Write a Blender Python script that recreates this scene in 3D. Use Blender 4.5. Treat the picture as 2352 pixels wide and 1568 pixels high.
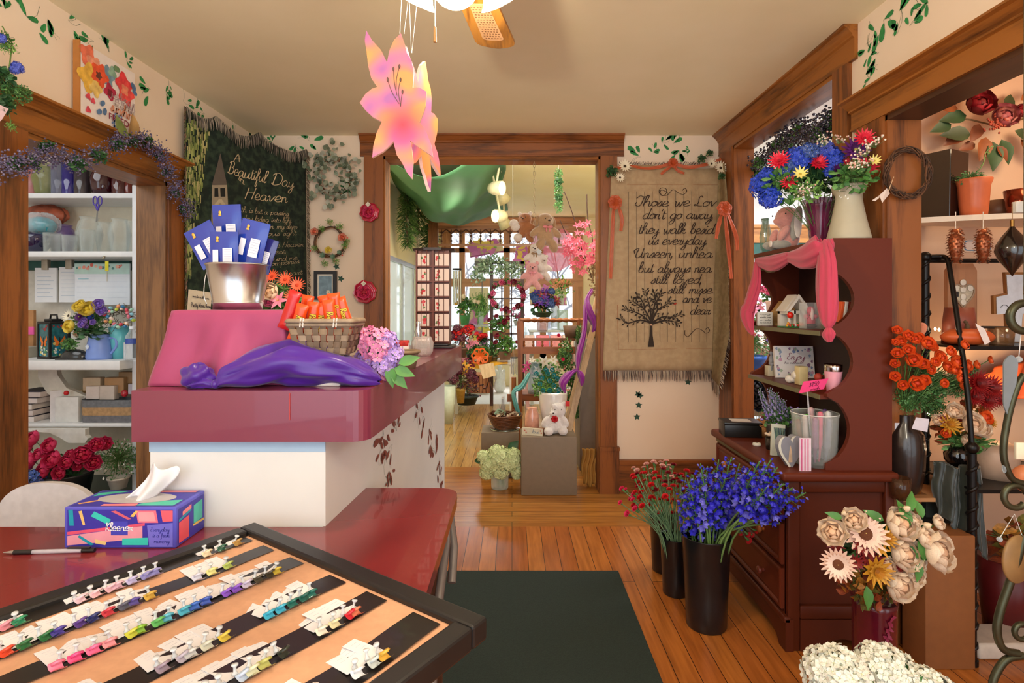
import bpy,math,random
from math import sin,cos
from mathutils import Vector,Matrix,Euler,noise
for o in list(bpy.data.objects):bpy.data.objects.remove(o)
S = bpy.context.scene
COL = S.collection
PI = math.pi
rnd = random.Random(7)
# ---------------------------------------------------------------- camera, world, light, exposure
F,CX,HY,CH = 1260.0,1176.0,702.0,1.307
cd = bpy.data.cameras.new('camera');cam = bpy.data.objects.new('camera',cd);COL.objects.link(cam)
cam.location = (0,0,CH);cam.rotation_euler = (PI/2,0,0)
cd.sensor_width = 36;cd.lens = F/2352*36;cd.shift_y = -(784-HY)/2352;cd.clip_start = .05
S.camera = cam
S.view_settings.view_transform = 'Standard';S.view_settings.look = 'None'
S.view_settings.gamma = 1;S.view_settings.use_curve_mapping = False
S.view_settings.exposure = 0.45
w = bpy.data.worlds.new('world');S.world = w;w.use_nodes = True
wn = w.node_tree.nodes;wb = wn['Background'];wb.inputs[0].default_value = (.86,.93,1,1);wb.inputs[1].default_value = 1.45
def lamp(kind,name,loc,energy,color,size=None,rot=None,size_y=None,spot=None):
    l = bpy.data.lights.new(name,kind);l.energy = energy;l.color = color
    if kind == 'AREA':
        l.shape = 'RECTANGLE';l.size = size;l.size_y = size_y or size
    elif size is not None:l.shadow_soft_size = size
    if spot:l.spot_size = spot;l.spot_blend = .6
    o = bpy.data.objects.new(name,l);COL.objects.link(o);o.location = loc
    if rot:o.rotation_euler = rot
    return o
WARM = (1,.85,.64)
lamp('POINT','ceiling_fan_light',(-.14,1.35,2.03),22,WARM,.02)
lamp('POINT','fill_behind_camera',(.3,-.5,2.25),26,(1,.88,.7),.12)  # added fill behind the camera, evens the brightness; no fixture known there
lamp('AREA','fill_rear_daylight',(0,-1.3,1.5),15,(.93,.96,1),3.2,(PI/2,0,0),2.0)  # area lamp added behind the camera for daylight from presumed, unseen windows
lamp('AREA','daylight_far_window',(0,10.1,3.7),470,(.9,.96,1),3.0,(math.radians(-42),0,0),2.0)
lamp('AREA','fill_far_room',(.2,4.45,2.68),50,(1,.94,.8),2.2,(math.radians(35),0,0),.6)  # added area lamp hidden behind the door head to brighten the far room
lamp('AREA','fill_workroom',(-2.6,1.9,2.3),9,(.95,.98,1),1.0,(0,0,0),1.4)  # overhead area lamp added because the workroom needs light; no fixture seen
lamp('AREA','fill_side_room',(2.6,3.7,2.45),40,(.9,.95,1),1.2,(0,0,0),1.6)  # added overhead area lamp standing in for the side room's window daylight
lamp('POINT','niche_light',(2.15,2.05,2.1),5,(1,.74,.45),.1)
lamp('POINT','fairy_light_glow',(2.05,2.3,.95),2.6,(1,.66,.35),.05)
# ---------------------------------------------------------------- helpers
def X(px,Y):return (px-CX)*Y/F
def Z(py,Y):return CH-(py-HY)*Y/F
def P(px,py,Y):return Vector((X(px,Y),Y,Z(py,Y)))
def floorY(py):return CH*F/(py-HY)
def on_plane(px,py,p0,n):
    d = Vector(((px-CX)/F,1,-(py-HY)/F));c = Vector((0,0,CH));n = Vector(n)
    return c+d*((Vector(p0)-c).dot(n)/d.dot(n))
def lin(h):
    if isinstance(h,(tuple,list)):return (*h[:3],1)
    h = h.lstrip('#');c = [int(h[i:i+2],16)/255 for i in (0,2,4)]
    return tuple((x/12.92 if x <= .04045 else ((x+.055)/1.055)**2.4) for x in c)+(1,)
MATS = {}
def newmat(key):
    m = bpy.data.materials.new(key);m.use_nodes = True
    return m,m.node_tree,m.node_tree.nodes['Principled BSDF']
def M(c,rough=.6,metal=0,var=.07,scale=30,emit=0,trans=0,alpha=1,spec=None,sheen=0,bump=0,coat=0,sss=0):
    key = f'{c}_{rough}_{metal}_{var}_{scale}_{emit}_{trans}_{alpha}_{sheen}_{bump}_{coat}'
    if key in MATS:return MATS[key]
    m,nt,b = newmat('finish_'+str(len(MATS)))
    b.inputs['Roughness'].default_value = rough;b.inputs['Metallic'].default_value = metal
    if spec is not None:b.inputs['Specular IOR Level'].default_value = spec
    b.inputs['Transmission Weight'].default_value = trans;b.inputs['Alpha'].default_value = alpha
    b.inputs['Coat Weight'].default_value = coat;b.inputs['Sheen Weight'].default_value = sheen
    col = lin(c)
    if emit:
        b.inputs['Emission Color'].default_value = col;b.inputs['Emission Strength'].default_value = emit
    if var and not trans:
        n = nt.nodes.new('ShaderNodeTexNoise');n.inputs['Scale'].default_value = scale;n.inputs['Detail'].default_value = 4
        tc = nt.nodes.new('ShaderNodeTexCoord');nt.links.new(tc.outputs['Object'],n.inputs['Vector'])
        r = nt.nodes.new('ShaderNodeValToRGB')
        r.color_ramp.elements[0].position = .3;r.color_ramp.elements[1].position = .7
        r.color_ramp.elements[0].color = tuple(x*(1-var) for x in col[:3])+(1,)
        r.color_ramp.elements[1].color = tuple(min(1,x*(1+var)) for x in col[:3])+(1,)
        nt.links.new(n.outputs['Fac'],r.inputs['Fac']);nt.links.new(r.outputs['Color'],b.inputs['Base Color'])
        if bump:
            bp = nt.nodes.new('ShaderNodeBump');bp.inputs['Strength'].default_value = bump;bp.inputs['Distance'].default_value = .004
            nt.links.new(n.outputs['Fac'],bp.inputs['Height']);nt.links.new(bp.outputs['Normal'],b.inputs['Normal'])
    else:b.inputs['Base Color'].default_value = col
    MATS[key] = m;return m
def wood(c1,c2,axis='Z',rough=.42,k=10,coat=.05):
    key = f'wood{c1}{c2}{axis}{rough}{k}'
    if key in MATS:return MATS[key]
    m,nt,b = newmat('wood_'+str(len(MATS)));L = nt.links
    tc = nt.nodes.new('ShaderNodeTexCoord');mp = nt.nodes.new('ShaderNodeMapping')
    s = {'X':(.09,1,1),'Y':(1,.09,1),'Z':(1,1,.09)}[axis]
    mp.inputs['Scale'].default_value = s;L.new(tc.outputs['Object'],mp.inputs['Vector'])
    n1 = nt.nodes.new('ShaderNodeTexNoise');n1.inputs['Scale'].default_value = 5;n1.inputs['Detail'].default_value = 2;n1.inputs['Distortion'].default_value = .6
    L.new(mp.outputs[0],n1.inputs['Vector'])
    mu = nt.nodes.new('ShaderNodeMath');mu.operation = 'MULTIPLY';mu.inputs[1].default_value = k;L.new(n1.outputs['Fac'],mu.inputs[0])
    fr = nt.nodes.new('ShaderNodeMath');fr.operation = 'PINGPONG';fr.inputs[1].default_value = 1;L.new(mu.outputs[0],fr.inputs[0])
    n2 = nt.nodes.new('ShaderNodeTexNoise');n2.inputs['Scale'].default_value = 130;n2.inputs['Detail'].default_value = 3;L.new(mp.outputs[0],n2.inputs['Vector'])
    mx = nt.nodes.new('ShaderNodeMath');mx.operation = 'MULTIPLY_ADD';mx.inputs[1].default_value = .62;L.new(n2.outputs['Fac'],mx.inputs[0])
    m3 = nt.nodes.new('ShaderNodeMath');m3.operation = 'MULTIPLY';m3.inputs[1].default_value = .42;L.new(fr.outputs[0],m3.inputs[0]);L.new(m3.outputs[0],mx.inputs[2])
    r = nt.nodes.new('ShaderNodeValToRGB');r.color_ramp.elements[0].color = lin(c1);r.color_ramp.elements[1].color = lin(c2)
    r.color_ramp.elements[0].position = .12;r.color_ramp.elements[1].position = .62
    L.new(mx.outputs[0],r.inputs['Fac']);L.new(r.outputs['Color'],b.inputs['Base Color'])
    b.inputs['Roughness'].default_value = rough;b.inputs['Coat Weight'].default_value = coat
    MATS[key] = m;return m
def glass(c='#eef6f2',rough=.03,alpha=.14):
    key = f'glass{c}{alpha}'
    if key in MATS:return MATS[key]
    m,nt,b = newmat('glass_'+str(len(MATS)))
    b.inputs['Base Color'].default_value = lin(c);b.inputs['Roughness'].default_value = rough
    lw = nt.nodes.new('ShaderNodeLayerWeight');lw.inputs[0].default_value = .35;mr = nt.nodes.new('ShaderNodeMapRange');mr.inputs[3].default_value = alpha*.5;mr.inputs[4].default_value = min(1,alpha+.45)
    nt.links.new(lw.outputs['Facing'],mr.inputs[0]);nt.links.new(mr.outputs[0],b.inputs['Alpha'])
    b.inputs['Alpha'].default_value = alpha;b.inputs['Specular IOR Level'].default_value = .9;b.inputs['Coat Weight'].default_value = .2
    MATS[key] = m;return m
def leafy(c):return M(c,.5,var=.35,scale=14)
I4 = Matrix.Identity(4)
def TR(loc=(0,0,0),rot=(0,0,0),sc=1):
    s = sc if isinstance(sc,(tuple,list)) else (sc,sc,sc)
    return Matrix.Translation(Vector(loc)) @ Euler(rot).to_matrix().to_4x4() @ Matrix.Diagonal((*s,1))
def AIM(loc,d,sc=1,spin=0):
    q = Vector(d).normalized().to_track_quat('Z','Y');s = sc if isinstance(sc,(tuple,list)) else (sc,sc,sc)
    return Matrix.Translation(Vector(loc)) @ q.to_matrix().to_4x4() @ Matrix.Rotation(spin,4,'Z') @ Matrix.Diagonal((*s,1))
class MB:
    def __init__(s,mat=None):
        s.v = [];s.f = [];s.mi = [];s.sm = [];s.mats = [];s.c = 0;s.T = I4
        if mat:s.use(mat)
    def use(s,m):
        if m not in s.mats:s.mats.append(m)
        s.c = s.mats.index(m);return s
    def add(s,vs,fs,smooth=True,T=None):
        T = s.T @ T if T is not None else s.T
        b = len(s.v);s.v += [T @ Vector(v) for v in vs]
        for f in fs:s.f.append(tuple(i+b for i in f));s.mi.append(s.c);s.sm.append(smooth)
        return s
    def box(s,a,b,T=None):
        x0,y0,z0 = a;x1,y1,z1 = b
        v = [(x0,y0,z0),(x1,y0,z0),(x1,y1,z0),(x0,y1,z0),(x0,y0,z1),(x1,y0,z1),(x1,y1,z1),(x0,y1,z1)]
        return s.add(v,[(3,2,1,0),(4,5,6,7),(0,1,5,4),(1,2,6,5),(2,3,7,6),(3,0,4,7)],False,T)
    def cb(s,c,d,T=None):
        return s.box([c[i]-d[i]/2 for i in range(3)],[c[i]+d[i]/2 for i in range(3)],T)
    def rbox(s,a,b,r=.004,T=None):
        # bevelled box: prism of rounded rectangle in xy with chamfered top and bottom
        x0,y0,z0 = a;x1,y1,z1 = b;r = min(r,(x1-x0)/2.01,(y1-y0)/2.01,(z1-z0)/2.01)
        def ring(i,z):
            o = []
            for cx,cy,a0 in ((x1-r,y1-r,0),(x0+r,y1-r,90),(x0+r,y0+r,180),(x1-r,y0+r,270)):
                for k in range(4):
                    t = math.radians(a0+30*k);o.append((cx+(r-i)*cos(t),cy+(r-i)*sin(t),z))
            return o
        rs = [ring(r,z0),ring(r*.3,z0+r*.3),ring(0,z0+r),ring(0,z1-r),ring(r*.3,z1-r*.3),ring(r,z1)]
        return s.rings(rs,True,T=T)
    def rings(s,rs,caps=True,closed=True,T=None,smooth=True):
        n = len(rs[0]);v = [p for r in rs for p in r];f = []
        for i in range(len(rs)-1):
            for j in range(n if closed else n-1):
                k = (j+1) % n;f.append((i*n+j,i*n+k,(i+1)*n+k,(i+1)*n+j))
        s.add(v,f,smooth,T)
        if caps and closed:
            s.add(rs[0],[tuple(range(n-1,-1,-1))],False,T);s.add(rs[-1],[tuple(range(n))],False,T)
        return s
    def lathe(s,prof,c=(0,0,0),n=24,T=None,caps=False,lobes=0,la=0):
        rs = []
        for r,z in prof:
            rs.append([(c[0]+max(r,1e-5)*(1+la*cos(lobes*2*PI*k/n))*cos(2*PI*k/n),c[1]+max(r,1e-5)*(1+la*cos(lobes*2*PI*k/n))*sin(2*PI*k/n),c[2]+z) for k in range(n)])
        return s.rings(rs,caps,T=T)
    def cyl(s,a,b,r,r2=None,n=12,caps=True):
        a,b = Vector(a),Vector(b);d = b-a;q = d.to_track_quat('Z','Y');r2 = r if r2 is None else r2
        rs = [[p+q @ Vector((rr*cos(2*PI*k/n),rr*sin(2*PI*k/n),0)) for k in range(n)] for p,rr in ((a,r),(b,r2))]
        return s.rings(rs,caps)
    def tube(s,pts,r,n=6,closed=False,caps=True,flat=1):
        pts = [Vector(p) for p in pts];N = len(pts);rs = [];up = None
        for i,p in enumerate(pts):
            a = pts[i-1] if (i > 0 or closed) else p;b = pts[(i+1) % N] if (i < N-1 or closed) else p
            d = (b-a).normalized() if (b-a).length > 1e-9 else Vector((0,0,1))
            if up is None:up = d.orthogonal().normalized()
            up = (up-d*up.dot(d));up = up.normalized() if up.length > 1e-6 else d.orthogonal().normalized()
            w_ = d.cross(up);rr = r[i] if isinstance(r,(list,tuple)) else r
            rs.append([p+up*rr*cos(2*PI*k/n)+w_*rr*flat*sin(2*PI*k/n) for k in range(n)])
        if closed:rs.append(rs[0]);caps = False
        return s.rings(rs,caps)
    def ball(s,c,r,n=10,m=7,T=None):
        r = r if isinstance(r,(tuple,list)) else (r,r,r)
        rs = [[(c[0]+r[0]*sin(PI*i/m)*cos(2*PI*k/n),c[1]+r[1]*sin(PI*i/m)*sin(2*PI*k/n),c[2]-r[2]*cos(PI*i/m)) for k in range(n)] for i in range(1,m)]
        s.rings(rs,False,T=T)
        b,t = (c[0],c[1],c[2]-r[2]),(c[0],c[1],c[2]+r[2])
        s.add([b]+rs[0],[(0,1+(k+1) % n,1+k) for k in range(n)],True,T)
        return s.add([t]+rs[-1],[(0,1+k,1+(k+1) % n) for k in range(n)],True,T)
    def prism(s,poly,d,T=None,bev=0):
        # polygon in local xy extruded 0..d in z
        n = len(poly);a = [(x,y,0) for x,y in poly];b = [(x,y,d) for x,y in poly]
        ar = sum(poly[i][0]*poly[(i+1) % n][1]-poly[(i+1) % n][0]*poly[i][1] for i in range(n))
        if ar < 0:a.reverse();b.reverse()
        s.add(a,[tuple(range(n-1,-1,-1))],False,T);s.add(b,[tuple(range(n))],False,T)
        return s.add(a+b,[(i,(i+1) % n,n+(i+1) % n,n+i) for i in range(n)],False,T)
    def grid(s,fn,nu,nv,T=None,smooth=True,wrap=False):
        v = [fn(i/nu,j/nv) for i in range(nu+1) for j in range(nv+1)]
        f = [(i*(nv+1)+j,(i+1)*(nv+1)+j,(i+1)*(nv+1)+j+1,i*(nv+1)+j+1) for i in range(nu) for j in range(nv)]
        return s.add(v,f,smooth,T)
    def mesh(s,name,off=None):
        me = bpy.data.meshes.new(name)
        vs = [v-off for v in s.v] if off is not None else s.v
        me.from_pydata([tuple(v) for v in vs],[],s.f)
        for m in s.mats:me.materials.append(m)
        me.polygons.foreach_set('material_index',s.mi);me.polygons.foreach_set('use_smooth',s.sm)
        me.update();return me
    def base(s):
        xs = [v.x for v in s.v];ys = [v.y for v in s.v];zs = [v.z for v in s.v]
        return Vector(((min(xs)+max(xs))/2,(min(ys)+max(ys))/2,min(zs)))
    def part(s,name,parent,world=True,label=None):
        off = parent.matrix_basis.translation.copy() if world else None
        if world and parent.parent:off = off+parent.parent.matrix_basis.translation
        o = bpy.data.objects.new(name,s.mesh(name,off));COL.objects.link(o);o.parent = parent
        if label:o['label'] = label
        return o
    def lpart(s,name,parent,label=None):return s.part(name,parent,False,label)
    def thing(s,name,label,cat,group=None,kind=None):
        b = s.base();o = bpy.data.objects.new(name,s.mesh(name,b));COL.objects.link(o);o.location = b
        o['label'] = label;o['category'] = cat
        if group:o['group'] = group
        if kind:o['kind'] = kind
        return o
    def struct(s,name):
        o = bpy.data.objects.new(name,s.mesh(name));COL.objects.link(o);o['kind'] = 'structure';return o
def mod(o,kind,**k):
    m = o.modifiers.new(kind.lower(),kind)
    for a,b in k.items():setattr(m,a,b)
    return m
def thing(name,label,cat,loc=(0,0,0),rz=0,group=None,sc=1):
    o = bpy.data.objects.new(name,None);COL.objects.link(o);o.location = loc;o.rotation_euler = (0,0,rz);o.empty_display_size = .05
    if sc != 1:o.scale = (sc,sc,sc)
    o['label'] = label;o['category'] = cat
    if group:o['group'] = group
    return o
def dup(root,loc,rz=None,label=None,group=None,sc=None):
    def rec(o,par):
        c = o.copy();COL.objects.link(c);c.parent = par
        for ch in o.children:rec(ch,c)
        return c
    r = rec(root,None);r.location = loc
    if rz is not None:r.rotation_euler = (r.rotation_euler.x,r.rotation_euler.y,rz)
    if sc:r.scale = (sc,sc,sc)
    if label:r['label'] = label
    if group:r['group'] = group
    return r
MESH = {}
def shared(key,fn):
    if key not in MESH:
        mb = MB();fn(mb);MESH[key] = mb.mesh(key)
    return MESH[key]
def inst(name,me,parent,mat,label=None):
    # mat: local matrix relative to the parent
    o = bpy.data.objects.new(name,me);COL.objects.link(o)
    if parent:o.parent = parent
    o.matrix_basis = mat
    if label:o['label'] = label
    return o
def spline(pts,n=6,closed=False):
    pts = [Vector(p) for p in pts];N = len(pts);out = []
    for i in range(N if closed else N-1):
        p0 = pts[(i-1) % N] if (closed or i) else pts[0];p1 = pts[i];p2 = pts[(i+1) % N];p3 = pts[(i+2) % N] if (closed or i+2 < N) else pts[-1]
        for k in range(n):
            t = k/n;out.append(.5*((2*p1)+(p2-p0)*t+(2*p0-5*p1+4*p2-p3)*t*t+(3*p1-p0-3*p2+p3)*t*t*t))
    if not closed:out.append(pts[-1])
    return out
# ---- handwriting: single-stroke letters swept as ribbons
GL = {'a':'9,8 5,10 1,6 1,2 4,0 8,3 9,9/9,9 9,2 11,0 13,3|12','b':'0,3 4,14 4,20 1,19 1,4 3,0 7,1 8,6 6,9 2,8|10','c':'8,8 5,10 1,6 1,3 4,0 8,1 10,3|9',
 'd':'9,8 5,10 1,6 1,2 4,0 8,3 10,20/10,20 9,3 11,0 13,3|12','e':'0,3 7,6 6,10 3,10 1,6 1,2 4,0 8,1 10,3|9','f':'0,3 6,14 6,20 3,19 3,0 2,-9 4,-10 5,-4 3,0 7,2|7',
 'g':'9,8 5,10 1,6 1,2 4,0 8,3 9,9/9,9 9,-6 5,-10 2,-7 6,-2 12,3|11','h':'0,3 4,14 4,20 1,19 1,0/1,5 4,9 7,9 8,6 8,1 10,0 12,3|11','i':'1,9 1,2 3,0 5,3/2,13 2,15|4',
 'k':'0,3 4,14 4,20 1,19 1,0/1,5 6,9 6,6 2,5 7,0 10,3|9','l':'0,3 4,14 4,20 1,19 1,3 3,0 5,3|5','m':'0,7 1,9 1,0/1,6 4,9 5,8 5,0/5,6 8,9 10,8 10,2 12,0 14,3|13',
 'n':'0,7 1,9 1,0/1,6 4,9 6,9 7,7 7,2 9,0 11,3|10','o':'5,10 1,7 1,2 4,0 8,3 8,8 5,10 5,8 10,8|9','p':'0,7 1,9 1,-9/1,6 5,9 8,7 7,2 4,0 1,2|9','r':'0,5 1,9 2,8 6,9 5,6 5,1 7,0 9,3|8',
 's':'0,2 5,10 6,5 5,1 2,0 1,2/5,1 8,3|7','t':'2,16 2,3 4,0 7,3/0,11 6,11|6','u':'1,9 1,2 3,0 6,2 8,9/8,9 8,2 10,0 12,3|11','v':'0,8 2,9 4,0 8,8 10,9|9',
 'w':'0,8 1,9 2,1 4,0 6,8/6,8 7,1 9,0 11,8 13,9|12','y':'1,9 1,3 3,1 6,2 8,9/8,9 8,-6 5,-10 2,-8 6,-2 11,3|10','j':'4,9 4,-7 1,-10 0,-7 6,0|5',
 'A':'0,0 6,20 10,0/2,7 11,8|12','B':'2,0 3,20/0,17 4,20 9,19 8,12 4,11/4,11 10,9 9,2 4,0 0,2|12','D':'3,19 2,1/0,3 4,0 11,3 13,12 9,19 3,20 -1,16|14','H':'2,19 0,0/12,20 9,0/1,10 11,11|13',
 'T':'6,18 5,4 2,0 -3,3 -2,8/-4,15 0,20 6,18 12,20|8','L':'8,17 6,20 3,17 4,8 2,2 -1,1 0,4 5,1 11,1|11','U':'-3,8 -5,14 0,18 1,16 0,4 3,0 8,4 9,18/9,18 9,3 11,0 13,3|12',
 'I':'0,0 3,1 4,10 5,20/2,20 8,20/0,0 6,0|8','P':'2,0 3,20/0,17 4,20 10,18 9,11 3,10|11','W':'0,19 2,0 7,14 9,0 15,20|15',
 'E':'9,17 5,20 2,17 5,11 1,8 1,2 5,0 10,3|10','R':'2,0 3,20/0,17 4,20 9,18 8,12 3,11 6,9 9,1 12,3|11','K':'2,20 1,0/9,20 2,9 9,0|10','x':'0,9 8,0/8,9 0,0|9',
 ',':'1,1 0,-4|3','.':'0,0 1,1|3',"'":'1,19 0,15|3',' ':'|8','$':'8,16 3,17 2,12 8,9 8,4 1,3/5,20 5,-1|10','1':'2,16 5,20 5,0|7','5':'8,20 2,20 2,11 7,12 8,4 1,1|10','0':'5,20 1,14 1,5 5,0 9,6 9,14 5,20|11','/':'0,0 8,20|9'}
def script(mb,txt,x0,y0,x1,h,surf,wd,slant=.28,y1=None):
    """write txt from x0 to x1 (baseline y0..y1), x-height h, mapped by surf(x, y)"""
    y1 = y0 if y1 is None else y1
    adv = [int(GL[c].split('|')[1]) for c in txt];tot = sum(adv);sx = (x1-x0)/tot;sy = h/10;cur = 0
    for c,a in zip(txt,adv):
        body = GL[c].split('|')[0]
        for st in body.split('/') if body else []:
            pts = [Vector((*map(float,q.split(',')),0)) for q in st.split()]
            pts = spline(pts,4) if len(pts) > 2 else pts
            Q = []
            for p in pts:
                x = x0+(cur+p.x)*sx+slant*p.y*sy;Q.append(Vector((x,y0+(y1-y0)*(x-x0)/(x1-x0)+p.y*sy,0)))
            ribbon(mb,Q,wd,surf)
        cur += a
RR = random.Random
MTr = Matrix.Translation
def ribbon(mb,Q,wd,surf):
    v = [];n = len(Q)
    for i,p in enumerate(Q):
        d = Q[min(i+1,n-1)]-Q[max(i-1,0)];d = d.normalized() if d.length > 1e-9 else Vector((1,0,0))
        nn = Vector((-d.y,d.x,0));ww = wd*(.55+.6*abs(d.y)) if not isinstance(wd,(list,tuple)) else wd[i]
        a = p+nn*ww/2;b = p-nn*ww/2;v += [surf(a.x,a.y),surf(b.x,b.y)]
    mb.add(v,[(2*i,2*i+1,2*i+3,2*i+2) for i in range(n-1)],False)
def block_text(txt,size,T,mat,name,parent,sx=1,ext=.0004,align='CENTER'):
    cu = bpy.data.curves.new(name,'FONT');cu.body = txt;cu.size = size;cu.extrude = ext;cu.align_x = align;cu.resolution_u = 3
    o = bpy.data.objects.new('tmp',cu);COL.objects.link(o)
    dg = bpy.context.evaluated_depsgraph_get();me = bpy.data.meshes.new_from_object(o.evaluated_get(dg))
    bpy.data.objects.remove(o);me.transform(T @ Matrix.Diagonal((sx,1,1,1)));me.materials.clear();me.materials.append(mat)
    q = bpy.data.objects.new(name,me);COL.objects.link(q);q.parent = parent;return q
FRONT = Matrix.Rotation(PI/2,4,'X')       # xy drawing stood up to face the viewer side (-Y)

# ================================================================ THE SETTING
OAKZ = wood('#3a1c0a','#915322','Z');OAKX = wood('#3a1c0a','#915322','X');OAKY = wood('#42220c','#9c5e22','Y')
def wallmat(c,c2):
    m,nt,b = newmat('painted_plaster'+c);L = nt.links
    n = nt.nodes.new('ShaderNodeTexNoise');n.inputs['Scale'].default_value = 2.2;n.inputs['Detail'].default_value = 6
    tc = nt.nodes.new('ShaderNodeTexCoord');L.new(tc.outputs['Object'],n.inputs['Vector'])
    r = nt.nodes.new('ShaderNodeValToRGB');r.color_ramp.elements[0].color = lin(c);r.color_ramp.elements[1].color = lin(c2)
    r.color_ramp.elements[0].position = .3;r.color_ramp.elements[1].position = .7
    L.new(n.outputs['Fac'],r.inputs['Fac']);L.new(r.outputs['Color'],b.inputs['Base Color']);b.inputs['Roughness'].default_value = .75
    return m
CREAM = wallmat('#ecd6bd','#f2dfc8');CEIL = wallmat('#f0e6c0','#f8eecc');YEL = wallmat('#f0e2b4','#f5eac4')
WHITE = M('#e9e8e4',.5,var=.04,scale=4);PINKW = wallmat('#d8b294','#dfbc9e');BLUEW = wallmat('#e4e8ec','#eef0f2')
def floormat(rot,c1,c2,c3,rough=.3):
    m,nt,b = newmat('plank_floor'+c1);L = nt.links
    tc = nt.nodes.new('ShaderNodeTexCoord');mp = nt.nodes.new('ShaderNodeMapping');mp.inputs['Rotation'].default_value = (0,0,rot)
    L.new(tc.outputs['Object'],mp.inputs['Vector'])
    br = nt.nodes.new('ShaderNodeTexBrick');br.inputs['Scale'].default_value = 1;br.inputs['Brick Width'].default_value = 1.9;br.inputs['Row Height'].default_value = .083
    br.inputs['Mortar Size'].default_value = .0016;br.inputs['Mortar Smooth'].default_value = .2;br.offset = .37;br.inputs['Bias'].default_value = -.1
    br.inputs['Color1'].default_value = lin(c1);br.inputs['Color2'].default_value = lin(c2);br.inputs['Mortar'].default_value = lin('#3a1c0a')
    L.new(mp.outputs[0],br.inputs['Vector'])
    mp2 = nt.nodes.new('ShaderNodeMapping');mp2.inputs['Scale'].default_value = (1.2,14,1);L.new(mp.outputs[0],mp2.inputs['Vector'])
    n = nt.nodes.new('ShaderNodeTexNoise');n.inputs['Scale'].default_value = 3;n.inputs['Detail'].default_value = 6;n.inputs['Distortion'].default_value = .4;L.new(mp2.outputs[0],n.inputs['Vector'])
    r = nt.nodes.new('ShaderNodeValToRGB');r.color_ramp.elements[0].color = (.62,.55,.5,1);r.color_ramp.elements[1].color = (1.15,1.1,1,1)
    r.color_ramp.elements[0].position = .3;r.color_ramp.elements[1].position = .65;L.new(n.outputs['Fac'],r.inputs['Fac'])
    mx = nt.nodes.new('ShaderNodeMix');mx.data_type = 'RGBA';mx.blend_type = 'MULTIPLY';mx.inputs[0].default_value = .75
    L.new(br.outputs['Color'],mx.inputs[6]);L.new(r.outputs['Color'],mx.inputs[7])
    n3 = nt.nodes.new('ShaderNodeTexNoise');n3.inputs['Scale'].default_value = 1.3;n3.inputs['Detail'].default_value = 8;L.new(tc.outputs['Object'],n3.inputs['Vector'])
    r3 = nt.nodes.new('ShaderNodeValToRGB');r3.color_ramp.elements[0].position = .56;r3.color_ramp.elements[1].position = .74;L.new(n3.outputs['Fac'],r3.inputs['Fac'])
    mx2 = nt.nodes.new('ShaderNodeMix');mx2.data_type = 'RGBA';mx2.inputs[7].default_value = lin(c3);L.new(r3.outputs['Color'],mx2.inputs[0]);L.new(mx.outputs[2],mx2.inputs[6])
    L.new(mx2.outputs[2],b.inputs['Base Color']);b.inputs['Roughness'].default_value = rough
    bp = nt.nodes.new('ShaderNodeBump');bp.inputs['Strength'].default_value = .25;bp.inputs['Distance'].default_value = .002;bp.invert = True
    L.new(br.outputs['Fac'],bp.inputs['Height']);L.new(bp.outputs['Normal'],b.inputs['Normal'])
    return m
FL1 = floormat(PI/2,'#a85e26','#c07836','#8c5a30',.24);FL2 = floormat(0,'#a2672a','#b47c3c','#91683a',.22)
FL3 = floormat(PI/2,'#b08850','#c09a62','#a58a60',.2)
LW,RW,BW,CZ = -1.811,1.463,3.848,2.5
f = MB(FL1).box((-3.6,-1.2,-.05),(3.4,3.25,0));f.use(FL2).box((-3.6,3.25,-.05),(3.4,4.45,0))
f.use(FL3).box((-1.5,4.45,-.05),(1.8,7.3,0));f.use(M('#d9d4cc',.9,var=.05)).box((-1.5,7.3,-.05),(1.8,9.3,0))
f.use(FL1).box((1.8,4.45,-.05),(4.5,6,0));f.struct('floor')
c = MB(CEIL).box((LW-.13,-1.2,CZ),(RW+.11,BW+.12,CZ+.06));c.struct('ceiling')
LD = (2.027,2.859,1.95)      # left opening: y0, y1, top
RD = (2.47,3.60,2.352)       # right door
CD = (.75,2.133,2.045)       # niche opening
lw = MB(CREAM);t = .13
lw.box((LW-t,-1.2,0),(LW,LD[0],CZ)).box((LW-t,LD[1],0),(LW,BW+.12,CZ)).box((LW-t,LD[0],LD[2]),(LW,LD[1],CZ));LWO = lw.struct('wall_left')
rw = MB(CREAM);t = .11
rw.box((RW,-1.2,0),(RW+t,CD[0],CZ)).box((RW,CD[1],0),(RW+t,RD[0],CZ)).box((RW,RD[1],0),(RW+t,BW+.12,CZ))
rw.box((RW,CD[0],CD[2]),(RW+t,CD[1],CZ)).box((RW,RD[0],RD[2]),(RW+t,RD[1],CZ));RWO = rw.struct('wall_right')
BD = (-.898,.617,2.351)
bw = MB(CREAM).box((LW,BW,0),(BD[0],BW+.12,CZ)).box((BD[1],BW,0),(RW,BW+.12,CZ)).box((BD[0],BW,BD[2]),(BD[1],BW+.12,CZ));BWO = bw.struct('wall_back')
def cornice(mb,a,b,axis,side,z0,z1,proj):
    """moulded head: fascia with stepped crown; axis 'X' runs a..b on wall y=side, facing -Y ; 'Y' runs on wall x=side, facing sign proj"""
    h = z1-z0
    prof = [(0,0),(.32,.0),(.32,.06),(.25,.08),(.25,.62),(.4,.66),(.4,.72),(.55,.78),(.8,.9),(1,.93),(1,1),(0,1)]
    if axis == 'X':
        rs = [[(x,side-p*abs(proj),z0+q*h) for p,q in prof] for x in (a,b)]
    else:
        rs = [[(side+p*proj,y,z0+q*h) for p,q in prof] for y in (a,b)]
    mb.rings(rs,True,smooth=False)
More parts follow.
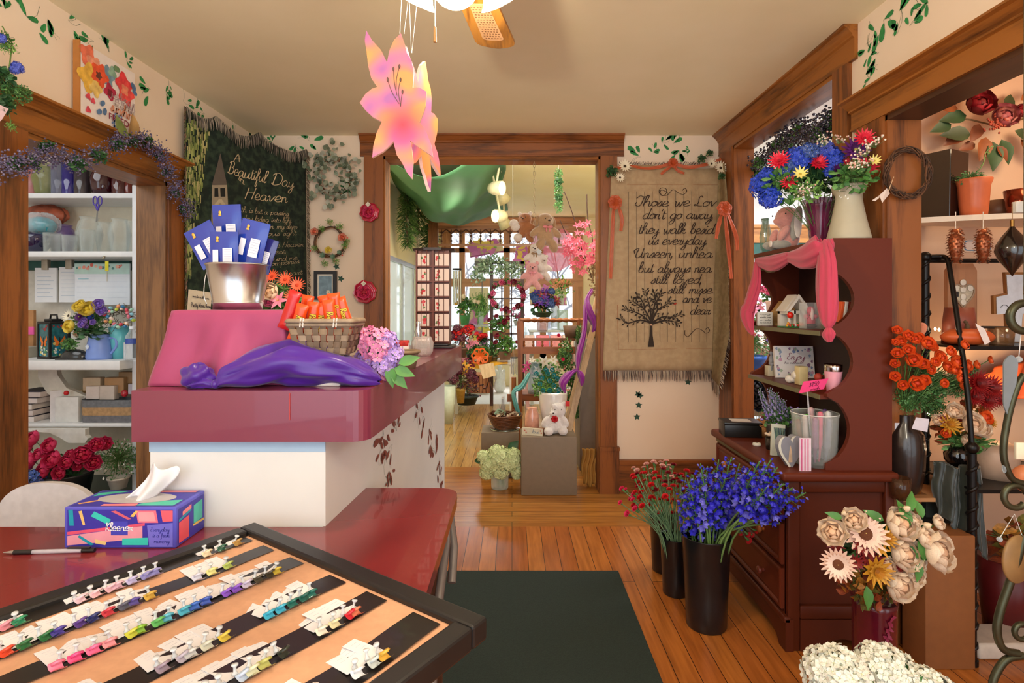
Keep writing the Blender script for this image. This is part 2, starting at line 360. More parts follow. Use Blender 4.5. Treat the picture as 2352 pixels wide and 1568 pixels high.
# back doorway casing
m = MB(OAKX);cornice(m,-1.062,.782,'X',BW,2.351,2.5,.06)
m.use(OAKZ).box((-1.032,BW-.025,0),(BD[0],BW,2.351)).box((BD[1],BW-.025,0),(.733,BW,2.351))
m.use(wood('#42220c','#9c5e22','Z',.75)).box((BD[0]-.02,BW-.01,0),(BD[0]+.012,BW+.14,2.351)).box((BD[1]-.012,BW-.01,0),(BD[1]+.02,BW+.14,2.351))
m.use(wood('#42220c','#9c5e22','X',.75)).box((BD[0],BW-.01,2.33),(BD[1],BW+.14,2.352))
m.use(OAKZ).box((.607,BW-.04,0),(.745,BW-.002,.3)).box((.607,BW-.045,.3),(.748,BW-.002,.325))
m.box((-1.045,BW-.04,0),(-.89,BW-.002,.3));m.struct('trim_1')
# right door casing
m = MB(OAKY);cornice(m,2.32,BW-.002,'Y',RW,RD[2],2.5,-.06)
m.use(OAKZ).box((RW-.022,2.36,0),(RW,RD[0],RD[2])).box((RW-.022,RD[1],0),(RW,BW-.03,RD[2]))
m.box((RW-.012,RD[0]-.02,0),(RW+.12,RD[0]+.01,RD[2])).box((RW-.012,RD[1]-.01,0),(RW+.12,RD[1]+.02,RD[2]))
m.use(OAKY).box((RW-.012,RD[0],RD[2]-.02),(RW+.12,RD[1],RD[2]));m.struct('trim_2')
# niche casing
m = MB(OAKY);cornice(m,.6,2.335,'Y',RW,CD[2],2.165,-.08)
m.use(OAKZ).box((RW-.022,CD[1],0),(RW,2.3,CD[2])).box((RW-.012,CD[1]-.012,0),(RW+.12,CD[1]+.02,CD[2]))
m.use(wood('#24120a','#4a2a16','Y')).box((RW-.012,CD[0],CD[2]-.02),(RW+.12,CD[1],CD[2]));m.struct('trim_3')
# left opening casing
m = MB(OAKY);cornice(m,1.88,3.03,'Y',LW,LD[2],2.09,.062)
m.use(OAKZ).box((LW,1.9,0),(LW+.024,LD[0],LD[2])).box((LW,LD[1],0),(LW+.024,2.995,LD[2]))
m.box((LW-.14,LD[0]-.02,0),(LW+.012,LD[0]+.012,LD[2])).use(wood('#4a2e18','#8e6238','Z')).box((LW-.14,LD[1]-.012,0),(LW+.012,LD[1]+.02,LD[2]))
m.use(OAKY).box((LW-.14,LD[0],LD[2]-.02),(LW+.012,LD[1],LD[2]));m.struct('trim_4')
# baseboards
m = MB(OAKX).box((.748,BW-.02,0),(RW-.02,BW,.2)).box((.748,BW-.032,.2),(RW-.02,BW,.232)).box((.748,BW-.03,0),(RW-.02,BW,.03));m.struct('baseboard_back')
m = MB(OAKX).box((LW,BW-.02,0),(-1.05,BW,.232));m.struct('baseboard_back_left')
m = MB(OAKY).box((RW-.02,2.31,0),(RW,2.355,.232));m.struct('baseboard_right')
# workroom behind the left opening
m = MB(M('#e6dcc4',.7,var=.05)).box((-3.6,3.3,0),(LW-.13,3.36,2.5));m.struct('wall_workroom_back')
m = MB(M('#e8e2d2',.7,var=.05)).box((-3.66,-1.2,0),(-3.6,3.36,2.5));m.struct('wall_workroom_left')
m = MB(WHITE).box((-3.6,-1.2,2.5),(LW-.13,3.36,2.55));m.struct('ceiling_workroom')
# niche room behind the right wall
m = MB(PINKW).box((RW+.11,2.5,0),(3.4,2.56,2.5));m.struct('wall_niche_back')
m = MB(PINKW).box((3.4,-1.2,0),(3.46,2.56,2.5));m.struct('wall_niche_right')
m = MB(PINKW).box((RW+.11,-1.2,2.42),(3.4,2.5,2.48));m.struct('ceiling_niche')
# side room beyond the right door
m = MB(BLUEW)
m.box((1.58,5.2,0),(1.85,5.28,2.6)).box((1.85,5.2,1.9),(3.3,5.28,2.6)).box((1.85,5.2,0),(3.3,5.28,.75)).box((3.3,5.2,0),(4.5,5.28,2.6));m.struct('wall_side_room_back')
m = MB(BLUEW).box((4.4,2.56,0),(4.46,5.28,2.6));m.struct('wall_side_room_right')
m = MB(BLUEW).box((RW+.11,2.56,2.55),(4.46,5.28,2.6));m.struct('ceiling_side_room')
m = MB(wood('#8a4f1e','#c98a48','X')).box((1.75,5.17,1.9),(3.4,5.2,2.04)).box((1.72,5.15,2.04),(3.43,5.2,2.07)).box((1.8,5.15,.7),(3.35,5.2,.75))
m.use(wood('#8a4f1e','#c98a48','Z')).box((1.75,5.17,.75),(1.85,5.2,1.9)).box((3.3,5.17,.75),(3.4,5.2,1.9));m.use(M('#2f5f58',.6)).box((1.85,5.18,1.8),(3.3,5.21,1.9));wd1 = m.struct('window_2')
MB(glass('#ffffff',alpha=.06)).box((1.85,5.235,.75),(3.3,5.24,1.9)).part('pane',wd1)
# far room
FW = 9.0
m = MB(YEL).box((-1.5,BW+.12,0),(-1.37,5.3,2.75)).box((-1.5,5.3,1.87),(-1.37,8.2,2.75)).box((-1.5,5.3,0),(-1.37,8.2,.15)).box((-1.5,8.2,0),(-1.37,FW+.1,2.75));m.struct('wall_far_left')
m = MB(YEL).box((1.5,BW+.12,0),(1.6,4.3,2.75)).box((1.5,4.3,0),(1.57,FW+.1,2.75));m.struct('wall_far_right')
m = MB(YEL).box((-1.5,BW+.12,2.75),(1.6,FW+.1,2.8));m.struct('ceiling_far')
wx = [X(q,FW) for q in (985,1045,1060,1157,1169,1290,1303,1322)]
WINL,WINR = X(1030,FW),X(1322,FW);ZB,ZT = .55,2.52
m = MB(YEL).box((-1.37,FW,0),(WINL,FW+.1,2.75)).box((WINR,FW,0),(1.5,FW+.1,2.75)).box((WINL,FW,0),(WINR,FW+.1,ZB)).box((WINL,FW,ZT),(WINR,FW+.1,2.75));m.struct('wall_far_back')
W2X,W2Z = wood('#8a5a36','#c08c60','X'),wood('#8a5a36','#c08c60','Z')
m = MB(W2Z)
for a,b in ((WINL-.1,WINL+.04),(X(1055,FW),X(1068,FW)),(X(1157,FW),X(1171,FW)),(X(1240,FW),X(1254,FW)),(WINR-.05,WINR+.12)):m.box((a,FW-.03,ZB-.1),(b,FW+.05,ZT))
m.use(W2X).box((WINL-.1,FW-.035,1.62),(WINR+.12,FW+.05,1.75)).box((WINL-.1,FW-.03,ZB-.1),(WINR+.12,FW+.05,ZB+.05)).box((WINL-.1,FW-.03,2.18),(WINR+.1,FW+.05,2.25))
cornice(m,-1.3,1.19,'X',FW-.001,ZT-.02,2.74,.12);wf = m.struct('window_1')
MB(glass('#ffffff',alpha=.05)).box((WINL,FW+.06,ZB),(WINR,FW+.065,ZT)).part('pane',wf)
# stencilled leaves painted on the walls
GR = M('#2f8a4a',.7,var=.3,scale=20);GD = M('#2a5a3a',.7,var=.2);BR = M('#8a4a3c',.7,var=.2)
def stencil(mb,u,v,s,rot,surf,mat=None):
    """one sprig: fan of leaves around (u,v)"""
    mb.use(mat or GR);r2 = RR(int(u*1000+v*777))
    for k in range(r2.choice((3,4,5))):
        a = rot+r2.uniform(-1.5,1.5);d = s*r2.uniform(.25,.9);L = s*r2.uniform(.4,.75);wdt = L*r2.uniform(.22,.36)
        cu,cv = u+d*cos(a),v+d*sin(a);pts = []
        for i in range(9):
            t = i/8*2*PI;x = cos(t)*L/2;y = sin(t)*wdt*(.7+.3*cos(t));b = a+r2.uniform(-.05,.05)
            pts.append(surf(cu+x*cos(b)-y*sin(b),cv+x*sin(b)+y*cos(b)))
        mb.add(pts[:-1],[tuple(range(8))],False)
    for k in range(2):
        a = rot+r2.uniform(-1,1);Q = [Vector((u+s*.9*t*cos(a+t*.8),v+s*.9*t*sin(a+t*.8),0)) for t in (0,.3,.6,1)]
        mb.use(GD);ribbon(mb,Q,.0012,surf)
e = .0015
sl = lambda y,z:Vector((LW+e,y,z));sb = lambda x,z:Vector((x,BW-e,z));sr = lambda y,z:Vector((RW-e,y,z))
def pix_left(px,py):Y = LW*F/(px-CX);return Y,Z(py,Y)
def pix_right(px,py):Y = RW*F/(px-CX);return Y,Z(py,Y)
mb = MB()
for px,py,s in ((12,20,.06),(60,38,.1),(110,45,.08),(155,45,.08),(215,95,.09),(250,120,.08),(290,140,.05),(345,205,.09),(380,210,.08),(395,215,.05),(420,232,.09),(447,248,.08),(470,262,.05),(515,290,.08),(535,300,.06),(575,320,.06)):
    stencil(mb,*pix_left(px,py),s,rnd.uniform(0,6.28),sl)
mb.part('stencilled_leaves',LWO)
mb = MB()
for px,py,s in ((2030,45,.1),(2010,70,.07),(2070,20,.1),(2090,60,.06),(2130,5,.08),(2000,110,.07),(2020,120,.05),(1990,170,.08),(1998,180,.06)):
    stencil(mb,*pix_right(px,py),s,rnd.uniform(0,6.28),sr)
mb.part('stencilled_leaves',RWO)
mb = MB()
for px,py,s in ((598,325,.05),(625,326,.05),(680,332,.07),(712,325,.1),(730,350,.07),(800,420,.08),(810,430,.08),(1473,360,.1),(1520,328,.08),(1545,330,.1),(1500,350,.07),(1560,345,.09),(1585,345,.05)):
    stencil(mb,X(px,BW),Z(py,BW),s,rnd.uniform(0,6.28),sb)
def ivy_leaf(mb,u,v,s,rot,surf):
    pts = []
    for i in range(10):
        a = rot+i*2*PI/10;r = s*(1 if i % 2 == 0 else .5);pts.append(surf(u+r*cos(a),v+r*sin(a)))
    mb.use(M('#2c4f3e',.7)).add(pts,[tuple(range(10))],False)
for px,py in ((773,612),(783,640),(1465,905),(1470,908),(1467,930),(1463,957),(1580,877)):ivy_leaf(mb,X(px,BW),Z(py,BW),.026,px*.3,sb)
mb.part('stencilled_leaves',BWO)

# ================================================================ COUNTER, DESK, MAT
def rpoly(pts,rad,n=6):
    """round the corners of a polygon; rad per vertex"""
    out = [];N = len(pts)
    for i,p in enumerate(pts):
        r = rad[i] if isinstance(rad,(list,tuple)) else rad
        if r < 1e-4:out.append(tuple(p));continue
        p,a,b = Vector(p),Vector(pts[i-1]),Vector(pts[(i+1) % N])
        u = (a-p).normalized()*r;v = (b-p).normalized()*r
        for k in range(n+1):
            t = k/n;q = p+u*(1-t)**2+v*t**2;out.append((q.x,q.y))
    return out
MAR = M('#80344a',.3,var=.03,scale=3,coat=.35)
SL = [(-.925,1.33),(-.352,1.33),(-.262,2.852),(-.62,2.874),(-.70,1.80),(-.925,1.80)]
k = thing('reception_counter','white stencilled counter base under a maroon laminate transaction top','counter',(-.6,1.9,0))
slp = rpoly(SL,[0,.05,0,0,0,0])
mb = MB(MAR).prism(slp,.124,TR((0,0,.977)));o = mb.part('countertop',k);mod(o,'BEVEL',width=.004,segments=2)
BS = [(-.898,1.362),(-.463,1.362),(-.342,2.78),(-.58,2.79),(-.63,1.76),(-.898,1.76)]
mb = MB(WHITE).prism(BS,.977,TR((0,0,0)));mb.use(M('#a9c4dc',.5,var=.02)).box((-.9,1.36,.945),(-.4628,1.3625,.9765));base_o = mb.part('base_panel',k)
def csurf(u,v):
    a = Vector((-.463,1.362));b = Vector((-.342,2.78));p = a+(b-a)*u;return Vector((p.x+.002,p.y-.0002,v))
mb = MB();BRN = M('#8a4a3c',.7,var=.2)
pl0 = (-.463,1.362,0);pn = (1.418,-.121,0)
for px,py,s in ((880,1000,.09),(900,1020,.09),(885,1045,.07),(910,990,.06),(893,1080,.06),(875,1030,.06),(890,1110,.05),(960,940,.09),(975,960,.08),(985,985,.07),(990,1015,.09),(1000,1045,.08),(1002,1080,.08),(1008,1110,.08),(968,920,.06)):
    q = on_plane(px,py,pl0,pn);u = (q.y-1.362)/1.418
    s2 = lambda a,b,uu=u,qq=q:csurf(uu+(a-uu)/1.42,b)
    stencil(mb,u,q.z,s,rnd.uniform(0,6.28),s2,BRN)
mb.part('stencilled_leaves',k)
mb = MB(M('#b23a3a',.5)).box((X(665,1.33),1.328,1.03),(X(667,1.33),1.331,1.095));mb.part('scuff_mark',k)
d = thing('writing_desk','low maroon-topped desk in front of the white counter base','desk',(-.7,.9,0))
DT = rpoly([(-1.52,.30),(-.17,.30),(-.158,1.648),(-.452,1.648),(-.468,1.358),(-1.30,1.358),(-1.52,1.25)],[0,0,.07,0,0,.05,.1])
mb = MB(M('#822a2c',.24,var=.03,scale=3,coat=.4)).prism(DT,.03,TR((0,0,.73)));o = mb.part('desktop',d);mod(o,'BEVEL',width=.003,segments=2)
mb = MB(wood('#3a1c0c','#6e3a1c','Z')).prism(rpoly([(-1.45,.34),(-.215,.34),(-.20,1.60),(-.46,1.60),(-.475,1.355),(-1.45,1.3)],.02),.73)
mb.part('cabinet_body',d)
mb = MB(M('#7c7470',.4,.3)).tube([(-.19,1.58,.69),(-.18,1.5,.66),(-.188,1.3,.5),(-.188,1.25,.05)],.012,8).tube([(-.185,1.62,.70),(-.165,1.56,.62),(-.165,1.5,.55)],.012,8);mb.part('edge_trim',d)
# mat
mb = MB(M('#24302a',.95,var=.25,scale=260,bump=.5)).rbox((-.318,1.66,0),(.522,2.695,.009),.004)
mb.thing('floor_mat','dark green rectangular floor mat in front of the counter','mat')
# ---------------------------------------------------------------- ribbon sample board
A0 = Vector((-.605,1.2905,.80));U = Vector((.82,-.572,0)).normalized();V = Vector((-.572,-.82,0)).normalized();LU,LV = .689,1.05
BT = Matrix(((U.x,V.x,0,A0.x),(U.y,V.y,0,A0.y),(0,0,-1,A0.z),(0,0,0,1)))     # local: x along U, y along V, z down
bd = thing('ribbon_display_board','black framed board with tan and black stripes lying on the maroon desk','display board',tuple(A0-Vector((0,0,.038))))
BLK = M('#1c1a1a',.4,var=.1)
fw = .038;mb = MB(BLK)
for a,b in (((0,0),(LU,fw)),((0,LV-fw),(LU,LV)),((0,fw),(fw,LV-fw)),((LU-fw,fw),(LU,LV-fw))):
    mb.box((a[0],a[1],0),(b[0],b[1],.038),BT)
o = mb.part('frame',bd);mod(o,'BEVEL',width=.005,segments=2)
mb = MB(M('#d6a27e',.8,var=.06,scale=60)).box((fw,fw,.012),(LU-fw,LV-fw,.03),BT);mb.part('tan_backing',bd)
def board_uv(px,py,z=.788):
    Y = (CH-z)*F/(py-HY);p = Vector((X(px,Y),Y,z))-A0;return p.dot(U),p.dot(V)
strip_px = [(582,1226),(640,1250),(704,1280),(785,1312),(905,1360),(1030,1412)]
su = [board_uv(*q)[0] for q in strip_px]
su = [board_uv(a,b,.79)[0]+o for a,b,o in ((592,1225,.004),(640,1250,0),(708,1276,0),(800,1315,0),(893,1352,0),(1010,1402,0))]
sw = [.042,.042,.048,.05,.054,.062]
rr = RR(3)
for u0,w_ in zip(su,sw):
    mb = MB(M('#1e1a18',.35,var=.1,coat=.2))
    def fn(a,b,u0=u0,w_=w_):
        y = fw+.01+a*(LV-2*fw-.02);wob = .003*sin(a*17+u0*40);return BT @ Vector((u0-w_/2+w_*b+wob,y,.0095-.001*sin(a*30)))
    mb.grid(fn,40,1);mb.part('black_ribbon_strip',bd)
def card_mesh(mb):
    mb.use(M('#ecebf0',.7,var=.02)).box((-.0122,-.050,0),(.0122,.012,.0006));
    mb.use(M('#c4c2d0',.8));[mb.box((-.007,-.040+.009*k,.0006),(.006-.002*(k % 3),-.0394+.009*k,.0007)) for k in range(3)]
def pin_mesh(mb):
    mb.use(M('#e8ecf0',.12,alpha=.75)).lathe([(0,.001),(.0042,.001),(.0042,.003),(.0022,.005),(.0022,.011),(.0046,.013),(.0046,.015),(0,.015)],n=10)
cm,pm = shared('card',card_mesh),shared('push_pin',pin_mesh)
def rib_mesh(col):
    def fn(mb):
        mb.use(M(col,.35,var=.1,coat=.2))
        def g(a,b):t = a*2.2*PI;return ((b-.5)*.016+.003*sin(a*5),.012+a*.02,.004+.005*sin(t)*(1-a*.5))
        mb.grid(g,10,2)
        mb.tube([(-.006,.012,.003),(-.008,.022,.011),(0,.028,.014),(.007,.022,.009),(.004,.012,.003)],.0024,5,flat=.3)
    return shared('ribbon_'+col,fn)
ROWS = [
 (0,[(.07,'#b08a4a'),(.10,'#2a5a46'),(.13,'#d9c9a8')],'narrow gold and green'),
 (0,[(.225+.021*i,c) for i,c in enumerate(['#8a86c0','#8a86c0','#b8b0d8','#d8b0c0','#e0b4c0','#e8bcc4','#e0c0cc'])],'pale lilac and pink'),
 (0,[(.43+.022*i,c) for i,c in enumerate(['#2a8a60','#d88a98','#2a2a3a','#d0a850','#b8d0b8','#c8d8c8','#7ac0b8','#4a90b8','#3a50a0'])],'mixed green and teal'),
 (1,[(.135,'#a8b860'),(.16,'#dcd890'),(.185,'#c8c8d8')],'lime and cream'),
 (1,[(.27+.022*i,c) for i,c in enumerate(['#c8a040','#5a4a98','#585868','#c83848','#28306a','#5a3c88','#4a3c98','#2a6a3a','#2a6a3a','#d84828','#e07888','#e88898','#c01868','#c01868','#d02858'])],'bright rainbow'),
 (2,[(.09+.021*i,c) for i,c in enumerate(['#c8b040','#3a3428','#4a4438','#c8c0d8','#8858c8','#8858c8','#3858b8','#3868c0','#48a8c0','#58b0c8','#60b060','#88b838','#c8c848','#e898a0','#e86898','#e84888','#e87898'])],'long rainbow'),
 (3,[(.10+.021*i,c) for i,c in enumerate(['#1c6a60','#1c5a50','#1c6a60','#38a8c8','#38a8c8'])],'deep teal'),
 (3,[(.265+.021*i,c) for i,c in enumerate(['#d0b848','#c8c8b8','#c8c8c8','#b0a8b8','#988898'])],'cream and grey'),
 (3,[(.42+.021*i,c) for i,c in enumerate(['#a02818','#8c2c20','#c88838','#d8a048','#d8c0b0','#e0ccc0','#d8c0b0','#7a2878','#6a2068','#4a2050','#8c3088','#c88098'])],'rust, amber and plum'),
 (4,[(.095+.021*i,c) for i,c in enumerate(['#d87858','#c82838','#d8d0a8','#e0d8c8'])],'red and blush'),
 (4,[(.235+.021*i,c) for i,c in enumerate(['#2a3028','#b8b868','#d8d8b8','#b8c8e0','#b8c8e0','#98c0d8','#78b8d0','#a8c068','#98b040','#c8b848','#d8d8c8','#b8d0c0','#88b0c8','#d0a8c0'])],'baby blue and sage'),
 (5,[(.15+.021*i,c) for i,c in enumerate(['#d8a840','#c0c8c8','#d8dce0'])],'gold and pearl'),
 (5,[(.26+.021*i,c) for i,c in enumerate(['#98206a','#98206a','#a83878','#48688a','#e0d8c0','#e0e0dc','#d8d0c0','#a8b8c8'])],'magenta and slate'),
]
RN = ['strip nearest the white counter','first strip','second strip','third strip','fourth strip','fifth strip','strip nearest the floor mat']
ordn = ['the strip farthest left','the second strip from the left','the third strip from the left','the fourth strip from the left','the fifth strip from the left','the rightmost strip']
for si,cards,desc in ROWS:
    for (v,c) in cards:
        p = BT @ Vector((su[si]-.004,v+fw*.3,.0092))
        t = thing('ribbon_sample',f'white card with {desc} ribbon tails on {ordn[si]}','ribbon sample',p,math.atan2(V.y,V.x)+rr.uniform(-.12,.12),f'{desc} ribbon samples on {ordn[si]}'[:80])
        R = Matrix.Rotation(-PI,4,'Z')
        # card lies across the strip: long side along -U, ribbon end towards +U
        al = math.atan2(U.y,U.x)-PI/2;t.rotation_euler = (0,0,al+rr.uniform(-.14,.14))
        inst('card',cm,t,TR((0,0,.0005),(rr.uniform(0,.12),rr.uniform(-.1,.1),0),(1,1.0,1)))
        inst('ribbon',rib_mesh(c),t,TR((0,.004,.001),(0,0,rr.uniform(-.3,.3))))
        inst('push_pin',pm,t,TR((0,.012,.004),(rr.uniform(-.3,.3),rr.uniform(-.3,.3),0)))
# ---------------------------------------------------------------- tissue box
tb = thing('tissue_box','blue and pink patterned cardboard tissue box on the maroon desk','tissue box',(-.885,1.295,.76))
x0,x1,y0,y1,z0,z1 = -1.01,-.757,1.237,1.352,.7605,.853
mb = MB(M('#5a58c8',.4,var=.04)).rbox((x0,y0,z0),(x1,y1,z1),.003)
def fr(c,poly,s=1,o=0): # front face decals: fractions of the face
    mb.use(M(c,.45,var=.05));mb.add([(x0+(x1-x0)*a,y0-.0004-o*.0002,z0+(z1-z0)*b) for a,b in poly],[tuple(range(len(poly)))],False)
fr('#3c34a8',[(.03,.04),(.97,.04),(.97,.94),(.03,.94)])
fr('#f0a0b0',[(.03,.30),(.70,.55),(.70,.24),(.03,.07)],o=1);fr('#e85878',[(.03,.40),(.72,.62),(.72,.55),(.03,.32)],o=1)
fr('#7874dc',[(.76,.04),(.97,.04),(.97,.62),(.74,.56)],o=1);fr('#f07890',[(.66,.62),(.84,.62),(.82,.92),(.64,.92)],o=1);fr('#f4a8b0',[(.67,.66),(.82,.66),(.80,.88),(.66,.88)],o=2)
fr('#f06878',[(.88,.64),(.97,.66),(.97,.92),(.86,.92)],o=1);fr('#38d0c0',[(.24,.78),(.27,.9),(.42,.7),(.39,.58)],o=1);fr('#38d0c0',[(.52,.08),(.75,.08),(.75,.26),(.52,.24)],o=2)
fr('#18a0b8',[(.05,.55),(.09,.55),(.08,.94),(.04,.94)],o=2);fr('#f0c878',[(.13,.9),(.16,.92),(.19,.58),(.17,.56)],o=2);fr('#e06878',[(.42,.9),(.46,.92),(.60,.72),(.57,.7)],o=2)
fr('#18a0b8',[(.12,.28),(.14,.32),(.27,.1),(.24,.07)],o=2);fr('#f0d088',[(.28,.22),(.38,.16),(.37,.08),(.28,.12)],o=2);fr('#f0c868',[(.59,.78),(.64,.92),(.66,.9),(.62,.76)],o=2)
fr('#4848c0',[(.42,.32),(.57,.32),(.57,.66),(.42,.66)],o=3)
yy = x1+.0004
def sd(c,poly,o=0):
    mb.use(M(c,.45));mb.add([(x1+.0004+o*.0002,y0+(y1-y0)*a,z0+(z1-z0)*b) for a,b in poly],[tuple(range(len(poly)))],False)
sd('#3c34a8',[(.05,.05),(.95,.05),(.95,.92),(.05,.92)]);sd('#e85868',[(.08,.08),(.42,.08),(.42,.62),(.08,.58)],1);sd('#48c0b0',[(.58,.3),(.9,.34),(.9,.82),(.58,.78)],1)
sd('#f08890',[(.2,.7),(.5,.75),(.5,.86),(.2,.8)],1);sd('#18a0b8',[(.08,.6),(.5,.7),(.5,.75),(.08,.66)],1);sd('#e8c060',[(.56,.26),(.95,.24),(.95,.3),(.56,.32)],1)
def tp(c,poly,o=0):
    mb.use(M(c,.45));mb.add([(x0+(x1-x0)*a,y0+(y1-y0)*b,z1+.0004+o*.0002) for a,b in poly],[tuple(range(len(poly)))],False)
tp('#3c34a8',[(.03,.05),(.97,.05),(.97,.95),(.03,.95)]);tp('#48c8b0',[(.6,.08),(.95,.08),(.95,.4),(.66,.3)],1);tp('#f08890',[(.3,.06),(.62,.06),(.6,.2),(.3,.16)],1);tp('#48c8b0',[(.05,.6),(.3,.9),(.2,.93),(.04,.8)],1);tp('#f08890',[(.6,.85),(.95,.85),(.95,.95),(.6,.95)],1);tp('#e8a860',[(.05,.2),(.25,.5),(.27,.45),(.08,.15)],1)
o3 = [(.5+.36*cos(t*PI/8),.5+.3*sin(t*PI/8)) for t in range(16)];tp('#b8b4b8',o3,2)
mb.part('carton',tb)
mb = MB(M('#f2f2f8',.6));sf = lambda x,z:Vector((x,y0-.0012,z))
script(mb,'Kleenex',x0+.094,z0+.04,x0+.156,.009,sf,.0022,.1);mb.part('lettering',tb)
mb = MB(M('#3434a0',.6));script(mb,'Everyday',x0+.195,z0+.038,x0+.238,.005,sf,.0008,.2);script(mb,'is a fresh',x0+.2,z0+.025,x0+.238,.005,sf,.0008,.2);script(mb,'memory',x0+.203,z0+.012,x0+.238,.005,sf,.0008,.2);mb.part('handwritten_caption',tb)
mb = MB(M('#eceaf0',.8,var=.02,sheen=.3))
def tissue(a,b):
    # a along the base, b up
    bx = x0+.095+a*.062;x = bx+b*.055*(1-.2*a)+.012*sin(b*3);y = 1.29+.02*sin(a*PI*2.2+b*2)*(1-.3*b)+.02*b
    z = z1-.004+b*(.082-.03*abs(a-.3)*b)+.006*sin(a*9)*b
    return (x+(a-.5)*.02*b,y,z)
mb.grid(tissue,16,14);o = mb.part('tissue',tb);mod(o,'SOLIDIFY',thickness=.0008)
# pen
pn_ = thing('ballpoint_pen','clear and black ballpoint pen lying on the maroon desk','pen',(-1.02,1.21,.765))
a,b = Vector((-1.118,1.205,.765)),Vector((-.926,1.218,.765));L = lambda t:a.lerp(b,t)
MB(M('#d8d4dc',.1,alpha=.6)).cyl(L(.3),L(.86),.0045).part('barrel',pn_)
MB(BLK).cyl(L(.12),L(.32),.0052).part('grip',pn_);MB(M('#b8b8bc',.3,1)).cyl(L(0),L(.12),.001,.005).part('tip',pn_)
MB(BLK).cyl(L(.86),L(1),.005).box(tuple(L(.7)+Vector((0,-.001,.0045))),tuple(L(.95)+Vector((0,.002,.0075)))).part('cap',pn_)
# ---------------------------------------------------------------- things on the counter
ST = 1.101
PK = M('#a43c68',.6,var=.04,sheen=.2,scale=8)
wb_ = MB(M('#e8e4ee',.6,var=.02)).rbox((-.865,1.46,ST),(-.600,1.72,ST+.188),.004,)
wb_.thing('cardboard_box','pale lavender cardboard box hidden under the pink cloth','box')
def drape(a,b):
    # a around (0..1, open at back), b 0 centre top -> 1 hem
    return None
mb = MB(PK)
bx0,bx1,by0,by1,zt = -.905,-.585,1.435,1.72,ST+.193
def pink(a,b):
    # unrolled: a = angle round the box starting back right, clockwise over the front
    t = -.08*PI+a*1.16*PI;cx,cy = (bx0+bx1)/2,(by0+by1)/2
    dx,dy = -cos(t+PI),-sin(t);s = 1/max(abs(dx)/((bx1-bx0)/2-.015),abs(dy)/((by1-by0)/2))
    ex,ey = cx-dx*s*-1,cy+dy*s
    if b < .35:k_ = b/.35;return (cx+(ex-cx)*k_,cy+(ey-cy)*k_,zt+.001)
    k_ = (b-.35)/.65;fl = .05*k_**1.5;wv = k_*(.014*sin(a*27+2*k_)+.010*sin(a*13+1)+.005*sin(a*60-k_*4))
    ox,oy = (ex-cx),(ey-cy);l = math.hypot(ox,oy)
    hem = ST+.004+.012*(1+sin(a*9))*0
    if a > .84:hem += (a-.84)*.55
    z = zt-(zt-hem)*k_;r = .006*min(1,k_*8)
    return (ex+ox/l*(fl*(.6 if ox > 0 else 1)+wv+r),max(ey+oy/l*(fl*.6+wv+r),1.345),z-.003*min(1,k_*10))
mb.grid(pink,110,34);o = mb.thing('pink_cloth','pink satin cloth draped over a box beside the purple satin','cloth');mod(o,'SOLIDIFY',thickness=.0012,offset=1)
# galvanised bucket with seed packets
gb = thing('metal_bucket','shiny galvanised bucket standing on the pink draped box','bucket',(X(547,1.56),1.56,zt+.003))
GAL = M('#c6c8cc',.27,1,var=.05,scale=12)
mb = MB(GAL).lathe([(0,.001),(.062,.001),(.064,.0),(.064,.014),(.067,.016),(.067,.020),(.0655,.022),(.082,.122),(.0845,.124),(.0845,.128),(.081,.128),(.064,.022),(.062,.004),(0,.004)],n=48);mb.lpart('pail',gb)
mb = MB(GAL);mb.tube(spline([(-.083,0,.118),(-.088,-.01,.09),(-.086,-.02,.04),(-.078,-.02,.016)],5),.0015,6);mb.lpart('bail_handle',gb)
BLU = M('#1e3aa0',.22,var=.08,coat=.5,scale=10)
def packet(cx_,cy_,w_,h_,rot,Y,tilt,desc,blue='#1e3aa0'):
    """cx,cy = pixel of the packet's top centre"""
    top = P(cx_,cy_,Y);t = thing('seed_packet',desc,'packet',(top.x,Y,top.z),0,None)
    t.rotation_euler = (tilt,rot,0)
    pm_ = M(blue,.2,var=.08,coat=.6,scale=10)
    mb = MB(pm_)
    mb.grid(lambda a,b:((a-.5)*w_,-.003*sin(a*PI)*sin(min(b*1.3,1)*PI)-.0012+.0012*sin(a*14+b*5)*b,-b*h_),8,12)
    mb.grid(lambda a,b:((.5-a)*w_,.003*sin(a*PI)*sin(min(b*1.3,1)*PI)+.0012,-b*h_),6,8);mb.lpart('pouch',t)
    mb = MB(M('#e4e4ee',.6,var=.02));e_ = -.0062
    mb.grid(lambda a,b:(-.002+a*w_*.34,e_,-h_*.38-b*h_*.4),1,1,smooth=False).grid(lambda a,b:(-w_*.38+a*w_*.2,e_,-h_*.42-b*h_*.36),1,1,smooth=False)
    mb.use(M('#8088b8',.6));[mb.grid(lambda a,b,k=k:(.002+a*w_*.26,e_-.0003,-h_*(.41+k*.055)-b*.0006),1,1,smooth=False) for k in range(6)]
    mb.lpart('label_panel',t)
    mb = MB(M('#d8b050',.35,.6));mb.ball((-w_*.22,-.0046,-h_*.15),(.0042,.001,.0055));mb.box((-w_*.22-.004,-.005,-h_*.15-.010),(-w_*.22+.004,-.0042,-h_*.15-.005));mb.lpart('gold_emblem',t)
packet(520,470,.083,.15,-.04,1.60,.03,'dark blue seed packet standing tallest at the back of the bucket')
packet(452,520,.083,.118,-.50,1.55,.0,'blue seed packet leaning far left out of the bucket')
packet(515,532,.078,.12,.0,1.525,.02,'blue seed packet upright at the front of the bucket')
packet(590,508,.080,.13,.24,1.545,.02,'blue seed packet leaning right with a yellow and white label')
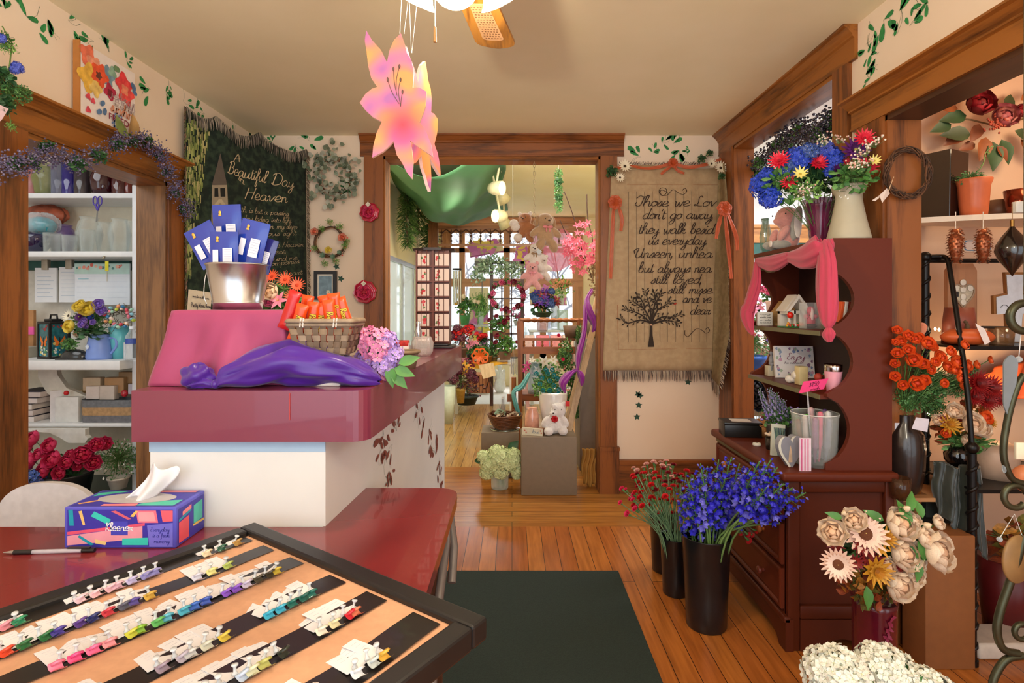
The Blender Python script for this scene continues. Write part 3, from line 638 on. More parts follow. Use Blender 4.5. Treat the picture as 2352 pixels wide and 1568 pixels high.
packet(620,548,.055,.10,.32,1.57,.02,'purplish seed packet leaning right at the bucket rim','#2a2a70')
packet(562,545,.04,.11,.04,1.58,.0,'narrow blue seed packet half hidden in the middle of the bucket','#1c2f80')
# purple satin
mb = MB(M('#46128c',.38,var=.05,sheen=.2,scale=6,coat=.1))
path = [(440,868,1.36,.006,.012),(470,868,1.365,.012,.016),(497,880,1.36,.010,.010),(520,868,1.375,.026,.03),(580,848,1.395,.042,.05),(650,828,1.41,.056,.06),(700,830,1.42,.056,.066),(760,845,1.42,.045,.06),(820,858,1.42,.032,.05),(855,868,1.42,.020,.03),(872,872,1.42,.008,.012)]
cs = spline([(X(a,Y),Y,0) for a,b,Y,h,w_ in path],6);hs = spline([(h,w_,0) for a,b,Y,h,w_ in path],6)
def satin(a,b):
    i = a*(len(cs)-1);i0 = min(int(i),len(cs)-2);fr_ = i-i0;c0 = cs[i0].lerp(cs[i0+1],fr_);h = hs[i0].lerp(hs[i0+1],fr_)
    t = b*2*PI;fold = 1+.10*sin(3*t+a*9)+.09*sin(5*t-a*14)+.06*sin(2*t+a*30)+.05*sin(9*t+a*22)+.04*sin(13*t-a*8)
    y = c0.y+h.y*cos(t)*fold;z = ST+.002+h.x*(1+sin(t)*fold)*1.0
    if c0.x > -.50:y = min(y,1.46)
    return (c0.x+.004*sin(4*t+a*25),max(y,1.334),max(ST+.0015,z))
mb.grid(satin,120,36)
o = mb.thing('purple_satin','length of knotted purple satin lying along the counter front edge','cloth')
kn = MB(M('#46128c',.38,var=.05,sheen=.2,scale=6,coat=.1))
def knot(a,b):
    u,v = a*2*PI,b*PI;r = 1+.13*sin(3*u+4*v)+.08*sin(5*u-3*v)
    return (.04*r*sin(v)*cos(u),.03*r*sin(v)*sin(u),.03*r*cos(v)+.029)
kn.grid(knot,30,20,T=TR((X(452,1.37),1.375,ST)));kn.ball((X(497,1.36),1.36,ST+.012),(.010,.016,.012))
kn.part('knot',o)
# candy basket
CB = Vector((X(742,1.42),1.45,1.181))
bs = MB(M('#e8e2d8',.7)).rbox((CB.x-.045,1.40,ST),(CB.x+.05,1.49,CB.z-.002),.004);bs.thing('riser_block','small riser block hidden beneath the woven candy basket','block')
ck = thing('candy_basket','tapered woven splint basket on the purple satin holding orange candy','basket',(CB.x,CB.y,CB.z))
mb = MB();SP = [M('#8c765c',.6,var=.25,scale=25),M('#705c48',.6,var=.25,scale=25),M('#94806a',.6,var=.2)]
def bk(z,o=0):
    k_ = z/.088;return .062+.021*k_+o,.045+.018*k_+o
NC = 26
def bpos(t,z,o):
    hx,hy = bk(z,o);Lx,Ly = 8,5;t = t % NC
    if t < Lx:return (-hx+2*hx*t/Lx,-hy,z)
    if t < Lx+Ly:return (hx,-hy+2*hy*(t-Lx)/Ly,z)
    if t < 2*Lx+Ly:return (hx-2*hx*(t-Lx-Ly)/Lx,hy,z)
    return (-hx,hy-2*hy*(t-2*Lx-Ly)/Ly,z)
for r in range(5):
    for c in range(NC):
        up = (r+c) % 2;mb.use(SP[(r*7+c*3) % 3 if up else 1])
        mb.grid(lambda a,b:bpos(c+(a*1.1-.05 if up else .12+a*.76),.003+.0165*r+(.0145*b if up else -.003+.020*b),(.0035*sin(PI*a) if up else .0018*sin(PI*b))),4,2)
mb.use(SP[1]);mb.box((-.062,-.043,0),(.062,.043,.003));mb.lpart('woven_body',ck)
mb = MB(SP[2])
for z in (.079,.088):
    hx,hy = bk(z,.002);q = rpoly([(-hx,-hy),(hx,-hy),(hx,hy),(-hx,hy)],.015,4);mb.tube([(a,b,z) for a,b in q],.0065,6,closed=True,flat=.5)
mb.lpart('rim',ck)
mb = MB(M('#d8d4cc',.6))
for x in (-.042,.042):
    for y in (-1,1):mb.cyl((x-.004,y*.066,.072),(x-.001,y*.068,.095),.002).cyl((x+.003,y*.066,.072),(x+.006,y*.068,.095),.002)
mb.lpart('rim_lashing',ck)
ORG = '#e84a10'
cnd = [(672,690,-.35,0,'#c81818'),(688,720,-.3,.0,ORG),(712,715,-.1,.02,ORG),(728,718,.0,.03,ORG),(745,710,.1,.01,ORG),(757,695,.12,.035,ORG),(700,700,-.2,.045,ORG),(770,705,.3,.04,ORG),(735,700,.2,.055,ORG)]
for i,(px,py,ro,dy,col) in enumerate(cnd):
    Y = 1.41+dy;q = P(px+8,py-22,Y);
    t = thing('candy_bar','orange wrapped candy bar with yellow lettering standing in the woven basket' if col == ORG else 'red wrapped candy bar at the left end of the woven basket','candy',(q.x,q.y,q.z),0,'orange candy bars in the basket' if col == ORG else None);t.rotation_euler = (.08,-ro,0)
    mb = MB(M(col,.3,var=.08,coat=.4,scale=20));hw = .0155
    def bar(a,b,hw=hw):u = a*2*PI;k_ = 1 if .08 < b < .92 else 1.1;th = .008*min(1,max(.05,(b*(1-b))*14));return (hw*k_*cos(u),th*sin(u),-b*.105+.001*sin(u*7)*(1 if b < .05 else 0))
    mb.grid(bar,14,14);mb.lpart('wrapper',t)
    if col == ORG:
        mb = MB(M('#f8d838',.5));sf = lambda x,z:Vector((z,-.0092,-x));
        mb.use(M('#5a2808',.5));script(mb,"Reese's",.030,-.005,.075,.0085,lambda x,z:Vector((z,-.0090,-x)),.0038,.1)
        mb.use(M('#f8d838',.5));script(mb,"Reese's",.030,-.005,.075,.0085,sf,.0022,.1);mb.lpart('lettering',t)
# glass jar, tissue pack, small basket at the far end of the counter
def jar(loc,prof,n,name,label,cat,mat=None,lobes=0,la=0):
    o = MB(mat or glass()).lathe(prof,n=32,lobes=lobes,la=la);q = o.thing(name,label,cat);q.location = Vector(loc);return q

# ================================================================ FLOWER KIT
GREEN,DKG,LTG = '#4a7a3a','#2c5230','#7aa860'
def leaf(mb,T,L,W,bend=.3,n=5):
    def g(a,b):w_ = sin(PI*min(1,a*1.02)**.8)*W/2;x = (b-.5)*2*w_;return (x,L*a,-bend*L*a*a+abs(x)*.3)
    mb.grid(g,n,2,T=T)
def petal(mb,T,L,W,cup=.3,tip=.6,n=4):
    def g(a,b):
        w_ = W/2*sin(PI*(.12+.88*a)**tip) if a < 1 else W/2*.15;x = (b-.5)*2*w_
        return (x,L*a*cos(cup*a),L*a*sin(cup*a*1.3)+cup*.5*(x*x)/max(W,1e-4))
    mb.grid(g,n,2,T=T)
def rose(cs,n=(4,5,6,7)):
    def fn(mb):
        r_ = RR(str(cs));nl = len(n)
        mb.use(M(cs[0],.6)).ball((0,0,.32),(.3,.3,.3),10,6)
        for li,k in enumerate(n):
            f_ = li/(nl-1);mb.use(M(cs[li % len(cs)],.6,var=.12,scale=24))
            for i in range(k):
                a = i*2*PI/k+li*1.1+r_.uniform(-.12,.12);R = .24+.62*f_+r_.uniform(-.03,.03);top = .35+.55*f_+r_.uniform(-.06,.06);w_ = 2*PI/k*1.55
                def g(u,v,a=a,f_=f_,R=R,top=top,w_=w_):
                    edge = 1-.22*(2*abs(v-.5))**2.5*u;th = 2.5-(2.5-top)*u*edge;fl_ = 1+.16*f_*max(0,u-.65)/.35+.03*sin(v*10+a)*u
                    ang = a+(v-.5)*w_*(.55+.45*sin(PI*min(1,u*.75+.2)));rr_ = R*(1+.06*(v-.5))*fl_
                    return (rr_*sin(th)*cos(ang),rr_*sin(th)*sin(ang),.32+rr_*cos(th)*(.62+.22*(1-f_))-.10*f_*max(0,u-.7))
                mb.grid(g,5,5)
        mb.use(leafy(GREEN)).ball((0,0,-.2),(.2,.2,.12),8,5)
    return fn
def daisy(cp,cc,n=14,rows=1,w_=.3,ccr=.28,cup=.2,cdark=None):
    def fn(mb):
        for r in range(rows):
            mb.use(M(cp if isinstance(cp,str) else cp[r % len(cp)],.55,var=.1,scale=25))
            for i in range(n):
                a = i*2*PI/n+r*PI/n;s = 1-.22*r
                petal(mb,TR((0,0,.03*r),(cup+.28*r,0,a)) @ MTr((0,ccr*.5,0)),s*(1-ccr*.4),w_*s,.12,.7)
        mb.use(M(cc,.8,var=.35,scale=60,bump=.5)).ball((0,0,.04+.04*rows),(ccr,ccr,ccr*.4),12,6)
        if cdark:mb.use(M(cdark,.8,var=.3,scale=40)).ball((0,0,.07+.04*rows),(ccr*.5,ccr*.5,ccr*.32),10,5)
    return fn
def hyd(c,n=90,pet=.17,c2=None,dome=-.25):
    def fn(mb):
        r_ = RR(c);cen = M(c2 or '#e8e8c8',.6)
        mb.use(leafy('#8a9a58' if n > 100 else '#3c5c48')).ball((0,0,.0),(.72,.72,.62),12,8)
        pm_ = M(c,.6,var=.18,scale=22)
        for i in range(n):
            z = 1-(i+.5)/n*(1-dome)*1.0;z = max(-1,z);rad = math.sqrt(max(0,1-z*z));a = i*2.39996
            d = Vector((rad*cos(a),rad*sin(a),z));p = d*(.86+r_.uniform(-.07,.1));p.z *= .85
            T = AIM(p,d+Vector([r_.uniform(-.35,.35) for _ in range(3)]),pet*r_.uniform(.85,1.15),r_.uniform(0,6))
            mb.use(pm_)
            for k in range(4):
                T2 = T @ Matrix.Rotation(k*PI/2,4,'Z')
                mb.add([(0,.05,0),(.48,.5,.12),(.36,.98,.28),(-.36,.98,.28),(-.48,.5,.12)],[(0,1,2,3,4)],True,T2)
            mb.use(cen).add([(-.14,0,.1),(0,-.14,.1),(.14,0,.1),(0,.14,.1)],[(0,1,2,3)],False,T)
    return fn
def carn(c):
    def fn(mb):
        r_ = RR(c);mb.use(M(c,.6,var=.15,scale=40))
        for li in range(4):
            for i in range(6):
                a = i*PI/3+li*.5;elev = .45+li*.32
                def g(u,v,a=a,elev=elev):ang = a+(v-.5)*1.15;ruf = .09*sin(v*22)*u;return ((.1+u*.85*cos(elev))*cos(ang),(.1+u*.85*cos(elev))*sin(ang),.35+u*.65*sin(elev)+ruf)
                mb.grid(g,2,6)
        mb.use(leafy('#5a8a4a')).lathe([(.1,-1.1),(.22,-.9),(.30,-.2),(.34,.35),(.2,.45)],n=8)
    return fn
def bud(c,g=GREEN):
    def fn(mb):
        mb.use(M(c,.55,var=.15,scale=30)).lathe([(.05,0),(.42,.3),(.5,.75),(.36,1.15),(.12,1.4),(.02,1.42)],n=10,lobes=3,la=.12)
        mb.use(leafy(g)).lathe([(.06,-.3),(.3,0),(.46,.35),(.43,.5)],n=8)
    return fn
def lily(c,c2='#e8c850',n=6):
    def fn(mb):
        mb.use(M(c,.5,var=.12))
        for i in range(n):petal(mb,TR((0,0,0),(.55+.15*(i % 2),0,i*2*PI/n)),1,.42,-.3,.8,5)
        mb.use(M(c2,.5));[mb.cyl((0,0,0),(.15*cos(i),.15*sin(i),.6),.02,.03,4) for i in range(0,6,2)]
    return fn
def foliage(n,c,L=.3,W=.1,seed=0,shape=(1,1,1),up=.2,stems=True,cc=None):
    """unit-sphere burst of leaves on twigs from the origin"""
    def fn(mb):
        r_ = RR(seed);ms = [leafy(x) for x in ((c,) if isinstance(c,str) else c)];sm_ = leafy('#5a7a40')
        for i in range(n):
            d = Vector((r_.gauss(0,1),r_.gauss(0,1),r_.gauss(0,1)+up)).normalized();d = Vector((d.x*shape[0],d.y*shape[1],d.z*shape[2]))
            R = r_.uniform(.5,1.0);p = d*R
            if stems and i % 3 == 0:mb.use(sm_).tube([(0,0,0),p*.5+Vector((0,0,.05)),p],.012,3)
            mb.use(ms[i % len(ms)]);leaf(mb,AIM(p,d+Vector([r_.uniform(-.7,.7) for _ in range(3)]),1,r_.uniform(0,6)) @ Matrix.Rotation(-PI/2+.3,4,'X'),L*r_.uniform(.7,1.2),W*r_.uniform(.8,1.2),r_.uniform(0,.5),4)
    return fn
def berries(c,n=60,r=.13,c2=None,shape=(1,1,1),seed=0):
    def fn(mb):
        r_ = RR(seed);ms = [M(c,.22,var=.2,coat=.4),M(c2 or c,.25,var=.2,coat=.4)]
        for i in range(n):
            d = Vector((r_.gauss(0,.5)*shape[0],r_.gauss(0,.5)*shape[1],r_.gauss(0,.5)*shape[2]));mb.use(ms[1 if r_.random() < .25 else 0]).ball(tuple(d),r*r_.uniform(.7,1.2),6,4)
    return fn
def spike(c,n=26,c2=None,g='#5a8a48'):
    """tall flower spike along +Z, unit length"""
    def fn(mb):
        r_ = RR(n);mb.use(leafy(g)).tube([(0,0,0),(.02,0,.5),(0,.01,1)],.012,4)
        for i in range(n):
            t = .05+i/n*.93;a = i*2.4;R = .16*(1-.55*t)+.02;s = .105*(1-.55*t);d = Vector((cos(a),sin(a),.25))
            mb.use(leafy(g)).cyl((0,0,t-.03),d*R*.8+Vector((0,0,t)),.006,n=3)
            mb.use(M(c2 if (c2 and i % 4 == 0) else c,.5,var=.25,scale=30));T = AIM(d*R+Vector((0,0,t)),d,s,r_.uniform(0,6))
            if t > .8:mb.ball((0,0,0),(.4,.4,.6),5,4,T)
            else:
                for k in range(5):petal(mb,T @ TR((0,0,0),(.35,0,k*2*PI/5)),1.0,.85,.3,.8,2)
    return fn
FM = {}
def fl(key):
    """mesh of a flower kind"""
    D = {'rose_mag':rose(['#a8102c','#c01840','#d02858','#d83a6a']),'rose_red':rose(['#6a0c14','#8c141e','#a01e28']),'rose_cream':rose(['#e8b890','#eec8a4','#f2d4b4','#f4dec4']),'rose_orange':rose(['#c83408','#e04c10','#ec5c1c'],(3,4,5)),
         'rose_pink':rose(['#c83070','#e05a90','#ec86ac'],(3,4,5)),'rose_wine':rose(['#5a0c20','#7a1430','#8c1c3c'],(3,4,5)),'rose_black':rose(['#101018','#181824','#1e1e2c'],(3,4,5)),'rose_yellow':rose(['#d8b820','#ecd048','#f2dc64'],(3,4,5)),
         'rose_peach':rose(['#d85838','#e88060','#f0a488'],(3,4,5)),'rose_teal':rose(['#107880','#1c98a0','#30b0b4'],(3,5)),'rose_mauve':rose(['#8c4048','#a85a5c','#b87068'],(3,5,6,7)),'rose_lilac':rose(['#7050b8','#8a68c8','#a888d8'],(3,4,5)),'rose_blue':rose(['#2038a8','#2c4cc0'],(3,5)),
         'sunflower':daisy(['#f0c8b0','#f4d4c0'],'#6a3818',20,2,.34,.34,.12,'#c8b060'),'daisy_white':daisy('#f2e8cc','#3a2c18',14,1,.28,.2),'daisy_yellow':daisy('#f0e080','#c8b040',10,1,.3,.16,.4),'zinnia_red':daisy(['#e0203c','#e83048','#d81c38'],'#a01828',14,3,.3,.14,.15),'zinnia_purple':daisy(['#5c1c6c','#6c2880','#501860'],'#c8c060',14,3,.32,.12,.15),
         'zinnia_wine':daisy(['#7a1420','#8c2018'],'#5a2010',12,2,.3,.16,.2),'dahlia_gold':daisy(['#c88c20','#d8a038','#b87818'],'#a86820',12,3,.34,.12,.2),'dahlia_red':daisy(['#8c0c10','#a01414','#7a0c0c'],'#5a0808',22,3,.2,.14,.1),'gerbera_orange':daisy('#e85a38','#c84020',16,1,.2,.2,.1),
         'hyd_blue':hyd('#2444c0',60,.24,'#88a8e8'),'hyd_peri':hyd('#5060c8',50,.26,'#a8b8f0'),'hyd_white':hyd('#f2f3e2',190,.15,'#dce4b0'),'hyd_green':hyd('#dce8b0',170,.15,'#c8d890'),'hyd_pink':hyd('#e890b8',46,.28,'#e8e8a0'),'hyd_lav':hyd('#b898dc',40,.28,'#e8d8a0'),'hyd_dblue':hyd('#3c58a0',60,.22),'hyd_wine':hyd('#5c1c38',60,.22),
         'carn_red':carn('#d0141c'),'carn_dark':carn('#8c0c1c'),'carn_pink':carn('#f0b4a8'),'carn_hot':carn('#e83060'),
         'bud_orange':bud('#e85818'),'bud_cream':bud('#f0d8b4'),'lily_white':lily('#f4f0ea'),'lily_gold':lily('#e0a030'),'lily_pink':lily('#f090b0'),'orchid':lily('#c83888','#f0e0a0',5),'gladiolus':lily('#ee7492','#f8d8d8',5),'blossom_peach':lily('#f0a888'),'lily_purple':lily('#5830a0'),'lily_wine':lily('#8a2040'),'cheer_red':rose(['#d81820','#e83838'],(4,5)),
         'delphinium':spike('#3430c8',34,'#7470d8'),'lavender':spike('#a8a0c0',40,'#8a80b8'),'bells':spike('#98c070',30),'petunia':lily('#6a3cb0')}
    return shared(key,D[key])
def folm(key):
    D = {'fol_dark':foliage(100,('#2c5230','#3a6a38'),.5,.28,1),'fol_mid':foliage(130,('#4a8038','#3a6a30','#6a9a50'),.42,.2,2),'fol_fine':foliage(330,('#4a8040','#6a9a58','#3a6a34'),.24,.1,3),'fol_light':foliage(90,('#88b858','#6aa048'),.4,.12,4),'fol_grass':foliage(90,('#5a9a40','#78b058'),.8,.05,5,(.6,.6,1),1.2),
         'fol_wine':foliage(150,('#5c2438','#7a3a4c','#4a3038'),.22,.1,6),'fol_sage':foliage(70,('#8aa88c','#a8c0a8'),.34,.2,7),'fol_autumn':foliage(40,('#a85820','#c88430','#7a7030','#8c3c1c'),.6,.34,8),'fol_white':foliage(420,('#3a7038','#4a8040','#e8f0dc','#5a9048'),.13,.07,9),'fol_ivy':foliage(160,('#4a7a34','#2e5c2a','#6a9448'),.22,.15,10,(.55,.55,1),-.6)}
    return shared(key,D[key])
def at_px(px,py,Y):return P(px,py,Y)
def bloom(parent,key,p,d,r,name='bloom',spin=0,label=None):
    """p world; parent is an unrotated thing"""
    off = parent.matrix_basis.translation
    return inst(name,fl(key),parent,AIM(Vector(p)-off,d,r,spin),label)
def leaves(parent,key,p,r,name='foliage',spin=0):
    off = parent.matrix_basis.translation;sc = r if isinstance(r,tuple) else (r,r,r)
    return inst(name,folm(key),parent,TR(Vector(p)-off,(0,0,spin),sc))
def arrangement(t,center,blooms,fkey='fol_mid',frad=.1,tilt=(0,-1,.2),foot=None,dep=.08,seed=0,stem='#5a8040',xlim=None):
    """blooms: list of (px, py, key, radius_px); Y spread so blooms bulge towards the viewer"""
    r_ = RR(seed+len(blooms));c0 = Vector(center);Y = c0.y;R = dep
    mb = MB(leafy(stem));bottom = Vector(foot) if foot else c0-Vector((0,0,.15))
    for px,py,key,rp in blooms:
        q = P(px,py,Y);dx,dz = q.x-c0.x,q.z-c0.z;s = math.hypot(dx,dz)
        yy = Y-R*math.sqrt(max(.0,1-(s/(R*2.6))**2))+r_.uniform(-.015,.015);yy = min(yy,xlim*F/(px-CX)) if xlim and px > CX else yy;q = P(px,py,yy);rad = rp*yy/F
        d = Vector((dx*1.2,-.55*R*2-.02,dz*1.1+.05));d = Vector((dx*1.2,-.3,dz*.9+.09)) if not (xlim and q.x > xlim-.01) else Vector((-.35,-1,.25));q.y += rad*.75 if key[:3] == 'hyd' else 0
        bloom(t,key,q,d,rad,key.split('_')[0].replace('hyd','hydrangea_head').replace('carn','carnation_bloom').replace('cheer','red_bloom').replace('bells','bell_spike') if True else 'bloom',r_.uniform(0,6))
        mb.tube([bottom,bottom.lerp(q,.5)+Vector((0,.01,.02)),q],.0016,4)
    mb.part('stems',t)
    if frad:leaves(t,fkey,c0+Vector((0,.01,-.01)),frad)
def vase(t,prof,mat,n=28,name='vase',**k):
    return MB(mat).lathe(prof,n=n,**k).part(name,t,world=False)
def pot_plant(px,py,Y,potw,poth,label,pot='#b86a40',fol='fol_mid',fr_=.12,blooms=(),name='potted_plant',cat='plant',square=False,fup=.5,group=None,nb=0,bkey=None,br=.02,seed=0,basket=False,fsc=None):
    """px,py: pixel of the pot's bottom centre"""
    q = P(px,py,Y);t = thing(name,label,cat,q,group=group);w_ = potw*Y/F/2;h_ = poth*Y/F
    pm_ = M(pot,.55,var=.15,bump=.4 if basket else 0,scale=60 if basket else 20)
    if square:mb = MB(pm_).rings([[(-a,-a*.7,z),(a,-a*.7,z),(a,a*.7,z),(-a,a*.7,z)] for a,z in ((w_*.85,0),(w_,h_),(w_*.9,h_),(w_*.8,h_*.7))],True,smooth=False)
    else:mb = MB(pm_).lathe([(0,0),(w_*.72,0),(w_*.95,h_*.82),(w_*1.04,h_*.84),(w_*1.04,h_),(w_*.92,h_),(w_*.85,h_*.8),(0,h_*.8)],n=20)
    mb.part('basket' if basket else 'pot',t,world=False)
    fo = inst('foliage',folm(fol),t,TR((0,0,h_+fr_*fup),(0,0,seed),fsc or fr_))
    r_ = RR(seed+px)
    for i in range(nb):
        a,e_ = r_.uniform(0,2*PI),r_.uniform(.0,1);rr_ = fr_*r_.uniform(.6,1.05);p = Vector((rr_*cos(a)*cos(e_),-abs(rr_*sin(a))*cos(e_),h_+fr_*fup+rr_*sin(e_)*1.05))
        inst('bloom',fl(bkey if isinstance(bkey,str) else bkey[i % len(bkey)]),t,AIM(p,p-Vector((0,.1,h_)),br*r_.uniform(.8,1.2),i))
    for b in blooms:bloom(t,b[2],P(b[0],b[1],Y-.03),(0,-1,.4),b[3]*Y/F)
    return t

# ================================================================ WALL HANGINGS
def fringe(mb,pts,L,drop,mats,r_,dens=.006,out=(0,-1,0)):
    """yarn tufts hanging from a polyline"""
    o = Vector(out)
    for i in range(len(pts)-1):
        a,b = Vector(pts[i]),Vector(pts[i+1]);n = max(1,int((b-a).length/dens))
        for k in range(n):
            p = a.lerp(b,(k+r_.random())/n);q = p+Vector(drop)*L*r_.uniform(.8,1.1)+o*r_.uniform(0,.012)+(b-a).normalized()*r_.uniform(-.008,.008)
            mb.use(mats[r_.randrange(len(mats))]).tube([p,p.lerp(q,.5)+o*r_.uniform(.002,.008),q],[.0016,.0022,.0008],4)
def tapmat(c,c2,stripes=None):
    m,nt,b = newmat('woven_'+c);L = nt.links
    tc = nt.nodes.new('ShaderNodeTexCoord');n = nt.nodes.new('ShaderNodeTexNoise');n.inputs['Scale'].default_value = 26;n.inputs['Detail'].default_value = 7;L.new(tc.outputs['Object'],n.inputs['Vector'])
    r = nt.nodes.new('ShaderNodeValToRGB');r.color_ramp.elements[0].color = lin(c);r.color_ramp.elements[1].color = lin(c2);r.color_ramp.elements[0].position = .42;r.color_ramp.elements[1].position = .62
    L.new(n.outputs['Fac'],r.inputs['Fac']);L.new(r.outputs['Color'],b.inputs['Base Color']);b.inputs['Roughness'].default_value = .95
    w_ = nt.nodes.new('ShaderNodeTexNoise');w_.inputs['Scale'].default_value = 400;L.new(tc.outputs['Object'],w_.inputs['Vector'])
    bp = nt.nodes.new('ShaderNodeBump');bp.inputs['Strength'].default_value = .5;bp.inputs['Distance'].default_value = .002;L.new(w_.outputs['Fac'],bp.inputs['Height']);L.new(bp.outputs['Normal'],b.inputs['Normal'])
    return m
# dark tapestry across the left corner
TA,TB = Vector((-1.775,2.985,0)),Vector((-1.43,3.815,0));TD = (TB-TA);TL = TD.length;TU = TD/TL;TN = Vector((TU.y,-TU.x,0))  # faces the room
def tops(s):
    u = s/TL;pins = [0,.2,.55,1];
    for i in range(3):
        if u <= pins[i+1]+1e-6:k_ = (u-pins[i])/(pins[i+1]-pins[i]);return 2.395-.0*u-(.06 if i else .045)*4*k_*(1-k_)*(1 if i else .8)
    return 2.39
def tsurf(s,z,off=0):
    w_ = .008*sin(s*14+z*2)+.005*sin(s*31);top = tops(s)
    return TA+TU*s+Vector((0,0,z))+TN*(w_+off)
tp_ = thing('tapestry','dark green fringed woven wall tapestry hung across the room corner with a chapel steeple','tapestry',(TA+TB)/2+Vector((0,0,1.0)))
mb = MB(tapmat('#12201a','#2c3d2c'));mb.grid(lambda a,b:tsurf(a*TL,1.0+(tops(a*TL)-1.0)*b),60,40);o = mb.part('woven_panel',tp_);mod(o,'SOLIDIFY',thickness=.004)
r_ = RR(4)
def tpx(px,py):
    q = on_plane(px,py,TA,TN);return (q-TA).dot(TU),q.z
mb = MB();wm = [leafy('#6a7a38'),leafy('#8c9450'),leafy('#a8a068'),leafy('#4a5a28')]
for k in range(480):
    s = abs(r_.gauss(.03,.07));z = r_.uniform(1.5,2.34)-s*.1
    if s > .03+.16*max(0,(z-1.55)) :continue
    mb.use(wm[k % 4]);L_ = r_.uniform(.02,.05)
    mb.add([tsurf(s-.004,z,.004),tsurf(s+.004,z+.004,.005),tsurf(s+.003,z-L_,.006),tsurf(s-.002,z-L_,.004)],[(0,1,2,3)])
mb.part('woven_willow',tp_)
mb = MB(M('#6a6052',.9))
stp = [(503,352),(520,425),(487,425)]
def poly_on(mb,pts,off,c):mb.use(M(c,.9)).add([tsurf(*tpx(*p),off) for p in pts],[tuple(range(len(pts)))],False)
poly_on(mb,[(503,352),(517,425),(487,425)],.004,'#5c5248');poly_on(mb,[(487,425),(517,425),(519,470),(487,470)],.0042,'#9a8c74')
poly_on(mb,[(492,432),(499,432),(500,452),(492,452)],.005,'#1c1c18');poly_on(mb,[(503,432),(512,432),(513,452),(504,452)],.005,'#1c1c18')
poly_on(mb,[(487,470),(519,470),(520,620),(484,620)],.0042,'#8c8068');poly_on(mb,[(500,458),(506,458),(519,478),(515,482),(503,466),(490,482),(486,478)],.006,'#b8a888')
mb.part('woven_steeple',tp_)
mb = MB(M('#cdb892',.9,var=.1));ts = lambda s,z:tsurf(s,z,.005)
def tline(txt,xa,ya,xb,yb,hpx,wd=.0024):
    s0,z0_ = tpx(xa,ya);s1,z1_ = tpx(xb,yb);Y = tsurf(s0,z0_).y
    script(mb,txt,s0,z0_,s1,hpx*Y/F,ts,wd,.3,z1_)
for a in [('A',532,372,552,372,9,.005),('Beautiful',517,398,612,420,15,.0055),('Day',622,424,672,432,14,.0055),('in',546,412,560,424,9,.005),('Heaven',562,456,655,466,14,.0055),
          ('Death is but a passing',525,485,660,496,7,.0019),('a shadow fading into light.',520,505,668,512,7,.0019),('I awake from my sleep',540,524,680,526,7,.0019),('to a glorious sight.',540,545,680,540,7,.0019),
          ('A day where Heaven',540,572,694,566,7,.0019),('brings us here.',540,590,655,582,7,.0019),('all light around me.',530,607,682,596,7,.0019),('nothing compares.',540,620,686,604,7,.0019),('Look in your heart',540,645,690,630,7,.0019),('and then',580,660,665,648,7,.0019),('we live',590,672,668,662,7,.0019),('on',640,686,660,682,9)]:
    tline(*a)
mb.part('woven_lettering',tp_)
mb = MB();FRM = [M('#6a6258',.9),M('#8c8074',.9),M('#4c463e',.9),M('#a89c88',.9)]
fringe(mb,[tsurf(i/60*TL,tops(i/60*TL),.012) for i in range(61)],.075,(0,0,-1),FRM,r_,.0045,TN)
fringe(mb,[tsurf(TL,2.39-i*.03,.006) for i in range(45)],.03,TU*.7-Vector((0,0,.8)),[M('#6a5a48',.9),M('#8c7860',.9),M('#4c4a32',.9)],r_,.006,TN)
fringe(mb,[tsurf(0,2.39-i*.03,.006) for i in range(45)],.035,-TU*.4-Vector((0,0,.9)),[M('#6a5a48',.9),M('#5c6a3c',.9),M('#8c6a58',.9)],r_,.006,TN)
mb.part('fringe',tp_)
sg = MB(M('#e8dcc4',.7));a,b = tpx(427,660);sg.add([tsurf(*tpx(x,y),.03) for x,y in ((424,664),(482,672),(478,716),(420,716))],[(3,2,1,0)],False)
o = sg.thing('paper_sign','cream printed price card pinned to the dark tapestry behind the bucket','sign');mod(o,'SOLIDIFY',thickness=.0015)
mb = MB(M('#3c3c48',.8))
for txt,x0_,y0_,x1_,y1_,h in (('made in the usa',432,682,474,688,2.6),('Pretty Woven throw',428,704,478,708,5)):
    s0,z0_ = tpx(x0_,y0_);s1,z1_ = tpx(x1_,y1_)
    script(mb,txt,s0,z0_,s1,h*3.1/F,lambda s,z:tsurf(s,z,.0325),.0024,0,z1_)
mb.part('lettering',o)
# beige verse tapestry
by = BW-.03
def bs_(x,z,off=0):return Vector((x,by-.006*sin(x*22)-.004*sin(x*47+z*3)-off,z))
vt = thing('tapestry','beige fringed wall tapestry with a dark tree and a handwritten verse','tapestry',(X(1520,by),by,Z(850,by)))
XL0,XL1,XR = X(1404,by),X(1384,by),X(1640,by);ZT0,ZB0 = Z(383,by),Z(850,by)
def beige(a,b):
    z = ZB0+(ZT0-ZB0)*b;xl = XL1+(XL0-XL1)*b;top = .012*sin(a*PI*2)*b
    xr = X(1642,by)+(X(1668,by)-X(1642,by))*max(0,b-.45)/.55;return bs_(xl+(xr-xl)*a,z+top)
mb = MB(tapmat('#b49a76','#bca37e'));mb.grid(beige,50,30);o = mb.part('woven_panel',vt);mod(o,'SOLIDIFY',thickness=.004)
mb = MB(tapmat('#8c7a58','#a08c68'))
def flap(a,b):
    t_ = b*4;i = min(3,int(t_));q = [1652,1678,1684,1676,1664];pr = q[i]+(q[i+1]-q[i])*(t_-i);pl = 1634+16*b;Yr = by-.20+.06*b;Yy = by-.01+(Yr-by+.01)*a+.02*sin(a*PI*2)
    px = pl+(pr-pl)*a;z = CH-((868+(383-868)*b)-HY)*(by-.03)/F;return Vector((min(X(px,Yy),1.438),Yy,z-.03*a*(1-b)))
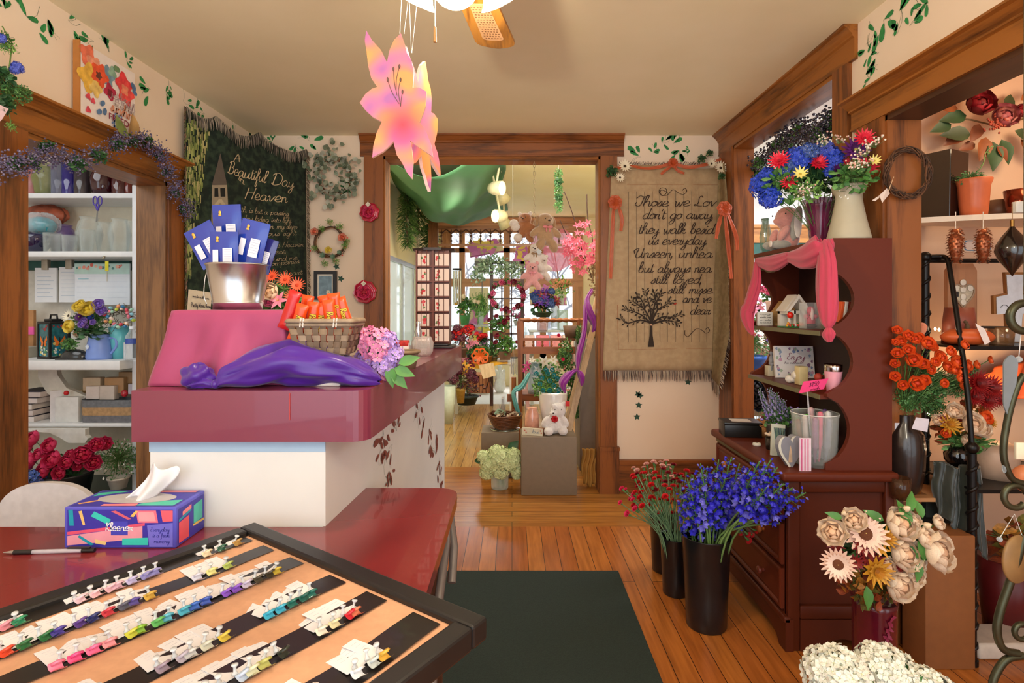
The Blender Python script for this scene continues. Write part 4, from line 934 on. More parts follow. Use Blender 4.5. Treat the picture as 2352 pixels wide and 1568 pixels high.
mb.grid(flap,10,24);o = mb.part('folded_flap',vt);mod(o,'SOLIDIFY',thickness=.004)
mb = MB(M('#4a3a2e',.9));
for px in range(1443,1640,18):mb.use(M('#7d6c56',.9)).add([bs_(X(px,by),Z(440,by),.005),bs_(X(px+1,by),Z(440,by),.005),bs_(X(px+1,by),Z(785,by),.005),bs_(X(px,by),Z(785,by),.005)],[(0,1,2,3)],False)
for a_,b_ in (((1420,802),(1640,800)),((1440,424),(1650,424)),((1418,700),(1420,802))):ribbon(mb.use(M('#a8704c',.9)),[Vector((X(a_[0]+(b_[0]-a_[0])*t,by),Z(a_[1]+(b_[1]-a_[1])*t,by),0)) for t in (0,.25,.5,.75,1)],.003,lambda x,z:bs_(x,z,.0055))
mb.part('woven_stripes',vt)
mb = MB(M('#3a2c26',.9));vs = lambda x,z:bs_(x,z,.0065)
for txt,xa,xb,yb,h in (('Those we Lov',1462,1642,474,12),("don't go away,",1474,1638,503,12),('they walk besid',1464,1638,537,12),('us everyday.',1487,1624,562,12),('Unseen, unhea',1458,1634,592,12),('but always nea',1464,1632,626,12),('still loved,',1493,1612,651,11),('still misse',1533,1634,674,11),('and ve',1566,1632,695,11),('dear',1583,1630,722,11)):
    script(mb,txt,X(xa,by),Z(yb,by),X(xb,by),h*by/F,vs,.0058,.35)
def scroll(pts,w_=.004):ribbon(mb,[Vector((X(p.x,by),Z(p.y,by),0)) for p in spline([(a,b,0) for a,b in pts],6)],w_,vs)
scroll([(1530,440),(1520,436),(1516,442),(1522,448),(1530,444),(1530,434),(1520,431),(1514,438),(1518,448),(1532,448),(1545,436),(1556,442),(1568,447),(1576,440),(1572,433),(1566,438)])
scroll([(1572,758),(1572,768),(1580,772),(1590,762),(1600,754),(1612,758),(1622,765),(1630,760),(1626,752),(1620,757)])
mb.part('woven_lettering',vt)
mb = MB(M('#33281f',.9));r_ = RR(11)
def tri(px,py,w_):return Vector((X(px,by),Z(py,by),0))
ribbon(mb,[tri(1495,796,0),tri(1495,770,0),tri(1495,745,0),tri(1496,730,0)],[.045,.022,.018,.016],vs)
brs = [((1495,742),(1470,735),(1440,742),(1426,730)),((1494,742),(1475,725),(1455,715),(1436,708)),((1495,738),(1480,712),(1462,698),(1452,690)),((1496,735),(1492,705),(1486,685),(1482,668)),((1497,735),(1503,700),(1512,685),(1520,672)),((1497,738),(1510,712),(1530,700),(1542,690)),((1496,742),(1520,728),(1545,728),(1562,722)),((1496,744),(1525,736),(1545,738),(1556,742)),((1480,712),(1478,700),(1470,685),(1463,680)),((1510,712),(1508,695),(1502,684),(1503,672))]
for b_ in brs:
    Q = [Vector((X(p.x,by),Z(p.y,by),0)) for p in spline([(a,b,0) for a,b in b_],5)];n_ = len(Q);ribbon(mb,Q,[.011*(1-i/n_)+.0025 for i in range(n_)],vs)
    for i in range(3,n_,2):
        for sgn in (-1,1):
            p = Q[i];d = (Q[i]-Q[i-1]).normalized();a_ = math.atan2(d.y,d.x)+sgn*r_.uniform(.5,1.1);L_ = .03;tip = p+Vector((cos(a_),sin(a_),0))*L_
            ribbon(mb,[p,p.lerp(tip,.45)],.003,vs)
            c_ = p.lerp(tip,.75);ribbon(mb,[c_+(tip-p)*(t-.5)*.7 for t in (0,.25,.5,.75,1)],[.001,.008,.011,.008,.001],vs)
mb.use(M('#a83828',.9));c_ = tri(1550,697,0);ribbon(mb,[c_+Vector((x*.004,x*.0015,0)) for x in (-3,-1,0,1,3)],[.002,.012,.015,.01,.002],vs)
mb.use(M('#c8a080',.9));c_ = tri(1495,745,0);mb.add([bs_(c_.x+x*.005,c_.y+z*.005,.008) for x,z in ((0,-2),(1.6,.3),(1,1.4),(0,.8),(-1,1.4),(-1.6,.3))],[(0,1,2,3,4,5)],False)
mb.part('woven_tree',vt)
mb = MB();BF = [M('#c8b8a0',.9),M('#4a3c38',.9),M('#8c7c70',.9),M('#6a5c54',.9)]
fringe(mb,[bs_(X(1384+i*5.2,by),ZB0-.002,.002) for i in range(50)],.075,(0,0,-1),BF,r_,.004)
fringe(mb,[flap(1,i/30) for i in range(24,-1,-1)],.035,(.5,0,-.8),BF,r_,.006);fringe(mb,[flap(i/10,0) for i in range(11)],.085,(0,0,-1),BF,r_,.003)
fringe(mb,[Vector((X(1420+i*4.2,by),by-.02,Z(380,by))) for i in range(56)],.03,(.3,-.3,.6),BF,r_,.006)
mb.part('fringe',vt)
# ribbon and daisy swag pinned to the verse tapestry
sw_ = thing('flower_swag','orange ribbon and cream daisy swag pinned along the top of the beige tapestry','garland',(X(1540,by),by-.04,Z(385,by)))
ORS = M('#c8562a',.45,var=.1,alpha=.85)
mb = MB(ORS)
def rib3(mb,pts,w_,tw=0.4):
    C_ = spline(pts,6);n_ = len(C_)
    def g(a,b):i = a*(n_-1);j = min(int(i),n_-2);c_ = C_[j].lerp(C_[j+1],i-j);d = (C_[j+1]-C_[j]).normalized();s_ = d.cross(Vector((0,-1,0)));s_ = s_.normalized() if s_.length > .01 else Vector((1,0,0));t_ = tw*sin(a*9);return c_+(s_*cos(t_)+Vector((0,-1,0))*sin(t_))*(b-.5)*w_+Vector((0,-.004*sin(b*PI*3),0))
    mb.grid(g,n_,4)
yb = by-.035
q = lambda px,py,y=yb:P(px,py,y)
rib3(mb,[q(1412,388),q(1440,380),q(1480,386),q(1510,384),q(1545,376),q(1580,384),q(1620,378),q(1660,365),q(1668,372)],.022)
rib3(mb,[q(1545,378),q(1530,390),q(1518,400)],.02);rib3(mb,[q(1545,378),q(1558,392),q(1572,398)],.02);mb.part('ribbon',sw_)
mb = MB(ORS)
def bow(mb,c_,r):
    for k in range(7):
        a = k*2*PI/7+.3;t_ = c_+Vector((cos(a),-.3,sin(a)))*r;s_ = Vector((-sin(a),0,cos(a)))*r*.4
        rib3(mb,[c_,c_.lerp(t_,.6)+s_+Vector((0,-.01,0)),t_,c_.lerp(t_,.6)-s_+Vector((0,-.015,0)),c_],min(.018,r*.55),.1)
bow(mb,q(1545,375),.028);mb.part('bow',sw_)
for px,py,r in ((1435,382,17),(1424,408,13),(1634,376,13),(1655,386,17)):bloom(sw_,'daisy_white',P(px,py,yb-.03 if px < 1650 else 3.7),(.1,-1,.2),r*yb/F,'daisy')
leaves(sw_,'fol_dark',P(1406,395,yb),.05,'leaf_cluster');leaves(sw_,'fol_dark',P(1612,365,yb),.035,'leaf_cluster');leaves(sw_,'fol_dark',P(1630,352,yb),.03,'leaf_cluster');leaves(sw_,'fol_dark',P(1658,405,yb-.1),.03,'leaf_cluster')
for cx_,cy_,tails,lab in ((1412,465,[[(1412,465),(1408,500),(1404,600),(1402,640)],[(1418,468),(1428,500),(1426,530)]],'orange tulle bow on the left edge of the beige tapestry'),
                         (1662,480,[[(1660,482),(1650,520),(1645,548)],[(1664,482),(1672,560),(1680,640)],[(1668,482),(1690,540),(1694,575)]],'orange tulle bow on the right edge of the beige tapestry')):
    yq = yb if cx_ < 1500 else 3.56;t = thing('ribbon_bow',lab,'bow',P(cx_,cy_,yq));mb = MB(ORS);bow(mb,P(cx_,cy_,yq-.02),.042);mb.part('bow_loops',t)
    mb = MB(ORS);[rib3(mb,[P(a,b,yq-.01-(.05 if a > 1685 else 0)) for a,b in T_],.026) for T_ in tails];mb.part('ribbon_tails',t)
# ---------------------------------------------------------------- wreaths and small things on the back wall
def twigring(mb,c_,R,th,n,mats,nrm='Y',r_=rnd,ovl=1):
    for k in range(n):
        ph = r_.uniform(0,6.28);a1,a2 = r_.uniform(-th,th),r_.uniform(-th,th);pts = [];ar = r_.uniform(.6,1)
        m_ = 22;fq = r_.choice((3,4,5))
        for i in range(m_+1):
            t = ph+i/m_*2*PI*ar;rr_ = R+a1*cos(t*fq+k)+th*.3*sin(k);oo = a2*sin(t*fq+k)
            pts.append(c_+Vector((rr_*cos(t),oo,rr_*sin(t)*ovl)))
        mb.use(mats[k % len(mats)]).tube(pts,r_.uniform(.0018,.0032),4)
TW = [M('#6a4a34',.8,var=.2),M('#8c6444',.8,var=.2),M('#4c3424',.8,var=.2)]
c_ = P(768,405,3.80);t = thing('wreath','grey green eucalyptus wreath on the wall right of the dark tapestry','wreath',c_)
mb = MB();twigring(mb,c_,.115,.012,8,TW);mb.part('twig_ring',t)
mb = MB();r_ = RR(5);em = [leafy('#76826a'),leafy('#98a08a'),leafy('#5c6a54'),leafy('#b0b4a4')]
for k in range(190):
    a = r_.uniform(0,2*PI);R = .118+r_.gauss(0,.033);p = c_+Vector((R*cos(a),-.012-abs(r_.gauss(0,.018)),R*sin(a)*1.12+(.03 if abs(a-PI/2) < .4 else 0)*r_.random()))
    mb.use(em[k % 4]);s_ = r_.uniform(.013,.021);T = AIM(p,(r_.gauss(0,.6),-1,r_.gauss(0,.6)),s_,r_.uniform(0,6))
    mb.add([(cos(i*PI/4),sin(i*PI/4)*.85,.15*cos(i*PI/2)) for i in range(8)],[tuple(range(8))],True,T)
for px,py in ((812,440),(720,448),(760,470),(815,400),(765,325),(700,380)):
    for j in range(3):mb.use(em[j]);mb.add([(cos(i*PI/4),sin(i*PI/4),0) for i in range(8)],[tuple(range(8))],True,AIM(P(px+r_.uniform(-8,8),py+r_.uniform(-8,8),3.78),(r_.gauss(0,.4),-1,0),.018))
mb.part('eucalyptus_leaves',t)
c_ = P(758,556,3.80);t = thing('wreath','round vine wreath with peach roses and succulents above the small framed picture','wreath',c_)
mb = MB();twigring(mb,c_,.102,.014,16,TW);mb.part('vine_ring',t)
for px,py,k,r in ((723,533,'rose_peach',10),(787,546,'rose_peach',11),(755,575,'rose_yellow',9),(742,587,'rose_teal',0),(757,505,'daisy_yellow',0)):
    if r:bloom(t,k,P(px,py,3.76),(0,-1,.2),r*3.78/F,'rose')
mb = MB()
for px,py,r in ((742,587,10),(765,590,9),(780,580,7)):
    mb.use(leafy('#7a9880'));[petal(mb,AIM(P(px,py,3.77),(0,-1,.2)) @ TR((0,0,0),(.3+.3*(i//6),0,i*PI/3+.5*(i//6))),r*3.8/F*(1-.3*(i//6)),.018,.3,.8) for i in range(12)]
mb.part('succulent',t)
for px,py in ((757,510),(738,525),(780,520),(722,570),(792,565),(745,605),(770,600),(795,555)):leaves(t,'fol_light',P(px,py,3.775),.032,'leaf_cluster',px)
mb = MB();[mb.use(M('#d83020',.4)).ball(tuple(P(758+a,556+b,3.77)),.005,6,4) for a,b in ((0,-42),(35,12),(-38,15),(10,44),(28,30),(-30,-30),(-45,20),(40,-10))];mb.part('red_berries',t)
# small picture
fy = BW-.02;x0,x1,z0,z1 = X(722,fy),X(773,fy),Z(688,fy),Z(622,fy)
t = thing('framed_picture','small black framed daisy picture hanging below the rose wreath','picture',((x0+x1)/2,fy,z0))
mb = MB(BLK);w_ = .022
for a,b in (((x0,z0),(x1,z0+w_)),((x0,z1-w_),(x1,z1)),((x0,z0+w_),(x0+w_,z1-w_)),((x1-w_,z0+w_),(x1,z1-w_))):mb.box((a[0],fy-.012,a[1]),(b[0],fy+.018,b[1]))
mb.part('frame',t)
mb = MB(M('#e8e2d4',.7)).box((x0+w_,fy,z0+w_),(x1-w_,fy+.01,z1-w_));mb.part('mat_board',t)
mb = MB(M('#7c98a8',.6,var=.3,scale=25)).box((x0+w_+.012,fy-.002,z0+w_+.012),(x1-w_-.012,fy,z1-w_-.012));mb.part('print',t)
bloom(t,'daisy_white',(x1-w_-.035,fy-.003,z0+w_+.03),(0,-1,0),.018,'printed_daisy').scale.z = .003
# rose ornaments
for i,(px,py,s_) in enumerate(((848,487,22),(838,670,26))):
    Y = BW-.05;c_ = P(px,py,Y);t = thing('rose_ornament',('glossy dark pink enamel rose ornament hung high on the left door casing','glossy dark pink enamel rose ornament hung lower beside the left door casing')[i],'ornament',c_)
    r = s_*Y/F;mb = MB(M('#b8143c',.15,var=.25,coat=.8,scale=30))
    mb.grid(lambda a,b:c_+Vector((r*a*cos(b*2*PI)*(1+.05*sin(b*PI*16)),-.02*cos(a*PI/2)-.004*sin(a*16+b*7),r*a*sin(b*2*PI)*(1+.05*sin(b*PI*16)))),12,48);mb.part('disc',t)
    bloom(t,'rose_mag',c_+Vector((0,-.022,-.004)),(0,-1,.1),r*.72,'rose').scale.z = .02
    for o in t.children:
        if o.name.startswith('rose'):o.scale = (r*.7,r*.7,.022)
    mb = MB(M('#e8e0cc',.7));T = TR(c_+Vector((0,-.034,r*.72)),(PI/2,PI/4,0));mb.cb((0,0,0),(.026,.026,.001),T @ Matrix.Rotation(0,4,'Z'));mb.use(M('#4a4038',.8)).cb((.004,.001,.001),(.012,.001,.0006),TR(c_+Vector((0,-.0345,r*.72)),(PI/2,0,0)));mb.use(M('#c8b8a0')).tube([c_+Vector((0,-.034,r*.9)),c_+Vector((0,.03,r*1.5))],.0008,3);mb.part('price_tag',t)
# floral plaque over the left opening
pa = Vector((LW+.035,0,0));pc = [on_plane(px,py,(LW+.035,0,0),(1,0,0)) for px,py in ((184,262),(322,330),(310,170),(184,92))]
y0_,y1_ = pc[0].y,pc[2].y;z1_ = pc[3].z;z0_ = 2.09
t = thing('floral_plaque','white plank plaque painted with poppies and verse standing over the left opening','wall plaque',(LW+.03,(y0_+y1_)/2,z0_))
mb = MB(M('#f0e4dc',.6,var=.04)).box((LW+.012,y0_,z0_),(LW+.035,y1_,z1_)).use(M('#b87838',.6)).box((LW+.010,y0_-.006,z0_),(LW+.037,y0_,z1_));mb.part('panel',t)
mb = MB();pw,ph = y1_-y0_,z1_-z0_;fs = lambda u,v:Vector((LW+.0362+fs.o,y0_+u*pw,z0_+v*ph));fs.o = 0
def blot(u,v,r,c,seed,pet=6):
    fs.o += .0002;rr_ = RR(seed);a0 = rr_.uniform(0,6);mb.use(M(c,.7,var=.25,scale=35));pts = [fs(u+r*(1+.22*sin(pet*(k/24*6.283)+a0))*cos(k/24*6.283),v+r*pw/ph*(1+.22*sin(pet*(k/24*6.283)+a0))*sin(k/24*6.283)) for k in range(24)]
    mb.add(pts,[tuple(range(24))],False)
for u,v,r,c,p_ in ((.12,.86,.13,'#f07858',4),(.22,.76,.12,'#f09878',4),(.45,.72,.13,'#7898a8',5),(.55,.82,.07,'#8cb098',3),(.14,.56,.17,'#f0b848',4),(.25,.46,.1,'#f4c870',4),(.32,.68,.14,'#e85830',5),(.30,.66,.05,'#6a3828',5),(.50,.52,.1,'#b82848',4),(.50,.5,.05,'#7a1828',4),(.76,.74,.14,'#e03c40',4),(.80,.62,.15,'#e84c48',5),(.78,.66,.07,'#f08868',4),(.12,.30,.04,'#d84858',3),(.2,.27,.035,'#d84858',3),(.12,.12,.04,'#d84858',3),(.62,.9,.05,'#6a8a60',2),(.95,.78,.05,'#5878a0',2),(.98,.7,.04,'#5878a0',2),(.36,.3,.04,'#5878a0',2),(.4,.2,.04,'#5878a0',2),(.3,.16,.04,'#5878a0',2)):blot(u,v,r,c,int(u*100+v*1000),p_)
mb.part('painted_flowers',t)
mb = MB()
ps = lambda y,z:Vector((LW+.041,y,z))
for txt,c,a_,b_,v,h,wd in (('just living is','#b8a0a0',.5,.97,.47,.017,.002),('not enough','#a88890',.55,.97,.405,.017,.002),('one must have','#b8a098',.55,.97,.345,.014,.002),('sunshine','#e0906c',.5,.98,.25,.028,.0045)):mb.use(M(c,.8));script(mb,txt,y0_+a_*pw,z0_+v*ph,y0_+b_*pw,h,ps,wd,.1)
mb.use(M('#6a88b8',.8));script(mb,'fl',y0_+.52*pw,z0_+.05*ph,y0_+.7*pw,.03,ps,.006,.1);mb.part('painted_lettering',t)
block_text('FREEDOM',.040,MTr((LW+.0412-t.location.x,y0_+.77*pw-t.location.y,z0_+.125*ph-t.location.z)) @ Matrix.Rotation(PI/2,4,'Z') @ FRONT,M('#8c1c38',.7),'block_lettering',t,1.15)
# ---------------------------------------------------------------- ceiling fan with light kit
fc = Vector((-.14,1.35,2.2));t = thing('ceiling_fan','ceiling fan with oak and cane blades and frosted tulip lights','ceiling fan',(fc.x,fc.y,2.5))
BRS = M('#b08848',.3,1)
mb = MB(BRS).lathe([(0,.3),(.07,.3),(.06,.25),(.015,.24),(.015,.12),(.05,.11),(.10,.08),(.11,.02),(.09,-.03),(.05,-.06),(0,-.06)],fc,32);mb.part('motor_housing',t)
BW_ = wood('#6a3c12','#c08434','Y',k=22)
for k in range(4):
    a = math.radians(80+90*k);T = TR(fc,(0,0,a-PI/2))
    pts = rpoly([(-.052,.12),(.052,.12),(.068,.50),(0,.525),(-.068,.50)],[.01,.01,.03,.02,.03],5);mb = MB(BW_).prism(pts,.008,T @ MTr((0,0,-.02)) @ Matrix.Rotation(.12,4,'Y'))
    bl = mb.part('fan_blade',t)
    mb = MB(M('#d8a878',.7,var=.1)).prism(rpoly([(-.028,.24),(.028,.24),(.036,.455),(0,.465),(-.036,.455)],.012,4),.001,T @ MTr((0,0,-.0212)) @ Matrix.Rotation(.12,4,'Y'))
    mb.use(M('#8c6440',.8));
    for i in range(6):
        for j in range(14):mb.cb((-.024+i*.0095+(.003 if j % 2 else 0),.255+j*.0145,-.0016),(.005,.005,.0006),T @ MTr((0,0,-.0208)) @ Matrix.Rotation(.12,4,'Y'))
    o = mb.part('cane_inset',bl);
    mb = MB(BRS).box((-.02,.06,-.02),(.02,.16,-.008),T);mb.part('blade_bracket',bl)
GLOW = M('#fff4dc',.4,emit=2.2);SHD = M('#fff6e4',.3,emit=1.1)
MB(GLOW).ball((fc.x,fc.y,2.103),(.062,.062,.062),24,14).part('light_globe',t)
for k in range(4):
    a = math.radians(45+90*k) if k else math.radians(-32);a = (math.radians(-125),math.radians(-35),math.radians(60),math.radians(145))[k];a = [math.radians(x) for x in (140,40,220,320)][k]
    p = fc+Vector((.105*cos(a),.105*sin(a),-.05));
    mb = MB(SHD).lathe([(.016,0),(.025,-.01),(.027,-.035),(.034,-.052),(.044,-.064)],(0,0,0),28,AIM(p,(-cos(a)*.5,-sin(a)*.5,.9)),lobes=5,la=.06);o = mb.part('tulip_shade',t);mod(o,'SOLIDIFY',thickness=.002)
mb = MB(M('#e8e0d0',.4)).tube([(X(999,1.3),1.3,2.12),(X(999,1.3),1.3,Z(64,1.3))],.0012,5).use(wood('#9a6a34','#c89a5c','Z')).cyl((X(999,1.3),1.3,Z(97,1.3)),(X(999,1.3),1.3,Z(62,1.3)),.0042,.003,10);mb.part('pull_chain',t)
# ---------------------------------------------------------------- hanging lily mobile
def lilymat(seed):
    m,nt,b = newmat('sprayed_foam%d' % seed);L = nt.links;tc = nt.nodes.new('ShaderNodeTexCoord');n = nt.nodes.new('ShaderNodeTexNoise');n.inputs['Scale'].default_value = 16;n.inputs['Detail'].default_value = 0;L.new(tc.outputs['Object'],n.inputs['Vector'])
    r = nt.nodes.new('ShaderNodeValToRGB');cr = r.color_ramp;cr.elements[0].position = .34;cr.elements[0].color = lin('#b068a4');cr.elements[1].position = .66;cr.elements[1].color = lin('#e49c58')
    e_ = cr.elements.new(.46);e_.color = lin('#e07e92');e_ = cr.elements.new(.56);e_.color = lin('#e88a74')
    L.new(n.outputs['Fac'],r.inputs['Fac'])
    g = nt.nodes.new('ShaderNodeTexGradient');g.gradient_type = 'SPHERICAL';mp = nt.nodes.new('ShaderNodeMapping');mp.inputs['Scale'].default_value = (16,16,16);mp.inputs['Location'].default_value = (0,0,-16*.118);L.new(tc.outputs['Object'],mp.inputs[0]);L.new(mp.outputs[0],g.inputs[0])
    mx = nt.nodes.new('ShaderNodeMix');mx.data_type = 'RGBA';mx.inputs[7].default_value = lin('#e64050');L.new(g.outputs['Fac'],mx.inputs[0]);L.new(r.outputs['Color'],mx.inputs[6]);L.new(mx.outputs[2],b.inputs['Base Color']);b.inputs['Roughness'].default_value = .6
    return m
OUT = [(155,235),(200,310),(265,380),(308,470),(330,370),(362,300),(412,250),(440,330),(458,400),(492,455),(508,530),(500,655),(545,652),(600,682),(596,790),(580,842),(550,915),(600,980),(638,1080),(650,1170),(560,1110),(480,1052),(496,1130),(503,1220),(495,1340),(455,1290),(420,1220),(380,1160),(356,1060),(330,1092),(280,1140),(200,1184),(207,1100),(232,1000),(272,915),(205,882),(150,832),(108,775),(150,710),(198,670),(238,655),(192,590),(170,500),(158,400),(145,310)]
LY = 1.2;lm = thing('flower_mobile','large pink and peach foam lily hanging on strings from the ceiling fan','mobile',(X(925,LY),LY,Z(410,LY)))
sc_ = LY/F/3.266
def lily_poly(cxp):return [((x-cxp)*sc_,(1340-y)*sc_) for x,y in OUT]
LM_ = lilymat(1)
def lily_flower(cxp,T,nm):
    P0 = lily_poly(cxp);P0.reverse();n_ = len(P0);mb = MB(LM_);d_ = .009
    front = [(x,0,z) for x,z in P0];back = [(x,d_,z) for x,z in P0]
    mb.add(front,[tuple(range(n_))],False,T);mb.add(back,[tuple(range(n_-1,-1,-1))],False,T);mb.use(M('#f4d4c8',.7));mb.add(front+back,[(i,n_+i,n_+(i+1) % n_,(i+1) % n_) for i in range(n_)],False,T)
    return mb.part(nm,lm,world=False)
lily_flower(385,TR((-.012,0,.0),(0,0,.06)),'front_lily');lily_flower(400,TR((.034,.085,-.006),(0,0,1.12),.95),'rear_lily')
mb = MB(M('#6a5048',.7))
for pts in ([(315,600),(345,690),(400,780)],[(410,600),(395,690),(412,800)],[(358,520),(365,620),(385,720)],[(402,500),(380,600),(378,700)],[(425,690),(415,750),(412,800)]):
    Q = [Vector(((x-385)*sc_-.012,(1340-y)*sc_,0)) for x,y in pts];Q = spline(Q,5);ribbon(mb,Q,.0012,lambda x,z:Vector((x,-.0015+.06*(x+.012),z)));c_ = Q[0];mb.ball((c_.x,-.002+.06*(c_.x+.012),c_.y),(.0022,.0012,.005),6,4)
mb.lpart('painted_stamens',lm)
mb = MB(M('#f0ece4',.5));tp0 = Vector((X(932,1.25),1.25,2.16))
for px,py,dx in ((918,78,-8),(945,120,6),(928,78,10),(946,122,30)):mb.tube([P(px,py,LY+.005),P(932+dx,-40,1.22)],.0006,4)
mb.part('strings',lm)
# ---------------------------------------------------------------- berry garland over the left opening
def garland(name,label,pts,n,ckey,r,grp=None,leafc='fol_dark',lr=.07,extra=None):
    C_ = spline(pts,12);t = thing(name,label,'garland',C_[len(C_)//2]);mb = MB(TW[0]).tube(C_,.004,5);mb.part('vine',t)
    off = t.matrix_basis.translation;rr_ = RR(len(pts)+n)
    for i in range(n):
        p = C_[int((i+.5)/n*(len(C_)-1))]+Vector([rr_.uniform(-.3,.3)*r for _ in range(3)]);inst('berry_cluster',shared(ckey[0],ckey[1]),t,TR(p-off,(rr_.uniform(0,6),rr_.uniform(0,6),0),r*rr_.uniform(.85,1.2)))
        if i % 2 == 0:inst('leaf_spray',folm(leafc),t,TR(p-off+Vector((rr_.uniform(-.02,.02),0,rr_.uniform(-.02,.03))),(0,0,i),lr*rr_.uniform(.8,1.2)))
    return t
def gp(px,py,dx=.1):Xg = LW+dx;Y = Xg*F/(px-CX);return Vector((Xg,Y,Z(py,Y)))
GPT = [gp(-30,400),gp(30,378),gp(75,370),gp(120,352),gp(170,370),gp(225,352),gp(275,322),gp(320,318),gp(360,345),gp(385,385),gp(400,425,.07),gp(425,470,.06),gp(432,500,.06)]
garland('berry_garland','garland of frosted purple berry clusters draped over the left opening head',GPT,26,('purple_berry',berries('#5e5678',110,.095,'#8c84a4')),.036,lr=.032)
t = thing('leafy_stem','pointed brown magnolia leaf tucked behind the purple berry garland','leaf',gp(318,292,.09));mb = MB(leafy('#b08850'));leaf(mb,AIM(gp(300,320,.09),(.05,.15,1)) @ Matrix.Rotation(PI/2,4,'X'),.12,.07,.1);mb.use(leafy('#8c9a50'));leaf(mb,AIM(gp(295,318,.09),(-.1,-.5,.6)) @ Matrix.Rotation(PI/2,4,'X'),.11,.05,.1);mb.part('leaf',t)
# trailing silk plant at the frame's left edge
t = thing('hanging_plant','trailing silk plant with small blue flowers above the left opening corner','plant',gp(8,250,.12))
for px,py,r,k in ((5,90,.035,'fol_mid'),(20,110,.03,'fol_light'),(5,180,.045,'fol_dark'),(20,215,.05,'fol_fine'),(50,215,.035,'fol_fine'),(0,240,.05,'fol_dark'),(25,290,.02,'fol_light')):leaves(t,k,gp(px,py,.12),r,'foliage',px)
for px,py in ((38,152),(44,158),(2,88),(34,160)):bloom(t,'hyd_peri',gp(px,py,.14),(.5,-.7,.1),.016,'blue_flower')
mb = MB(leafy('#6a8a40')).tube([gp(5,60,.12),gp(28,100,.12),gp(22,150,.13),gp(10,240,.12)],.002,4).tube([gp(20,250,.12),gp(26,290,.12),gp(40,305,.12)],.0015,4);mb.part('stem',t)
MB(M('#f0d4dc',.6)).add([gp(-12,235,.15),gp(20,250,.15),gp(2,278,.15),gp(-14,275,.15)],[(0,1,2,3)],False).thing('paper_tag','pale pink paper tag hanging by the top of the left opening','tag')

# ================================================================ DRESSER, HUTCH, BUCKETS
DX0,DX1,DY0,DY1,DZ = 1.045,1.448,2.075,2.79,.68
RED = M('#562412',.45,var=.06,scale=4,spec=.25);RED2 = M('#642814',.45,var=.05,scale=4,spec=.28);OLV = M('#6e6440',.4)
t = thing('dresser','dark red-brown painted three drawer dresser against the right wall','dresser',((DX0+DX1)/2,(DY0+DY1)/2,0))
mb = MB(RED).box((DX0,DY0+.02,.10),(DX1,DY1,.645));
for x0,x1,z0,z1 in ((DX0,DX0+.045,0,.645),(DX1-.035,DX1,0,.645),(DX0+.046,DX1-.036,.60,.645),(DX0+.046,DX1-.036,.121,.17)):mb.rbox((x0,DY0,z0),(x1,DY0+.03,z1),.004)
mb.part('carcass',t)
def apron(x0,x1,h0,h1,y0,y1,axis='X'):
    pts = [(x0,h1),(x1,h1),(x1,0),(x1-.05,0),(x1-.07,h0*.5),(x1-.1,h0*.8),(x1-.15,h0),(x0+.15,h0),(x0+.1,h0*.8),(x0+.07,h0*.5),(x0+.05,0),(x0,0)];return pts
mb = MB(RED);A = apron(DX0+.046,DX1-.036,.045,.12,0,0);mb.prism(A,.02,MTr((0,DY0+.02,0)) @ FRONT);A = apron(DY0-.004,DY1,.05,.12,0,0)
mb.prism(A,.03,MTr((DX0-.012,0,0)) @ Matrix.Rotation(PI/2,4,'Z') @ FRONT);mb.rbox((DX0-.016,DY0-.004,.105),(DX0+.01,DY1,.13),.006);o = mb.part('plinth',t)
mb = MB(RED2).rbox((DX0-.03,DY0-.022,.645),(DX1+.005,DY1+.015,.68),.010);mb.part('top',t)
MB(OLV).box((DX0-.006,DY0-.003,.622),(DX0,DY1,.644)).part('olive_edging',t)
for z0,z1 in ((.145,.30),(.315,.47),(.485,.615)):
    mb = MB(RED2);ya,yb_ = DY0+.03,DY1-.02
    mb.rings([[(DX0-a,ya+b,z0+b),(DX0-a,yb_-b,z0+b),(DX0-a,yb_-b,z1-b),(DX0-a,ya+b,z1-b)][::-1] for a,b in ((-.005,0),(.012,0),(.016,.006),(.016,.014),(.009,.02),(.011,.03))],True,smooth=False)
    dr = mb.part('drawer',t)
    for y in (ya+.15,yb_-.15):
        mb = MB(wood('#8c4a20','#b86a34','Z') if z0 > .3 else M('#6e2e20',.35,coat=.3));mb.lathe([(.008,0),(.007,.008),(.014,.014),(.0165,.02),(.014,.026),(0,.028)],(0,0,0),16,AIM((DX0-.010,y,(z0+z1)/2),(-1,0,0)));mb.part('knob',dr)
# hutch
HT = 1.565;HXB = DX1
t = thing('hutch','scalloped red-brown shelf hutch standing on top of the dresser','shelf unit',(1.3,2.43,DZ))
PF = [(1200,1920,547),(0,1924,630),(0,1950,665),(0,1956,700),(0,1945,730),(0,1911,755),(0,1908,765),(0,1925,785),(0,1948,815),(0,1953,850),(0,1940,880),(0,1905,903),(0,1903,915),(0,1925,940),(0,1942,980),(0,1940,1020),(0,1920,1048),(0,1897,1058)]
def bulge(zc,r):return None
HY0 = 2.09
prof = [(HXB,DZ),(1.195,DZ),(1.195,.705)]
def arc(z0,z1,dep,n=12):return [(1.21+dep*sin(PI*i/n)**.6,z0+(z1-z0)*i/n) for i in range(n+1)]
prof += arc(.712,.955,.078)+[(1.2,.96),(1.2,.972)]+arc(.978,1.205,.09)+[(1.2,1.21),(1.2,1.22)]+arc(1.226,1.44,.095)+[(1.222,1.45),(1.222,HT),(HXB,HT)]
for y0,nm in ((HY0,'side_panel'),(2.745,'side_panel')):
    mb = MB(RED2).prism(prof,.02,MTr((0,y0+.02,0)) @ FRONT);mb.part(nm,t)
MB(M('#3c2018',.6,var=.1)).box((HXB-.012,HY0+.02,DZ),(HXB,2.745,HT)).part('back_panel',t)
